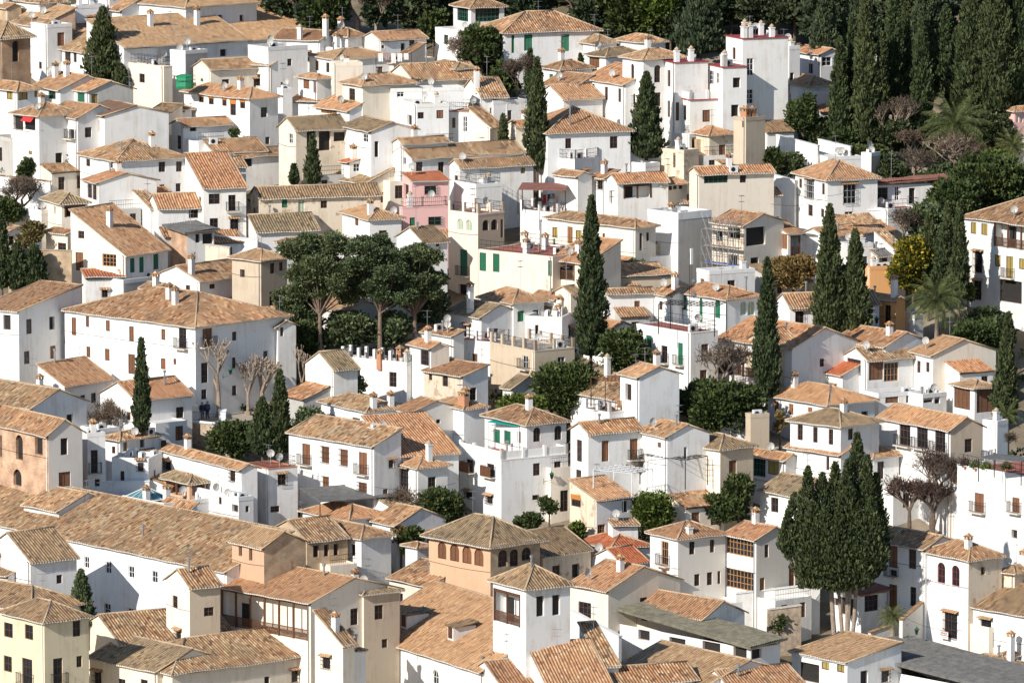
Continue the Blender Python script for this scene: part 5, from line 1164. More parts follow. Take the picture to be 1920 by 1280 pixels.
def bare_tree(lab, x, yt, yb, w, mat='bark', depth=5, lift=1.8, name='bare_tree', group='trees and shrubs among the houses', fine=True, leafm='twig', knob=False, up=.5, trunk=.35, r0=None):
    P, h, W = dims(x, yt, yb, w, lift)
    root = tag(empty(name, P), lab, 'tree', group); m = MB(); tips = []
    rnd = random.Random(int(x * 3 + yt))
    r0 = r0 or max(.1, W * .05)
    def grow(p, d, L, r, k):
        q = p + d * L
        m.beam(p, q, r, 6 if k > 2 else 4, r * .72, k <= 0)
        if knob and k <= 1: m.lathe([(r * .5, -.12), (r * 1.5, 0), (r * 1.3, .15), (.02, .25)], q, 6)
        if k <= 0: tips.append(q); return
        for i in range(3 if k > 1 or not knob else 2):
            a = rnd.uniform(0, 6.28); dv = Vector((math.cos(a), math.sin(a), up * rnd.uniform(.6, 1.6))); nd = (d * 1.0 + dv * rnd.uniform(.6, 1.1)).normalized()
            grow(q, nd, L * rnd.uniform(.62, .85), r * .68, k - 1)
    grow(Vector((0, 0, -.5)), Vector((0, 0, 1)), h * trunk + .5, r0, depth)
    # scale to requested size; roots reach the ground below raised beds
    xs = [v[0] for v in m.v]; zs = [v[2] for v in m.v]; sx = W / max(max(xs) - min(xs), .1); sz = (h + .5) / (max(zs) + .5)
    sx = min(max(sx, .4), 2.2)
    m.v = [(v[0] * sx, v[1] * sx, (v[2] + .5) * sz - .5) for v in m.v]
    m.beam((0, 0, -lift - 1), (0, 0, -.3), r0, 6); link('branches', m.mesh('branches', mat), root)
    if fine:
        rs = np.random.RandomState(5); T_ = np.array([[t.x * sx, t.y * sx, (t.z + .5) * sz - .5] for t in tips]); k = max(1, int(1500 / len(T_)))
        C = np.repeat(T_, k, 0) + rs.randn(len(T_) * k, 3) * W * .045; D = rs.randn(len(C), 3) + np.array([0, 0, .8])
        link('twigs', leafmesh('twigs', C, D, .05, leafm, 9), root)
    return root
def palm(lab, x, yc, yb, w, lift=1.5, nf=34, group='palms on the hillside'):
    P, h, W = dims(x, yc, yb, w, lift); root = tag(empty('palm_tree', P), lab, 'palm', group)
    link('trunk', trunk_mb(h, .28).mesh('trunk', 'palebark'), root); rnd = random.Random(int(x)); m = MB(); Lf = W / 2 * 1.1
    for i in range(nf):
        a = i * 2.399; el = R(78 - 95 * (i / nf)); d = Vector((math.cos(a), math.sin(a), 0)); p = Vector((0, 0, h)); seg = 9; vel = d * math.cos(el) + Vector((0, 0, math.sin(el)))
        side = Vector((-d.y, d.x, 0))
        for k in range(seg):
            q = p + vel * (Lf / seg); vel = (vel + Vector((0, 0, -.16))).normalized()
            wd = Lf * .22 * math.sin(math.pi * (k + .9) / (seg + 1)) + .04
            for s_ in (-1, 1):
                for j in range(3):
                    b = p.lerp(q, j / 3); b2 = p.lerp(q, (j + .55) / 3); tip = b + side * s_ * wd + vel * wd * .8 + Vector((0, 0, -wd * .5))
                    m.quad([b, b2, tip])
            m.beam(p, q, .02, 3, cap=False); p = q
    link('fronds', m.mesh('fronds', 'palm'), root); return root
# --- cypresses
Tl(0, 2)
cypress('slender dark cypress left of the broad pyramid roof', 188, 458, 1300, 165)
cypress('small cypress just behind the slender upper cypress', 135, 385, 760, 70)
cypress('little cypress between the small hipped roof and the white villa wing', 515, 425, 690, 62)
cypress('broad cone shaped cypress in front of the grand white villa', 1008, 562, 1210, 250, widest=.12)
cypress('tiny young cypress before the broad pyramid roof house', 368, 960, 1190, 92, widest=.12)
cypress('large pointed conifer above the villa roofs', 1405, -80, 420, 360, mat='cedar', widest=.2)
Tl(0, 1)
cypress('small cypress rising in front of the long striped roof', 1855, 878, 1200, 82, widest=.2)
cypress('narrow cypress in front of the ruined cream house', 425, 1035, 1400, 105, widest=.2)
cypress('short cypress left of the ruined cream house', 285, 1250, 1390, 60, widest=.2)
Tl(1, 2)
cypress('tallest slender cypress in the middle of the hillside', 592, 212, 1430, 205, lean=.0018)
Tl(1, 3)
cypress('slender cypress standing left of the bare beige side house', -10, 675, 1740, 178)
cypress('taller left cypress of the close pair', 458, 278, 1330, 225)
cypress('shorter right cypress of the close pair', 648, 458, 1330, 215)
cypress('small dark cypress behind the yellow mimosa', 1205, 330, 900, 120)
cypress('dark cypress directly right of the yellow mimosa', 1318, 420, 960, 170)
cypress('cypress half hidden at the top of the mimosa group', 1345, 255, 800, 110)
cypress('slim cypress beside the tall house with ochre blinds', 1432, 240, 1010, 118)
cypress('low cypress in the terraced garden under the ochre blind house', 1800, 1080, 1350, 90, widest=.2)
Tl(2, 0)
cypress('thin cypress in front of the orange roofed gable by the plaza', 1065, -5, 700, 118, widest=.2, lift=4.5)
Tl(2, 1)
cypress('pointed dark cypress below the plaza wall', 180, 235, 860, 150, widest=.25)
cypress('rounder green cypress left of the pointed one below the plaza', 50, 440, 860, 190, widest=.3)
Tl(2, 3)
cypress('cypress at the right edge beside the reed blind pavilion', 1778, -70, 640, 175)
Tl(1, 0)
cypress('black cypress at the very left edge', 15, 330, 900, 130)
cypress('shaded conifer beside the left edge cypress', 130, 560, 900, 150, widest=.4)
cypress('shaded conifer left of the cream gable house', 260, 570, 900, 170, widest=.4)
Tl(3, 0)
cypress('small fir like conifer before the convent wing', 612, 450, 880, 190, lift=6.5, mat='pine', widest=.06, name='fir_tree', group='conifers among the houses')
Tl(0, 0)
cypress('dark shaggy conifer in front of the straw roofed building', 775, 75, 620, 265, widest=.18, name='fir_tree', group='conifers among the houses')
cypress('low dark conifer at the foot of the shaggy one', 905, 500, 660, 110, widest=.3, name='fir_tree', group='conifers among the houses')
Tl(0, 3)
for i, (x, yt, yb, w, lb) in enumerate([(535, 300, 1090, 150, 'front left cypress of the upper right grove with yellowish edge'), (625, 130, 1040, 120, 'second cypress of the upper right grove'), (725, -90, 1110, 185, 'tall thick cypress in the left of the grove'),
    (850, 260, 960, 110, 'thin cypress in the middle of the grove'), (938, -110, 900, 150, 'tall cypress in the middle of the grove'), (1025, 40, 820, 110, 'cypress with gaps of white wall beside it'), (1150, 120, 1030, 165, 'cypress before the shaded white wall in the grove'),
    (1410, 230, 900, 170, 'dark cypress at the left of the dense right wood')]):
    cypress(lb, x, yt, yb, w)
for (x, yt, yb, w, lb) in [(1530, -160, 960, 330, 'broad dark conifer leading the wood at the upper right'), (1700, -200, 990, 360, 'broad dark conifer in the centre of the upper right wood'), (1880, -160, 960, 330, 'broad dark conifer at the right edge of the upper wood'), (1620, -300, 700, 300, 'conifer behind the broad ones of the upper right wood'), (1800, -300, 640, 320, 'rear conifer near the corner of the upper right wood')]:
    cypress(lb, x, yt, yb, w, mat='cypress', widest=.3, name='fir_tree', group='conifers among the houses')
for (x, yt, yb, w, lb) in [(480, -150, 330, 420, 'drooping cedar above the orange roof beside the villa'), (1000, -200, 400, 520, 'wide cedar spreading over the cypress row'), (1250, -150, 420, 360, 'cedar hanging over the small high gable'), (200, -180, 250, 420, 'olive toned cedar behind the villa tower'), (-60, -200, 250, 360, 'dark cedar behind the villa chimneys')]:
    lobes_tree(lb, x, yt, yb, w, 'cedar', .12, 14, .32, 1.3, name='cedar_tree', flat=.5)
for (x, yt, yb, w, mt, lb) in [(1180, -200, 700, 260, 'cedar', 'dark conifer filling behind the cypress in the grove'), (700, -250, 560, 260, 'cedar', 'rear conifer behind the tall thick cypress'), (1330, 60, 760, 220, 'cypress', 'dark conifer between grove and dense wood'), (430, -120, 620, 200, 'cedar', 'conifer behind the front left cypress of the grove'), (1000, -260, 560, 260, 'cypress', 'rear dark conifer in the middle of the grove'), (60, -180, 200, 260, 'cedar', 'conifer behind the villa tower chimneys')]:
    cypress(lb, x, yt, yb, w, mat=mt, widest=.35, name='fir_tree', group='conifers among the houses')
Tl(0, 2)
lobes_tree('dark evergreen filling the gap behind the villa tower', 1640, -190, 170, 460, 'cedar', .02, 14, .28, 1.2, name='evergreen_tree', flat=.9)
lobes_tree('dark evergreen left of the large pointed conifer', 1190, -190, 130, 330, 'cedar', .02, 12, .28, 1.2, name='evergreen_tree', flat=.9)
Tl(0, 1)
lobes_tree('dark hillside tree right of the wide straw roof', 230, -140, 120, 330, 'cedar', .02, 12, .28, 1.2, name='evergreen_tree', flat=.9)
Tl(0, 3)
for (x, yt, yb, w, lb) in [(900, 900, 1150, 330, 'dark undergrowth below the pale trunked tree'), (1230, 860, 1130, 300, 'dark undergrowth left of the large palm'), (1500, 820, 1080, 330, 'dark undergrowth behind the large palm'), (1720, 860, 1110, 300, 'dark undergrowth before the battlemented wall'), (420, 880, 1090, 260, 'dark undergrowth at the foot of the front left cypress'), (1300, 1240, 1480, 380, 'dark undergrowth below the large palm')]:
    lobes_tree(lb, x, yt, yb, w, 'cypress', .0, 10, .22, 1.2, name='shrub', cat='shrub', flat=.8)
# --- backdrop trees along the top edge
Tl(0, 1)
bk = [('leafbare hillside tree at the top left of centre', 330, -120, 200, 330, 'b'), ('dark shrub behind the pointed white roof', 520, -60, 260, 300, 'leaf'), ('grey leafless tree with antennas before it', 760, -130, 240, 420, 'b'), ('dark evergreen left of the green glazed lookout', 980, -160, 260, 360, 'cedar'),
      ('thorny bare tree at the top centre', 900, -60, 290, 300, 'b'), ('evergreen behind the green glazed lookout', 1250, -150, 260, 380, 'cedar'), ('shrub with reddish roof glimpse at the top', 420, 20, 230, 260, 'cedar'), ('bush between the striped roof and the lookout', 1330, 60, 330, 190, 'leaf'),
      ('dark tree above the long green blind house', 2000, -180, 200, 420, 'cedar'), ('bare tree above the long green blind house', 2330, -120, 210, 420, 'b'), ('orange tree with fruit beyond the long green blind house', 2750, -120, 300, 420, 'leaf'), ('bushy citrus right of the little stone tower', 3000, -60, 330, 380, 'leafbright'),
      ('tree right of the long green blind house', 2560, -80, 280, 330, 'cedar'), ('clipped dark hedge tree right of the villa roofs', 3110, 80, 340, 260, 'cypress'), ('dark evergreen at the top above the hedge', 2950, -220, 180, 460, 'cedar'), ('mixed evergreen above the lookout roof', 1600, -220, 120, 460, 'cedar')]
for lb, x, yt, yb, w, mt in bk:
    if mt == 'b': bare_tree(lb, x, yt, yb, w, 'palebark', 5, up=.8)
    else: lobes_tree(lb, x, yt, yb, w, mt, .1, 10, .32, 1.2, name='evergreen_tree', flat=.9)
lobes_tree('shaggy evergreen right of the grey peeling gable', 1690, 190, 640, 330, 'leaf', .15, 10, .26, .75, name='evergreen_tree', flat=.9)
bare_tree('leafless grey tree beside the shaggy evergreen', 1560, 250, 640, 260, 'palebark', 5)
lobes_tree('dark bush at the foot of the striped square chimney', 1870, 420, 760, 240, 'leaf', .1, 8, .26, 1, flat=.9)
Tl(0, 2)
bare_tree('bare tree in front of the green blinds', 60, 420, 800, 230, 'bark', 5)
Tl(0, 0)
lobes_tree('round green shrub beside the white four window house', 530, 1095, 1290, 140, 'leaf', .0, 6, .2, 1.2, name='shrub', cat='shrub')
lobes_tree('shrub on the railed slope at the left edge', 225, 1170, 1330, 170, 'leaf', .0, 6, .2, 1.2, name='shrub', cat='shrub')
lobes_tree('potted bush on the roof terrace', 1758, 950, 1150, 90, 'leaf', .1, 5, .15, 1.4, name='shrub', cat='shrub')
Tl(0, 3)
lobes_tree('loose green tree at the foot of the villa tower', 265, 670, 1110, 230, 'leaf', .12, 11, .22, .8, name='evergreen_tree', flat=1.1)
bare_tree('pale trunked leafless tree in front of the grove', 930, 740, 1170, 340, 'palebark', 6, up=.6, trunk=.3)
bare_tree('leafless thicket beside the white retaining blocks', 1090, 990, 1200, 220, 'palebark', 5)
lobes_tree('prickly pear clump beside the white garden wall', 60, 1110, 1330, 170, 'leaf', .0, 7, .3, .8, name='shrub', cat='shrub')
lobes_tree('grey green bush beside the prickly pear', 210, 1110, 1330, 180, 'pine', .0, 7, .2, 1, name='shrub', cat='shrub')
lobes_tree('low green shrubs at the foot of the grove', 620, 960, 1130, 330, 'leaf', .0, 10, .22, 1.2, name='shrub', cat='shrub')
lobes_tree('clipped hedge on top of the retaining blocks', 740, 1090, 1230, 330, 'leaf', .0, 12, .2, 1.3, name='hedge', cat='hedge', flat=.4)
lobes_tree('square dark hedge right of the beige ended wall', 940, 1165, 1420, 230, 'cypress', .0, 10, .2, 1.5, name='hedge', cat='hedge', flat=1.1)
palm('large drooping palm in the upper right garden', 1400, 960, 1340, 560)
palm('bright green palm at the upper right edge', 1835, 1110, 1330, 330)
bare_tree('thorny dry tree under the large palm', 1450, 1000, 1420, 420, 'palebark', 6, up=.5)
bare_tree('dry bush left of the large palm', 1080, 1150, 1420, 300, 'palebark', 5)
lobes_tree('bright round tree below the bright palm', 1720, 1130, 1460, 330, 'leafbright', .1, 10, .24, 1.2, flat=.9)
lobes_tree('ivy covered mound at the right side', 1560, 1240, 1560, 400, 'leaf', .0, 12, .24, 1.2, name='shrub', cat='shrub')
Tl(1, 3)
lobes_tree('wide dark evergreen above the tall ochre blind house', 1700, -120, 260, 560, 'leaf', .05, 14, .26, 1.2, name='evergreen_tree', flat=.8)
lobes_tree('ivy hump right of the flat roofed annex', 1380, 60, 430, 430, 'leaf', .0, 14, .24, 1.2, name='shrub', cat='shrub', flat=.9)
lobes_tree('olive bushes above the mimosa', 1200, 260, 560, 300, 'pine', .0, 11, .22, 1.0, name='shrub', cat='shrub', flat=.9)
bare_tree('pale leafless shrub on the white terrace wall', 1010, 290, 560, 230, 'palebark', 5)
lobes_tree('yellow flowering mimosa tree in the garden', 1090, 475, 940, 330, 'mimosa', .08, 15, .22, 1.0, name='mimosa_tree', flat=.85)
lobes_tree('autumn coloured bush left of the paired cypresses', 190, 640, 860, 340, 'autumn', .0, 10, .2, .9, name='shrub', cat='shrub')
palm('big full palm below the mimosa', 1265, 990, 1330, 480, nf=46)
lobes_tree('clipped hedges in the terraced garden', 1640, 1020, 1200, 330, 'cypress', .0, 12, .2, 1.4, name='hedge', cat='hedge', flat=.5)
lobes_tree('dark garden shrubs under the terraced hedges', 1600, 1130, 1370, 420, 'leaf', .0, 12, .22, 1.2, name='shrub', cat='shrub', flat=.6)
lobes_tree('small bush at the corner of the ochre blind house', 1500, 800, 1010, 120, 'leafbright', .1, 6, .18, .6, name='shrub', cat='shrub')
Tl(1, 0)
bare_tree('round leafless bush at the left edge', 170, 80, 320, 300, 'bark', 5, up=.4)
lobes_tree('dark shrub in the left garden', 60, 200, 420, 220, 'leaf', .0, 8, .22, 1, name='shrub', cat='shrub')
lobes_tree('yellowish loose bush beside the cream lean-to', 240, 380, 600, 230, 'autumn', .0, 8, .2, .7, name='shrub', cat='shrub')
bare_tree('twiggy grey shrub in front of the buttress yard', 120, 60, 260, 200, 'bark', 5)
Tl(1, 1)
for lb, x, yt, yb, w, tf, lift in [('left umbrella pine with a straight trunk', 480, 370, 1330, 610, .26, 0), ('middle pine with a leaning pale trunk', 930, 365, 1330, 510, .28, 0), ('right pine of the dense pine group', 1190, 470, 1290, 480, .25, 0), ('low pine branch mass at the left of the pines', 300, 790, 1270, 360, .1, 0)]:
    lobes_tree(lb, x, yt, yb, w, 'pine', tf, 52, .15, 1.7, name='pine_tree', group='pines in the centre garden', flat=.6, bark='pinebark', tr=.24, lobe=.5, lift=2.5)
lobes_tree('small shaded tree under the pines', 760, 1040, 1330, 300, 'pine', .15, 10, .22, .9, flat=.8)
lobes_tree('olive like tree right of the pines', 1310, 830, 1230, 270, 'pine', .1, 11, .2, .7, flat=1.0)
lobes_tree('dark bush at the foot of the left pine', 300, 1120, 1390, 300, 'leaf', .0, 10, .22, 1, name='shrub', cat='shrub')
for lb, x, w in [('dark shade bush between the left and middle pine trunks', 680, 330), ('dark shade bush right of the middle pine trunk', 1040, 280), ('dark shade bush left of the left pine trunk', 380, 260)]:
    lobes_tree(lb, x, 1060, 1340, w, 'pine', .0, 10, .2, 1.2, name='shrub', cat='shrub', flat=.8)
lobes_tree('climbing plant on the white stepped terraces', 1575, 0, 250, 80, 'leaf', .5, 6, .16, .8, name='shrub', cat='shrub')
Tl(1, 2)
lobes_tree('green shrubs under the beige terrace block', 920, 660, 820, 260, 'leaf', .0, 9, .18, .9, name='shrub', cat='shrub', flat=.7)
lobes_tree('round dark green tree behind the tall blank white house', 855, 1180, 1560, 330, 'leaf', .1, 14, .2, 1.5, flat=.95)
Tl(2, 2)
lobes_tree('broad dark green hedge beside the cream villa', 430, 175, 470, 470, 'leaf', .0, 18, .2, 1.4, name='hedge', cat='hedge', flat=.8)
lobes_tree('dark ivy hedge behind the white pollarded trees', 1560, 310, 640, 600, 'leaf', .0, 18, .22, 1.4, name='hedge', cat='hedge', flat=.8)
bare_tree('left white pollarded tree before the dark hedge', 1560, 370, 580, 260, 'whitebark', 4, fine=False, up=.7, trunk=.2)
bare_tree('right white pollarded tree before the dark hedge', 1640, 370, 590, 300, 'whitebark', 4, fine=False, up=.6, trunk=.2)
lobes_tree('round orange tree right of the cream house', 1060, 1130, 1430, 280, 'leafbright', .12, 12, .17, 1.6, flat=1.0)
lobes_tree('conical dark shrub against the beige tower house', 1700, 1000, 1330, 200, 'leaf', .0, 10, .2, 1.3, name='shrub', cat='shrub', flat=1.3)
lobes_tree('bush left of the conical shrub', 1560, 1150, 1330, 230, 'leaf', .0, 9, .2, 1.3, name='shrub', cat='shrub')
bare_tree('vine tree growing through the terrace', 1060, 860, 1180, 420, 'bark', 5, up=.25, leafm='twig')
bare_tree('leafless climber in front of the vine covered gallery', 1560, 0, 420, 380, 'palebark', 5, up=.5)
lobes_tree('small plant below the balustrade house', 280, 1160, 1330, 140, 'leaf', .1, 7, .16, .9, name='shrub', cat='shrub')
lobes_tree('yellow creeper on the corner of the balustrade house', 415, 590, 900, 70, 'autumn', .2, 8, .14, .8, name='creeper', cat='plant', flat=1.6)
lobes_tree('green plants on the roof behind the balustrade house', 80, 400, 560, 330, 'leafbright', .1, 8, .2, .9, name='shrub', cat='shrub', flat=.6)
Tl(2, 1)
lobes_tree('dark dense bush below the white corner house', 1390, 1090, 1370, 340, 'leaf', .0, 13, .18, 1.4, name='shrub', cat='shrub', flat=.8)
lobes_tree('brown green creeper above the dark dense bush', 1300, 1030, 1240, 240, 'autumn', .1, 8, .17, 1, name='shrub', cat='shrub', flat=.6)
lobes_tree('thin olive shrub behind the large white house', 740, 250, 470, 190, 'pine', .0, 8, .18, .7, name='shrub', cat='shrub', flat=.9)
lobes_tree('shrubs on the slope right of the pointed cypress', 420, 500, 740, 250, 'pine', .0, 9, .2, .8, name='shrub', cat='shrub')
bare_tree('leafless climber on the stable roof', 1130, 1130, 1330, 330, 'palebark', 5, up=.3)
Tl(2, 0)
lobes_tree('green bush against the stone plaza wall', 1740, 600, 820, 320, 'leaf', .0, 11, .19, 1.1, name='shrub', cat='shrub', flat=.8)
bare_tree('thin leafless saplings before the white gable', 820, 470, 700, 260, 'palebark', 5)
for lb, x, yt, yb, w in [('large pollarded plane tree on the plaza', 1640, -60, 535, 300), ('second pollarded plane tree on the plaza', 1860, 80, 500, 220), ('pollarded plane tree near the pointed cypress', 1965, 90, 470, 260), ('pollarded plane tree in the shade at the right of the plaza', 2265, 20, 410, 110)]:
    bare_tree(lb, x, yt, yb, w, 'palebark', 4, fine=False, knob=True, up=.9, trunk=.42, group='pollarded plane trees on the plaza', r0=.36, lift=.8)
Tl(2, 3)
bare_tree('reddish leafless tree in front of the long balcony house', 1230, 800, 1300, 420, 'bark', 6, leafm='redtwig', up=.5)
bare_tree('dense dark reddish bush beside the great cypress', 1060, 1030, 1330, 330, 'bark', 6, leafm='redtwig', up=.35, trunk=.15)
bare_tree('dark twiggy shrub behind the great cypress', 1240, 1080, 1330, 300, 'bark', 6, leafm='redtwig', up=.4, trunk=.15)
lobes_tree('rusty round bush beside the wooden shuttered windows', 90, 490, 720, 100, 'autumn', .1, 7, .14, 1.2, name='shrub', cat='shrub', flat=1)
palm('small palm at the foot of the right edge cypress', 1790, 560, 800, 250, nf=22)
bare_tree('bare tree beneath the small palm', 1760, 680, 860, 180, 'palebark', 4)
Tl(3, 3)
palm('bushy green palm beside the steep lane', 935, 790, 960, 250, nf=40)
lobes_tree('creeper on the stone terrace wall', 80, 730, 900, 120, 'leaf', .0, 6, .14, .7, name='creeper', cat='plant')
Tl(3, 2)
lobes_tree('prickly pear plant beside the cream wall', 490, 60, 260, 110, 'leafbright', .2, 7, .3, .35, name='shrub', cat='shrub')
lobes_tree('plants between the terracotta tower and the cream wall', 130, -10, 140, 200, 'leaf', .0, 7, .2, .9, name='shrub', cat='shrub')
Tl(3, 1)
lobes_tree('yellow leaved bush in the shaded yard', 1090, 80, 260, 140, 'autumn', .0, 7, .16, .9, name='shrub', cat='shrub')
lobes_tree('dark shrubs of the shaded yard left of the terracotta tower', 1180, 90, 330, 200, 'leaf', .0, 8, .2, 1, name='shrub', cat='shrub')
# --- great forked cypress with several trunks
Tl(3, 3)
def great():
    P, h, W = dims(590, -592, 915, 470, 2.0)
    root = tag(empty('cypress_tree', P), 'great forked cypress with bare grey trunks', 'cypress', TREEG)
    rs = np.random.RandomState(3); Cs, Ds = [], []; m4 = (P - CAM).dot(fwd) / F / 4
    for (x, y0, y1, w, dy) in [(660, -592, 500, 250, .4), (585, -400, 530, 230, -.8), (735, -430, 500, 210, -.3), (805, -290, 440, 180, .3), (500, -370, 545, 230, .5), (400, -290, 520, 230, .2), (290, -345, 480, 200, -.3), (195, -140, 360, 190, .2), (145, -10, 300, 140, -.2), (330, -90, 550, 270, -1.2), (650, 20, 545, 300, -1.4), (510, -20, 565, 280, -1.6), (835, -80, 270, 130, 0), (420, -60, 540, 260, -1.5), (760, -120, 430, 230, -1.2)]:
        hh = (y1 - y0) * m4; n = int(min(11000, 130 * hh * w * m4)); t = rs.rand(n) ** 1.1; ph = rs.rand(n) * 6.283
        pr = np.where(t < .3, .55 + .45 * np.sin(t / .3 * np.pi / 2), np.maximum(0, 1 - (t - .3) / .7) ** .75)
        lump = 1 + .2 * np.sin(ph * 3 + t * 14 + x) + .17 * np.sin(t * 37 + ph * 4) + .1 * np.sin(t * 70 - ph * 7)
        rad = w * m4 * .5 * pr * lump * np.sqrt(.4 + .7 * rs.rand(n)); z = (915 - y1) * m4 + hh * t
        C = np.stack([(x - 590) * m4 + rad * np.cos(ph), dy + rad * np.sin(ph), z], 1)
        Cs.append(C); Ds.append(np.stack([np.cos(ph) * .5, np.sin(ph) * .5, np.ones(n)], 1) + rs.randn(n, 3) * .25)
    link('crown', leafmesh('crown', np.concatenate(Cs), np.concatenate(Ds), .15, 'cypress', 2.0), root)
    for (x0, x1, r) in ((520, 470, .27), (575, 520, .22), (590, 590, .24), (610, 665, .22), (580, 620, .2)):
        m = MB(); a = Vector(((x0 - 590) * m4, 0, -3)); b = Vector(((x1 - 590) * m4, .3, 430 * m4)); c = Vector(((x1 - 590) * 1.5 * m4, .2, h * .6)); k = a.lerp(b, .5) + Vector(((x0 - 560) * m4 * .15, 0, 0))
        m.beam(a, k, r, 8, r * .85, False); m.beam(k, b, r * .85, 8, r * .7, False); m.beam(b, c, r * .7, 8, .05, False)
        link('trunk', m.mesh('trunk', 'palebark'), root)
great()

# ================================================================= props
def at_house(lab, x, y, dz=0.0):
    i = HS[lab]; X, Y, Z = hit_roof(i, zx(x), zy(y)); return i['K'] + i['dR'] * X + i['dL'] * Y + Vector((0, 0, Z - i['h'] + dz)), math.atan2(i['dR'].y, i['dR'].x)
def wall(lab, x0, y0, x1, y1, h, mat='w', cap='whitepaint', t=.35, back=0.0):
    A = place(zx(x0), zy(y0), h); B = place(zx(x1), zy(y1), h); A += (A - CAM).normalized() * back; B += (B - CAM).normalized() * back
    d = (B - A); d2 = Vector((d.x, d.y, 0)); L = d2.length; root = tag(empty('garden_wall', (A.x, A.y, A.z - h), math.atan2(d.y, d.x)), lab, 'wall', 'garden walls')
    m = MB(); dz = B.z - A.z
    m.v = []; n = 1
    p = [(0, 0, -3), (L, 0, -3 + 0), (L, t, -3), (0, t, -3), (0, 0, h), (L, 0, h + dz), (L, t, h + dz), (0, t, h)]
    for q in ((4, 5, 6, 7), (0, 1, 5, 4), (1, 2, 6, 5), (2, 3, 7, 6), (3, 0, 4, 7)): m.quad([p[k] for k in q], [(p[k][0] + p[k][1], p[k][2]) for k in q])
    m.build('wall', mat, root); c = MB()
    p = [(-.05, -.07, h), (L + .05, -.07, h + dz), (L + .05, t + .07, h + dz), (-.05, t + .07, h), (-.05, -.07, h + .1), (L + .05, -.07, h + dz + .1), (L + .05, t + .07, h + dz + .1), (-.05, t + .07, h + .1)]
    for q in ((0, 3, 2, 1), (4, 5, 6, 7), (0, 1, 5, 4), (1, 2, 6, 5), (2, 3, 7, 6), (3, 0, 4, 7)): c.quad([p[k] for k in q])
    c.build('coping', cap, root); return root
Tl(0, 3)
wall('long white garden wall stepping down below the cypress grove', 62, 1015, 372, 1098, 4.5)
wall('white garden wall with a raised end above the hipped bay window house', 376, 1048, 618, 1106, 4.2)
wall('pink battlemented garden wall at the upper right', 1545, 935, 1990, 960, 3.5, 'e', 'mortar')
Tl(1, 0)
wall('white upper garden wall with tile coping at the left edge', 0, 40, 375, 85, 3, 'w', 'tile')
wall('rough beige retaining wall in shade left of the cream gable house', 60, 590, 535, 605, 6, 'n', 'stone')
wall('stained beige wall below the orange brick shed', 1410, 540, 1720, 580, 4, 'a', 'mortar')
wall('low white wall behind the stained beige wall', 1600, 490, 1930, 520, 3.5)
Tl(1, 3)
wall('whitewashed slanting wall right of the cream glazed band house', -5, 20, 200, 80, 6)
wall('white wall below the long annex terrace', 740, 300, 1110, 300, 5, back=1.5)
Tl(2, 0)
wall('low parapet wall right of the glass skylight', 690, 1062, 1120, 1048, 3)
Tl(2, 2)
wall('white curved terrace wall in front of the dark hedge', 1510, 580, 1755, 580, 3.5)
wall('white yard wall below the vine terrace', 1180, 1205, 1320, 1225, 2.5)
Tl(3, 2)
wall('long white pierced wall right of the bright orange roof', 1680, 612, 2310, 540, 4.0)
wall('sloping white wall beside the church tower', 440, 740, 800, 935, 4.5)
Tl(3, 3)
wall('rough stone terrace wall left of the great cypress trunks', 0, 735, 250, 700, 4, 'stone', 'mortar')
wall('white lane wall with a tile coping beside the palm', 770, 905, 920, 850, 2.6, 'w', 'tile', back=2)
wall('grey white steep lane wall under the street lamp', 1010, 810, 1178, 665, 4.0, 'l', 'tile')
Tl(2, 1)
wall('small parapet in front of the roof terrace with plants', 890, 100, 1130, 160, 2.5)
# plaza
Tl(2, 0)
def plaza():
    P0 = place(zx(1540), zy(578), .8); z = P0.z; pts = [ray_z(zx(a), zy(b), z) for a, b in ((1235, 560), (1315, 592), (1640, 627), (1760, 652), (1960, 600), (2300, 430), (1850, 400), (1500, 452))]
    m = MB(); n = len(pts); top = [tuple(p) for p in pts]; bot = [(p.x, p.y, z - 5) for p in pts]
    m.quad(top[::1]); o = m.build('plaza', 'pave'); o['kind'] = 'structure'; o['label'] = 'paved plaza in front of the long white building'
    w_ = MB()
    for i in range(3): w_.quad([bot[i], bot[i + 1], (top[i + 1][0], top[i + 1][1], z - .01), (top[i][0], top[i][1], z - .01)], [(0, 0), (5, 0), (5, 5), (0, 5)])
    t2 = MB()
    r = tag(empty('retaining_wall', pts[1]), 'stone retaining wall with white coping holding the plaza', 'wall')
    for q in (w_,): q.v = [tuple(Vector(v) - pts[1]) for v in q.v]
    w_.build('wall', 'stone', r)
    c = MB()
    for i in range(0, 3):
        a = pts[i] - pts[1]; b = pts[i + 1] - pts[1]; c.beam(a + Vector((0, 0, .08)), b + Vector((0, 0, .08)), .17, 4)
    c.build('coping', 'whitepaint', r)
    rl = tag(empty('railing', pts[1]), 'iron railing with white pillars along the plaza edge', 'railing')
    for k in (1455, 1668):
        q = ray_z(zx(k), zy(600 if k < 1500 else 634), z) - pts[1]; m = MB(); m.box(-.35, -.35, -.1, .35, .35, 1.5); m.box(-.42, -.42, 1.5, .42, .42, 1.65); o = m.build('pillar', 'w', rl); o.location = q
    m = MB()
    for i in range(0, 3):
        a = pts[i] - pts[1]; b = pts[i + 1] - pts[1]
        for zz in (.25, 1.05): m.beam(a + Vector((0, 0, zz)), b + Vector((0, 0, zz)), .02, 4)
        L = (b - a).length; k = 0
        while k < L: q = a.lerp(b, k / L); m.beam(q + Vector((0, 0, .2)), q + Vector((0, 0, 1.05)), .012, 3); k += .16
    m.build('bars', 'iron', rl); return z
PZ = plaza()
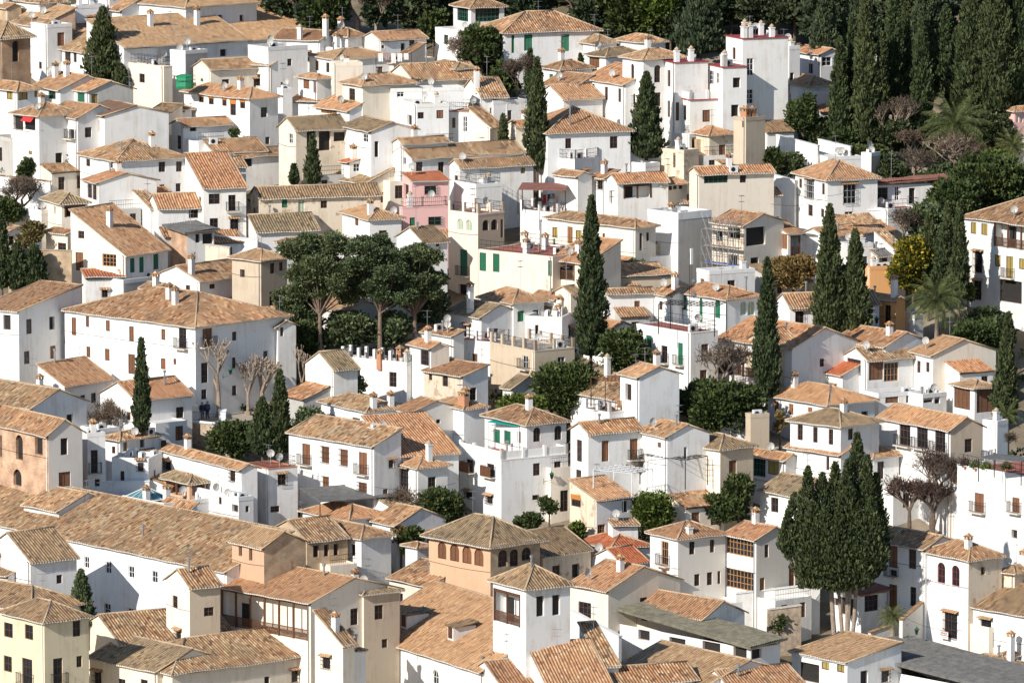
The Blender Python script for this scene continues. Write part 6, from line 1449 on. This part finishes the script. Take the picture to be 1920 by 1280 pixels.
def person(lab, pos, rz, jacket, legs, h=1.72, stride=.12):
    s = h / 1.72; J = {'pel': (0, 0, .95), 'chest': (0, 0, 1.32), 'neck': (0, 0, 1.47), 'head': (0, .02, 1.58), 'top': (0, .01, 1.70),
        'hl': (.09, 0, .90), 'kl': (.10, -.04 - stride * .3, .49), 'al': (.10, stride * .6, .08), 'tl': (.11, stride * .6 - .14, .03), 'hr': (-.09, 0, .90), 'kr': (-.10, -.06, .49), 'ar': (-.10, -stride * .6, .08), 'tr': (-.11, -stride * .6 - .14, .03),
        'sl': (.19, 0, 1.40), 'el': (.25, .03, 1.12), 'wl': (.24, -.06, .88), 'fl': (.24, -.09, .80), 'sr': (-.19, 0, 1.40), 'er': (-.25, .03, 1.12), 'wr': (-.24, -.06, .88), 'fr': (-.24, -.09, .80)}
    rad = {'pel': .13, 'chest': .15, 'neck': .06, 'head': .10, 'top': .07, 'hl': .10, 'kl': .065, 'al': .045, 'tl': .04, 'sl': .07, 'el': .05, 'wl': .035, 'fl': .03}
    names = list(J); E = [('pel', 'chest'), ('chest', 'neck'), ('neck', 'head'), ('head', 'top')]
    for sd in 'lr': E += [('pel', 'h' + sd), ('h' + sd, 'k' + sd), ('k' + sd, 'a' + sd), ('a' + sd, 't' + sd), ('chest', 's' + sd), ('s' + sd, 'e' + sd), ('e' + sd, 'w' + sd), ('w' + sd, 'f' + sd)]
    def skin(nm, keys, edges, grow, mat, rootk):
        me = bpy.data.meshes.new(nm); me.from_pydata([tuple(c * s for c in J[k]) for k in keys], [(keys.index(a), keys.index(b)) for a, b in edges], [])
        o = link(nm, me, None); md = o.modifiers.new('s', 'SKIN'); sv = me.skin_vertices[0].data if me.skin_vertices else None
        if sv is None: me.attributes.new('x', 'FLOAT', 'POINT'); sv = None
        return o, sv
    # explicit tapered surface (rings) merged into one continuous mesh
    def body(nm, edges, grow, mat, parent):
        m = MB()
        for a, b in edges:
            ra = rad.get(a, rad.get(a[0] + 'l')); rb = rad.get(b, rad.get(b[0] + 'l')); m.beam(Vector(J[a]) * s, Vector(J[b]) * s, (ra + grow) * s, 10, (rb + grow) * s)
            m.lathe([(.01, -(rb + grow) * s)] + [((rb + grow) * s * math.cos(t), (rb + grow) * s * math.sin(t)) for t in (-1.0, -.5, 0, .5, 1.0)] + [(.01, (rb + grow) * s)], Vector(J[b]) * s, 10)
        me = m.mesh(nm, mat, True); o = link(nm, me, parent); rm = o.modifiers.new('r', 'REMESH'); rm.mode = 'VOXEL'; rm.voxel_size = .022; rm.use_smooth_shade = True; return o
    m = body('person', E, 0, 'skin', None); root = m; root.location = pos; root.rotation_euler = (0, 0, rz); tag(root, lab, 'person', None)
    body('jacket', [('pel', 'chest'), ('chest', 'neck')] + [e for sd in 'lr' for e in (('chest', 's' + sd), ('s' + sd, 'e' + sd), ('e' + sd, 'w' + sd))], .025, jacket, root)
    body('trousers', [e for sd in 'lr' for e in (('pel', 'h' + sd), ('h' + sd, 'k' + sd), ('k' + sd, 'a' + sd))], .02, legs, root)
    hm = MB(); hm.lathe([(.01, -.11), (.09, -.08), (.115, 0), (.10, .08), (.05, .13), (.01, .14)], Vector((0, .04, 1.63)) * s, 10); link('hair', hm.mesh('hair', 'hair', True), root)
    return root
pA = ray_z(zx(1517), zy(584), PZ); pB = ray_z(zx(1556), zy(582), PZ)
person('person in a dark jacket at the left on the plaza', pA, R(20), 'jacket', 'jeans', 1.68)
person('person in a blue jacket at the right on the plaza', pB, R(-25), 'jeans', 'jacket', 1.76)
def lamp_wall(lab, x, y, lift, side=1):
    P = place(zx(x), zy(y), lift); root = tag(empty('street_lamp', P), lab, 'street lamp', 'green wall lamps'); m = MB()
    m.beam((0, 0, -.1), (-.75 * side, .5, -.35), .03, 5); m.beam((-.75 * side, .5, -.6), (-.75 * side, .5, 0), .025, 5); m.build('bracket', 'green', root)
    m = MB(); m.lathe([(.1, 0), (.2, .45)], n=6); m.build('lantern', 'glass', root); m = MB(); m.lathe([(.26, .45), (.12, .62), (.04, .66), (.03, .78)], n=6); m.build('lantern_cap', 'green', root)
Tl(3, 3); lamp_wall('green street lamp over the steep lane at the lower right', 1115, 915, 3.6)
Tl(2, 1); lamp_wall('green street lamp at the corner of the white corner house', 1150, 1075, 4)
Tl(2, 2); lamp_wall('street lamp on the right wall of the balustrade house', 297, 1030, 4)
Tl(1, 3); lamp_wall('street lamp before the bay window grille house', 428, 255, 4.5); lamp_wall('street lamp beside the glowing orange facade', 815, 1145, 4)
Tl(2, 0); lamp_wall('street lamp on the shaded wall behind the plaza trees', 1728, 245, 5)
def canopy(lab, hl, pts, h, mat, posts='iron', name='pergola', thick=.08, slope=.0, lattice=False, pr=.05):
    """flat shade on posts standing on the terrace of house hl; pts = pixel corners of its top (front-left, front-right, rear-right, rear-left)"""
    i = HS[hl]; z0 = i['K'].z if i else 0
    if i: z0 = i['base'] + i['roofz'](1, 1)
    P = [ray_z(zx(a), zy(b), z0 + h) for a, b in pts]
    c = P[0]; 
    # rear corners: rebuild from depth direction so the shade keeps a sensible size
    root = tag(empty(name, (c.x, c.y, z0)), lab, name.replace('_', ' '), None); Q = [p - Vector((c.x, c.y, z0)) for p in P]
    d = (Q[1] - Q[0]); dep = Vector((-d.y, d.x, 0)).normalized() * abs(pr_depth); Q[2] = Q[1] + dep + Vector((0, 0, slope)); Q[3] = Q[0] + dep + Vector((0, 0, slope))
    m = MB()
    if lattice:
        n = 9
        for k in range(n + 1): m.beam(Q[0].lerp(Q[1], k / n), Q[3].lerp(Q[2], k / n), .035, 4)
        for k in range(5): m.beam(Q[0].lerp(Q[3], k / 4), Q[1].lerp(Q[2], k / 4), .03, 4)
    else:
        up = Vector((0, 0, thick)); T = [q + up for q in Q]; m.quad(T); m.quad(Q[::-1])
        for k in range(4): m.quad([Q[k], Q[(k + 1) % 4], T[(k + 1) % 4], T[k]])
    m.build('shade' if not lattice else 'beams', mat, root)
    for q in Q:
        m = MB(); m.beam((q.x, q.y, 0), (q.x, q.y, q.z), pr, 6); m.build('post', posts, root)
    return root
pr_depth = 3.5
Tl(1, 2)
canopy('red brown canopy on thin posts over the white terrace', 'white terrace house under a red brown canopy', [(45, 145), (400, 150), (440, 100), (70, 90)], 2.6, 'rust', slope=.35)
canopy('thin iron pergola frame on the red floored roof terrace', 'white house with a red floored roof terrace and thin pergola frame', [(1100, 1000), (1520, 1020), (1, 1), (1, 1)], 3.0, 'iron', lattice=True)
Tl(2, 2)
canopy('dark wooden pergola over the red tiled terrace', 'white terrace block with a red tiled floor and white posts', [(700, 300), (960, 285), (1, 1), (1, 1)], 2.9, 'wood', posts='wood', lattice=True)
canopy('vine covered wire pergola over the flower pot terrace', 'low vine terrace house with red flower pots', [(960, 850), (1300, 890), (1, 1), (1, 1)], 2.8, 'iron', lattice=True)
canopy('white slatted pergola next to the laundry', 'low vine terrace house with red flower pots', [(610, 960), (900, 990), (1, 1), (1, 1)], 2.2, 'whitepaint', posts='whitepaint', lattice=True)
Tl(2, 1)
pr_depth = 5
canopy('grey reed shade roof on posts below the broad white front', 'low white stable below the grey reed shade', [(480, 1205), (1040, 1165), (1, 1), (1, 1)], 1.3, 'felt_grey', posts='wood', slope=.6)
pr_depth = 3
Tl(1, 1)
canopy('pale green awning beside the cream wing doors', 'cream wing with green doors and a red terrace full of small chimneys', [(1735, 700), (1990, 715), (1, 1), (1, 1)], -4.0, 'lightgreen', name='awning')
Tl(2, 3)
canopy('dark awning on the roof of the plain white building', 'tall plain white building with wooden blinds at the right edge', [(1580, 875), (1900, 905), (1, 1), (1, 1)], 2.2, 'felt_grey', name='awning')
Tl(2, 2)
canopy('teal awning on the upper storey terrace', 'white balustrade house with brown screened balconies', [(-180, 605), (50, 640), (1, 1), (1, 1)], 2.6, 'teal', posts='whitepaint', name='awning', slope=.3)
def prop(name, lab, cat, hl, x, y, build, lift=0.0, group=None, rz=0):
    if hl: P, a = at_house(hl, x, y)
    else: P = place(zx(x), zy(y), lift); a = 0
    r = tag(empty(name, P, a + rz), lab, cat, group); build(r); return r
def b_table(r):
    m = MB(); m.box(-.6, -.4, .70, .6, .4, .75); m.build('tabletop', 'whitepaint', r)
    for a in (-.5, .5):
        for b in (-.32, .32): m = MB(); m.box(a - .03, b - .03, 0, a + .03, b + .03, .7); m.build('leg', 'iron', r)
def b_chair(mat='whitepaint'):
    def f(r):
        m = MB(); m.box(-.22, -.22, .42, .22, .22, .46); m.build('seat', mat, r); m = MB(); m.box(-.22, .19, .46, .22, .23, .92); m.build('backrest', mat, r)
        for a in (-.19, .19):
            for b in (-.19, .19): m = MB(); m.box(a - .02, b - .02, 0, a + .02, b + .02, .42); m.build('leg', mat, r)
    return f
def b_pot(mat='leaf', s=.5):
    def f(r):
        m = MB(); m.lathe([(.14, 0), (.2, .3), (.22, .32)], n=10); m.build('pot', 'pot', r)
        rs = np.random.RandomState(4); v = rs.randn(160, 3) * s * .35; v[:, 2] = np.abs(v[:, 2]) + .35; link('foliage', leafmesh('foliage', v, v - np.array([0, 0, .2]), .12, mat, 1.6), r)
    return f
def b_line(cols):
    def f(r):
        L = .7 * len(cols) + .4; m = MB()
        for a in (0, L): m.beam((a, 0, 0), (a, 0, 1.8), .03, 5)
        m.beam((0, 0, 1.75), (L, 0, 1.75), .012, 4); m.build('line_frame', 'iron', r)
        for k, c in enumerate(cols):
            m = MB(); x = .25 + .7 * k; h = (.9, .7, 1.1)[k % 3]
            n = 5
            for j in range(n): a = x + .5 * j / n; b = x + .5 * (j + 1) / n; m.quad([(a, .05 * math.sin(j * 2), 1.74 - h), (b, .05 * math.sin(j * 2 + 2), 1.74 - h), (b, 0, 1.74), (a, 0, 1.74)])
            m.build('laundry', c, r)
    return f
Tl(1, 2); prop('clothes_line', 'clothes line with red and purple laundry under the canopy', 'laundry', 'white terrace house under a red brown canopy', 90, 290, b_line(['redcloth', 'jeans', 'purplewall']))
prop('clay_jar', 'big orange clay jar at the veranda rail', 'jar', 'tile roofed veranda with a clay jar left of the tall middle cypress', 380, 640, lambda r: None) if False else None
HB = 'white terrace block with a red tiled floor and white posts'
Tl(2, 2)
prop('garden_table', 'small white table on the red tiled terrace', 'table', HB, 830, 500, b_table)
prop('garden_chair', 'light wicker chair left of the white table on the red tiled terrace', 'chair', HB, 790, 480, b_chair('woodlight'), rz=.6)
prop('garden_chair', 'light wicker chair right of the white table on the red tiled terrace', 'chair', HB, 890, 490, b_chair('woodlight'), rz=-.8)
HV = 'low vine terrace house with red flower pots'
prop('garden_table', 'round edged white table on the vine terrace', 'table', HV, 1130, 985, b_table)
prop('garden_chair', 'white metal chair beside the vine terrace rail', 'chair', HV, 870, 1015, b_chair(), rz=.5)
for k, (x, lb) in enumerate([(930, 'leafy pot nearest the laundry on the vine terrace'), (985, 'second leafy pot on the vine terrace rail'), (1200, 'leafy pot under the right part of the vine pergola'), (1260, 'last leafy pot at the right end of the vine terrace')]):
    prop('potted_plant', lb, 'potted plant', HV, x, 1010, b_pot('leaf' if k % 2 else 'redtwig', .9), group='pots on the vine terrace')
prop('clothes_line', 'clothes line with white and black laundry at the vine terrace', 'laundry', HV, 790, 985, b_line(['jacket', 'cloth', 'cloth', 'cloth']))
Tl(0, 1)
prop('clothes_line', 'clothes line with many white clothes in front of the steep narrow roof', 'laundry', None, 900, 520, b_line(['cloth', 'purplewall', 'cloth', 'cloth', 'cloth']), lift=8.6)
Tl(1, 1)
HT = 'white terrace with square white posts below the two big dishes'
prop('garden_chair', 'dark chair among the white terrace posts', 'chair', HT, 1700, 1250, b_chair('wood'))
Tl(2, 3)
HW = 'tall plain white building with wooden blinds at the right edge'
for k, (x, mt, lb) in enumerate([(1480, 'redtwig', 'red pot at the left of the plain roof edge'), (1560, 'leaf', 'green pot on the plain roof edge'), (1640, 'leafbright', 'bright pot on the plain roof edge'), (1790, 'leaf', 'pot under the dark awning')]):
    prop('potted_plant', lb, 'potted plant', HW, x, 985, b_pot(mt, .8), group='pots on the plain roof edge')
prop('clothes_line', 'white sheet hung on the plain roof terrace', 'laundry', HW, 1600, 960, b_line(['cloth', 'cloth']))
Tl(0, 0)
def b_tank(r):
    m = MB(); m.lathe([(.9, 0), (1.0, .3), (.95, 1.2), (1.0, 1.4), (.5, 1.55), (.02, 1.6)], n=9); m.v = [(v[0] + .06 * math.sin(v[2] * 9 + v[1] * 5), v[1], v[2]) for v in m.v]; m.build('tarpaulin', 'tarp', r)
    m = MB(); m.beam((-.9, -1.0, .9), (.9, -1.0, .9), .03, 5); m.build('rope', 'iron', r)
prop('covered_tank', 'green tarpaulin wrapped over a tank on a roof', 'tank', None, 1385, 665, b_tank, lift=6.5)
# glass pyramid skylight
Tl(2, 0)
def b_sky(r):
    w_, h_ = 3.4, 1.3; c = [(-w_ / 2, -w_ / 2, .2), (w_ / 2, -w_ / 2, .2), (w_ / 2, w_ / 2, .2), (-w_ / 2, w_ / 2, .2)]; a = (0, 0, h_)
    m = MB(); [m.quad([c[i], c[(i + 1) % 4], a]) for i in range(4)]; m.build('glass', 'skyglass', r)
    m = MB(); [m.beam(c[i], a, .05, 4) for i in range(4)]; [m.beam(c[i], c[(i + 1) % 4], .06, 4) for i in range(4)]
    for i in range(4):
        for t in (.33, .66): q = Vector(c[i]).lerp(Vector(c[(i + 1) % 4]), t); m.beam(q, a, .025, 4)
    m.build('frame', 'whitepaint', r)
prop('skylight', 'glass pyramid skylight on the parapet building', 'skylight', 'long low parapet building around the glass skylight', 1100, 1190, b_sky)
# dormers of the church nave
Tl(3, 1)
for k, (x, y, lb) in enumerate([(1130, 860, ''), (1480, 950, '')]):
    i = HS['white church nave with a huge steep tile roof and two dormers']; X, Y, Z = hit_roof(i, zx(x), zy(y))
    m = MB(); s = .75; m.box(X - .3, Y - .55, Z - .3, X + 2.0, Y + .5, Z + 1.15); o = m.build('dormer', 'w', i['ro'])
    m = MB(); m.box(X - .34, Y - .35, Z + .1, X - .31, Y + .35, Z + 1.1); m.build('dormer_shutter', 'wood', i['ro'])
    me, _ = tileface('dormer_roof', (X - .45, Y - .8, Z + 1.12), (0, 1, 0), (math.cos(.14), 0, math.sin(.14)), (-math.sin(.14), 0, math.cos(.14)), 1.6, lambda u: (0 * u, 0 * u + 2.7), 'tile_old', None, True, False); link('dormer_roof', me, i['ro'])
# scaffolding
Tl(1, 2)
def scaffold():
    i = HS['brick house being rebuilt behind the scaffolding']; K, dL, dR = i['K'], i['dL'], i['dR']; base = i['base']
    out = -dR * .6 - dL * .0; a = i['a']; n = 6; h = i['h']
    root = tag(empty('scaffolding', (K.x, K.y, base), math.atan2(dL.y, dL.x)), 'metal scaffolding with planks in front of the brick house', 'scaffolding')
    # local x along dL, y away from the wall towards the viewer
    sg = 1.0
    for row in (.5, 1.6):
        m = MB()
        for k in range(n + 1):
            x = a * k / n; m.beam((x, row, -2), (x, row, h + 1.0 - 1.5 * (k / n)), .035, 5)
        m.build('uprights', 'steel', root)
    m = MB()
    for lv in range(5):
        z = .4 + 1.75 * lv
        for row in (.5, 1.6):
            m.beam((0, row, z), (a, row, z), .03, 5); m.beam((0, row, z + .9), (a, row, z + .9), .025, 5)
        for k in range(n): m.beam((a * k / n, 1.6, z), (a * (k + 1) / n, 1.6, z + 1.7), .02, 4)
    m.build('rails', 'steel', root)
    for lv in range(1, 5):
        z = .4 + 1.75 * lv; m = MB(); m.box(0, .6, z, a, 1.15, z + .05); m.build('plank_deck', 'palebark' if lv != 2 else 'bluecloth', root)
    return root
sfr = scaffold()
# antenna mast
Tl(1, 2)
def b_mast(r):
    m = MB()
    for (a, b) in ((-.14, -.1), (.14, -.1), (0, .16)): m.beam((a, b, 0), (a, b, 7.5), .02, 4)
    for k in range(22): z = k * .34; m.beam((-.14, -.1, z), (.14, -.1, z + .17), .012, 3); m.beam((.14, -.1, z + .17), (-.14, -.1, z + .34), .012, 3)
    m.build('lattice', 'iron', r); m = MB(); m.box(-.14, -.3, 6.3, .14, -.14, 7.9); m.build('panel_antenna', 'whitepaint', r)
    for z in (3.2, 4.6): m = MB(); m.lathe([(.28, 0), (.3, .1), (.05, .25)], n=10); o = m.build('drum_antenna', 'steel', r); o.location = (.2, -.35, z); o.rotation_euler = (R(90), 0, 0)
prop('antenna_mast', 'black lattice antenna mast with a white panel on the red roof terrace', 'mast', 'white house with a red floored roof terrace and thin pergola frame', 1335, 1170, b_mast)
# for sale sign
Tl(3, 3)
def sign(lab, hl, x, y, w=1.15, h=.72):
    i = HS[hl]; d = ray(zx(x), zy(y)); n = i['dR']; t = (i['K'] - CAM).dot(n) / d.dot(n); P = CAM + d * t - n * .45
    r = tag(empty('sale_sign', P, math.atan2(i['dL'].y, i['dL'].x) + math.pi), lab, 'sign', None)
    m = MB(); m.box(-w / 2, 0, -h / 2, w / 2, .03, h / 2); m.build('board', 'whitepaint', r); m = MB(); m.box(-w / 2, -.006, -.06, w / 2, 0, .01); m.box(-w / 2, -.006, h / 2 - .04, w / 2, 0, h / 2); m.build('red_band', 'redcloth', r); m = MB(); [m.box(k * .17 - .38, -.006, -.24, k * .17 - .29, 0, -.16) for k in range(5)]; m.build('small_print', 'steel', r)
    for (tx, z, s_, mt) in (('VENDE', .07, .28, 'iron'),):
        c = bpy.data.curves.new('lettering', 'FONT'); c.body = tx; c.size = s_; c.align_x = 'CENTER'; c.extrude = .004; t_ = bpy.data.objects.new('tmp', c); COL.objects.link(t_); bpy.context.view_layer.update(); me = bpy.data.meshes.new_from_object(t_.evaluated_get(bpy.context.evaluated_depsgraph_get())); bpy.data.objects.remove(t_); me.materials.clear(); me.materials.append(M[mt]); o = link('lettering', me, r, (0, -.014, z)); o.rotation_euler = (R(90), 0, 0)
# dishes and flues
rnd = random.Random(5)
for lb, i in list(HS.items()):
    if i['root'].get('category') and i['h'] > 0 and i['ro'] is not None and 'mossy grey' not in lb and 'canopy' not in lb and rnd.random() < .16 and i['ro'] is not None and i['h'] > 4.5:
        X, Y = .6, i['a'] * rnd.uniform(.2, .8); chim(i['ro'], X, Y, i['roofz'](X, Y), rnd.uniform(.5, .9), 'D')
    if 'mossy grey' not in lb and 'canopy' not in lb and rnd.random() < .18 and i['ro'] is not None:
        X, Y = i['b'] * rnd.uniform(.2, .5), i['a'] * rnd.uniform(.2, .8); chim(i['ro'], X, Y, i['roofz'](X, Y), rnd.uniform(.5, 1.2), 'm')
for lb, i in list(HS.items()):
    if i['h'] > 3.5 and i['roofz'](.5, .5) < i['h'] + .01 and i['ro'] is not None and i['ro'].name.startswith('terrace'):
        for q in range(rnd.randint(1, 3)):
            X, Y = rnd.uniform(.6, max(.7, i['b'] - .6)), rnd.uniform(.6, max(.7, min(2.5, i['a'] - .6))); chim(i['ro'], X, Y, i['roofz'](X, Y), rnd.uniform(.7, 1.3), rnd.choice('CCWD'))
# rooftop antennas scattered on the houses
rnd = random.Random(21); kk = 0
for lb, i in list(HS.items()):
    if rnd.random() < .5 and i['ro'] is not None and i['h'] > 4.5:
        X, Y = i['b'] * rnd.uniform(.3, .6), i['a'] * rnd.uniform(.3, .7); chim(i['ro'], X, Y, i['roofz'](X, Y), rnd.uniform(1.6, 3.2), 'A')
    if 'mossy grey' not in lb and 'canopy' not in lb and rnd.random() < .2 and i['ro'] is not None and i['h'] > 4.5:
        X, Y = i['b'] * rnd.uniform(.3, .55), i['a'] * rnd.uniform(.2, .8); chim(i['ro'], X, Y, i['roofz'](X, Y), rnd.uniform(.8, 1.2), 'w')

Tl(3, 3); sign('red and white for sale board on the barred window of the tower house', 'white and tan tower house with arched red doors under a green ridged roof', 1348, 915)
# low garden scrub filling the plots between the houses
def scrub():
    rs = np.random.RandomState(8); n = 900; X = rs.uniform(-95, 95, n); Y = rs.uniform(575, 800, n); Cs = []; Ds = []
    for x, y in zip(X, Y):
        r = rs.uniform(.5, 1.3); k = 70; v = rs.randn(k, 3); v /= np.linalg.norm(v, axis=1)[:, None]; v[:, 2] = np.abs(v[:, 2])
        Cs.append(np.array([x, y, gz(y) - .3]) + v * r * (rs.rand(k, 1) ** .4)); Ds.append(v + np.array([0, 0, .6]))
    o = link('garden_scrub', leafmesh('garden_scrub', np.concatenate(Cs), np.concatenate(Ds), .2, 'leaf', 1.3)); tag(o, 'low green scrub growing on the ground between the houses', 'scrub', None, 'stuff')
scrub()

def woodland():
    rs = np.random.RandomState(12); Cs = []; Ds = []
    for k in range(110):
        px = rs.uniform(560, 1960); py = rs.uniform(-130, 10) if px < 1500 else rs.uniform(-160, 60)
        P = place(px, py); hh = rs.uniform(7, 13); ww = rs.uniform(3.5, 6.5); n = 1500; t = rs.rand(n); ph = rs.rand(n) * 6.283
        pr = np.sin(np.clip(t * .9 + .12, 0, 1) * np.pi) ** .6 * ww / 2 * (1 + .25 * np.sin(ph * 3 + t * 11 + k)); r = pr * np.sqrt(rs.rand(n))
        Cs.append(np.stack([P.x + r * np.cos(ph), P.y + r * np.sin(ph), P.z + hh * t], 1)); Ds.append(np.stack([np.cos(ph), np.sin(ph), np.ones(n)], 1) + rs.randn(n, 3) * .5)
    o = link('woodland', leafmesh('woodland', np.concatenate(Cs), np.concatenate(Ds), .36, 'cedar', 1.4)); tag(o, 'dark wooded slope closing the view behind the top houses', 'woodland', None, 'stuff')
woodland()
rnd = random.Random(77)
def wire(lab, x0, y0, x1, y1, lift=7.5):
    A = place(zx(x0), zy(y0), lift); B = place(zx(x1), zy(y1), lift); r = tag(empty('overhead_wire', A), lab, 'wire', 'wires over the lanes'); m = MB(); n = 8
    for k in range(n):
        p = (B - A) * (k / n) - Vector((0, 0, .5 * math.sin(math.pi * k / n))); q = (B - A) * ((k + 1) / n) - Vector((0, 0, .5 * math.sin(math.pi * (k + 1) / n))); m.beam(p, q, .018, 3, cap=False)
    m.build('cable', 'iron', r)
Tl(1, 3); wire('thin wire hanging before the bay window grille house', 440, 190, 730, 60); wire('wire running left from the bay window grille house', 20, 250, 440, 200)
Tl(2, 0); wire('wire over the yard left of the plaza cypress', 640, 560, 1130, 640)
Tl(2, 1); wire('wire in front of the white corner house', 890, 1090, 1500, 1060)
Tl(3, 3); wire('wire above the steep lane by the street lamp', 1010, 780, 1480, 880)
Tl(1, 1); wire('wire over the terraces right of the pines', 1500, 1020, 1920, 990)
Tl(0, 0); wire('wire across the corner with the red awning', 0, 860, 330, 980)
# ------------------------------------------------------------------ terrain, light, camera
def terrain():
    xs = [-900, -600, -400, -250] + list(range(-180, 181, 6)) + [250, 400, 600, 900]
    ys = [-400, -100, 150, 300, 400, 470, 520] + list(range(545, 900, 6)) + [950, 1050, 1200, 1500, 2000, 2600]
    v = [(x, y, gz(y) - .4 + 0.5 * math.sin(x * .13) * math.sin(y * .11)) for y in ys for x in xs]
    n = len(xs); f = [(j * n + i, j * n + i + 1, (j + 1) * n + i + 1, (j + 1) * n + i) for j in range(len(ys) - 1) for i in range(n - 1)]
    me = bpy.data.meshes.new('hillside'); me.from_pydata(v, [], f)
    m, nt, b = newmat('ground'); L = nt.links
    tc = N(nt, 'ShaderNodeTexCoord'); n1 = N(nt, 'ShaderNodeTexNoise', Scale=0.12, Detail=8, Roughness=.6); L.new(tc.outputs['Object'], n1.inputs['Vector'])
    r = ramp(nt, [(.35, (0.09, 0.08, 0.04)), (.5, (0.20, 0.155, 0.10)), (.65, (0.34, 0.28, 0.21))]); L.new(n1.outputs[0], r.inputs[0]); L.new(r.outputs[0], b.inputs['Base Color']); b.inputs['Roughness'].default_value = 1
    me.materials.append(m); o = link('hillside', me); o['kind'] = 'structure'; o['label'] = 'earthy hillside under and between the houses'
terrain()
w = bpy.data.worlds.new('World'); sc.world = w; w.use_nodes = True
nt = w.node_tree; sky = nt.nodes.new('ShaderNodeTexSky'); sky.sky_type = 'NISHITA'; sky.sun_disc = False
AZ, EL = R(SUNAZ), R(SUNEL)
S = Vector((-math.sin(AZ) * math.cos(EL), -math.cos(AZ) * math.cos(EL), math.sin(EL)))
sky.sun_elevation = EL; sky.sun_rotation = math.atan2(S.x, S.y)
sky.air_density = 1.0; sky.dust_density = 0.2; sky.ozone_density = 3.0
nt.links.new(sky.outputs[0], nt.nodes['Background'].inputs[0]); nt.nodes['Background'].inputs[1].default_value = 0.1
sl = bpy.data.lights.new('sun', 'SUN'); sl.energy = 4.6; sl.angle = R(.5); sl.color = (1, .945, .87)
so = bpy.data.objects.new('sun', sl); COL.objects.link(so); so.rotation_euler = S.to_track_quat('Z', 'Y').to_euler()
cd = bpy.data.cameras.new('camera'); cd.lens = 225; cd.sensor_width = 36; cd.clip_start = 1; cd.clip_end = 5000
co = bpy.data.objects.new('camera', cd); COL.objects.link(co); co.location = CAM; co.rotation_euler = (R(90) - DEL, 0, 0); sc.camera = co
sc.view_settings.view_transform = 'Standard'; sc.view_settings.look = 'None'; sc.view_settings.exposure = EXPO; sc.view_settings.gamma = 1
for lb, os_ in LABELS.items():
    if len(os_) > 1: print('DUPLICATE LABEL', lb, len(os_), [o.get('group') for o in os_][:2])
print('objects', len(bpy.data.objects), 'houses', len(HS))
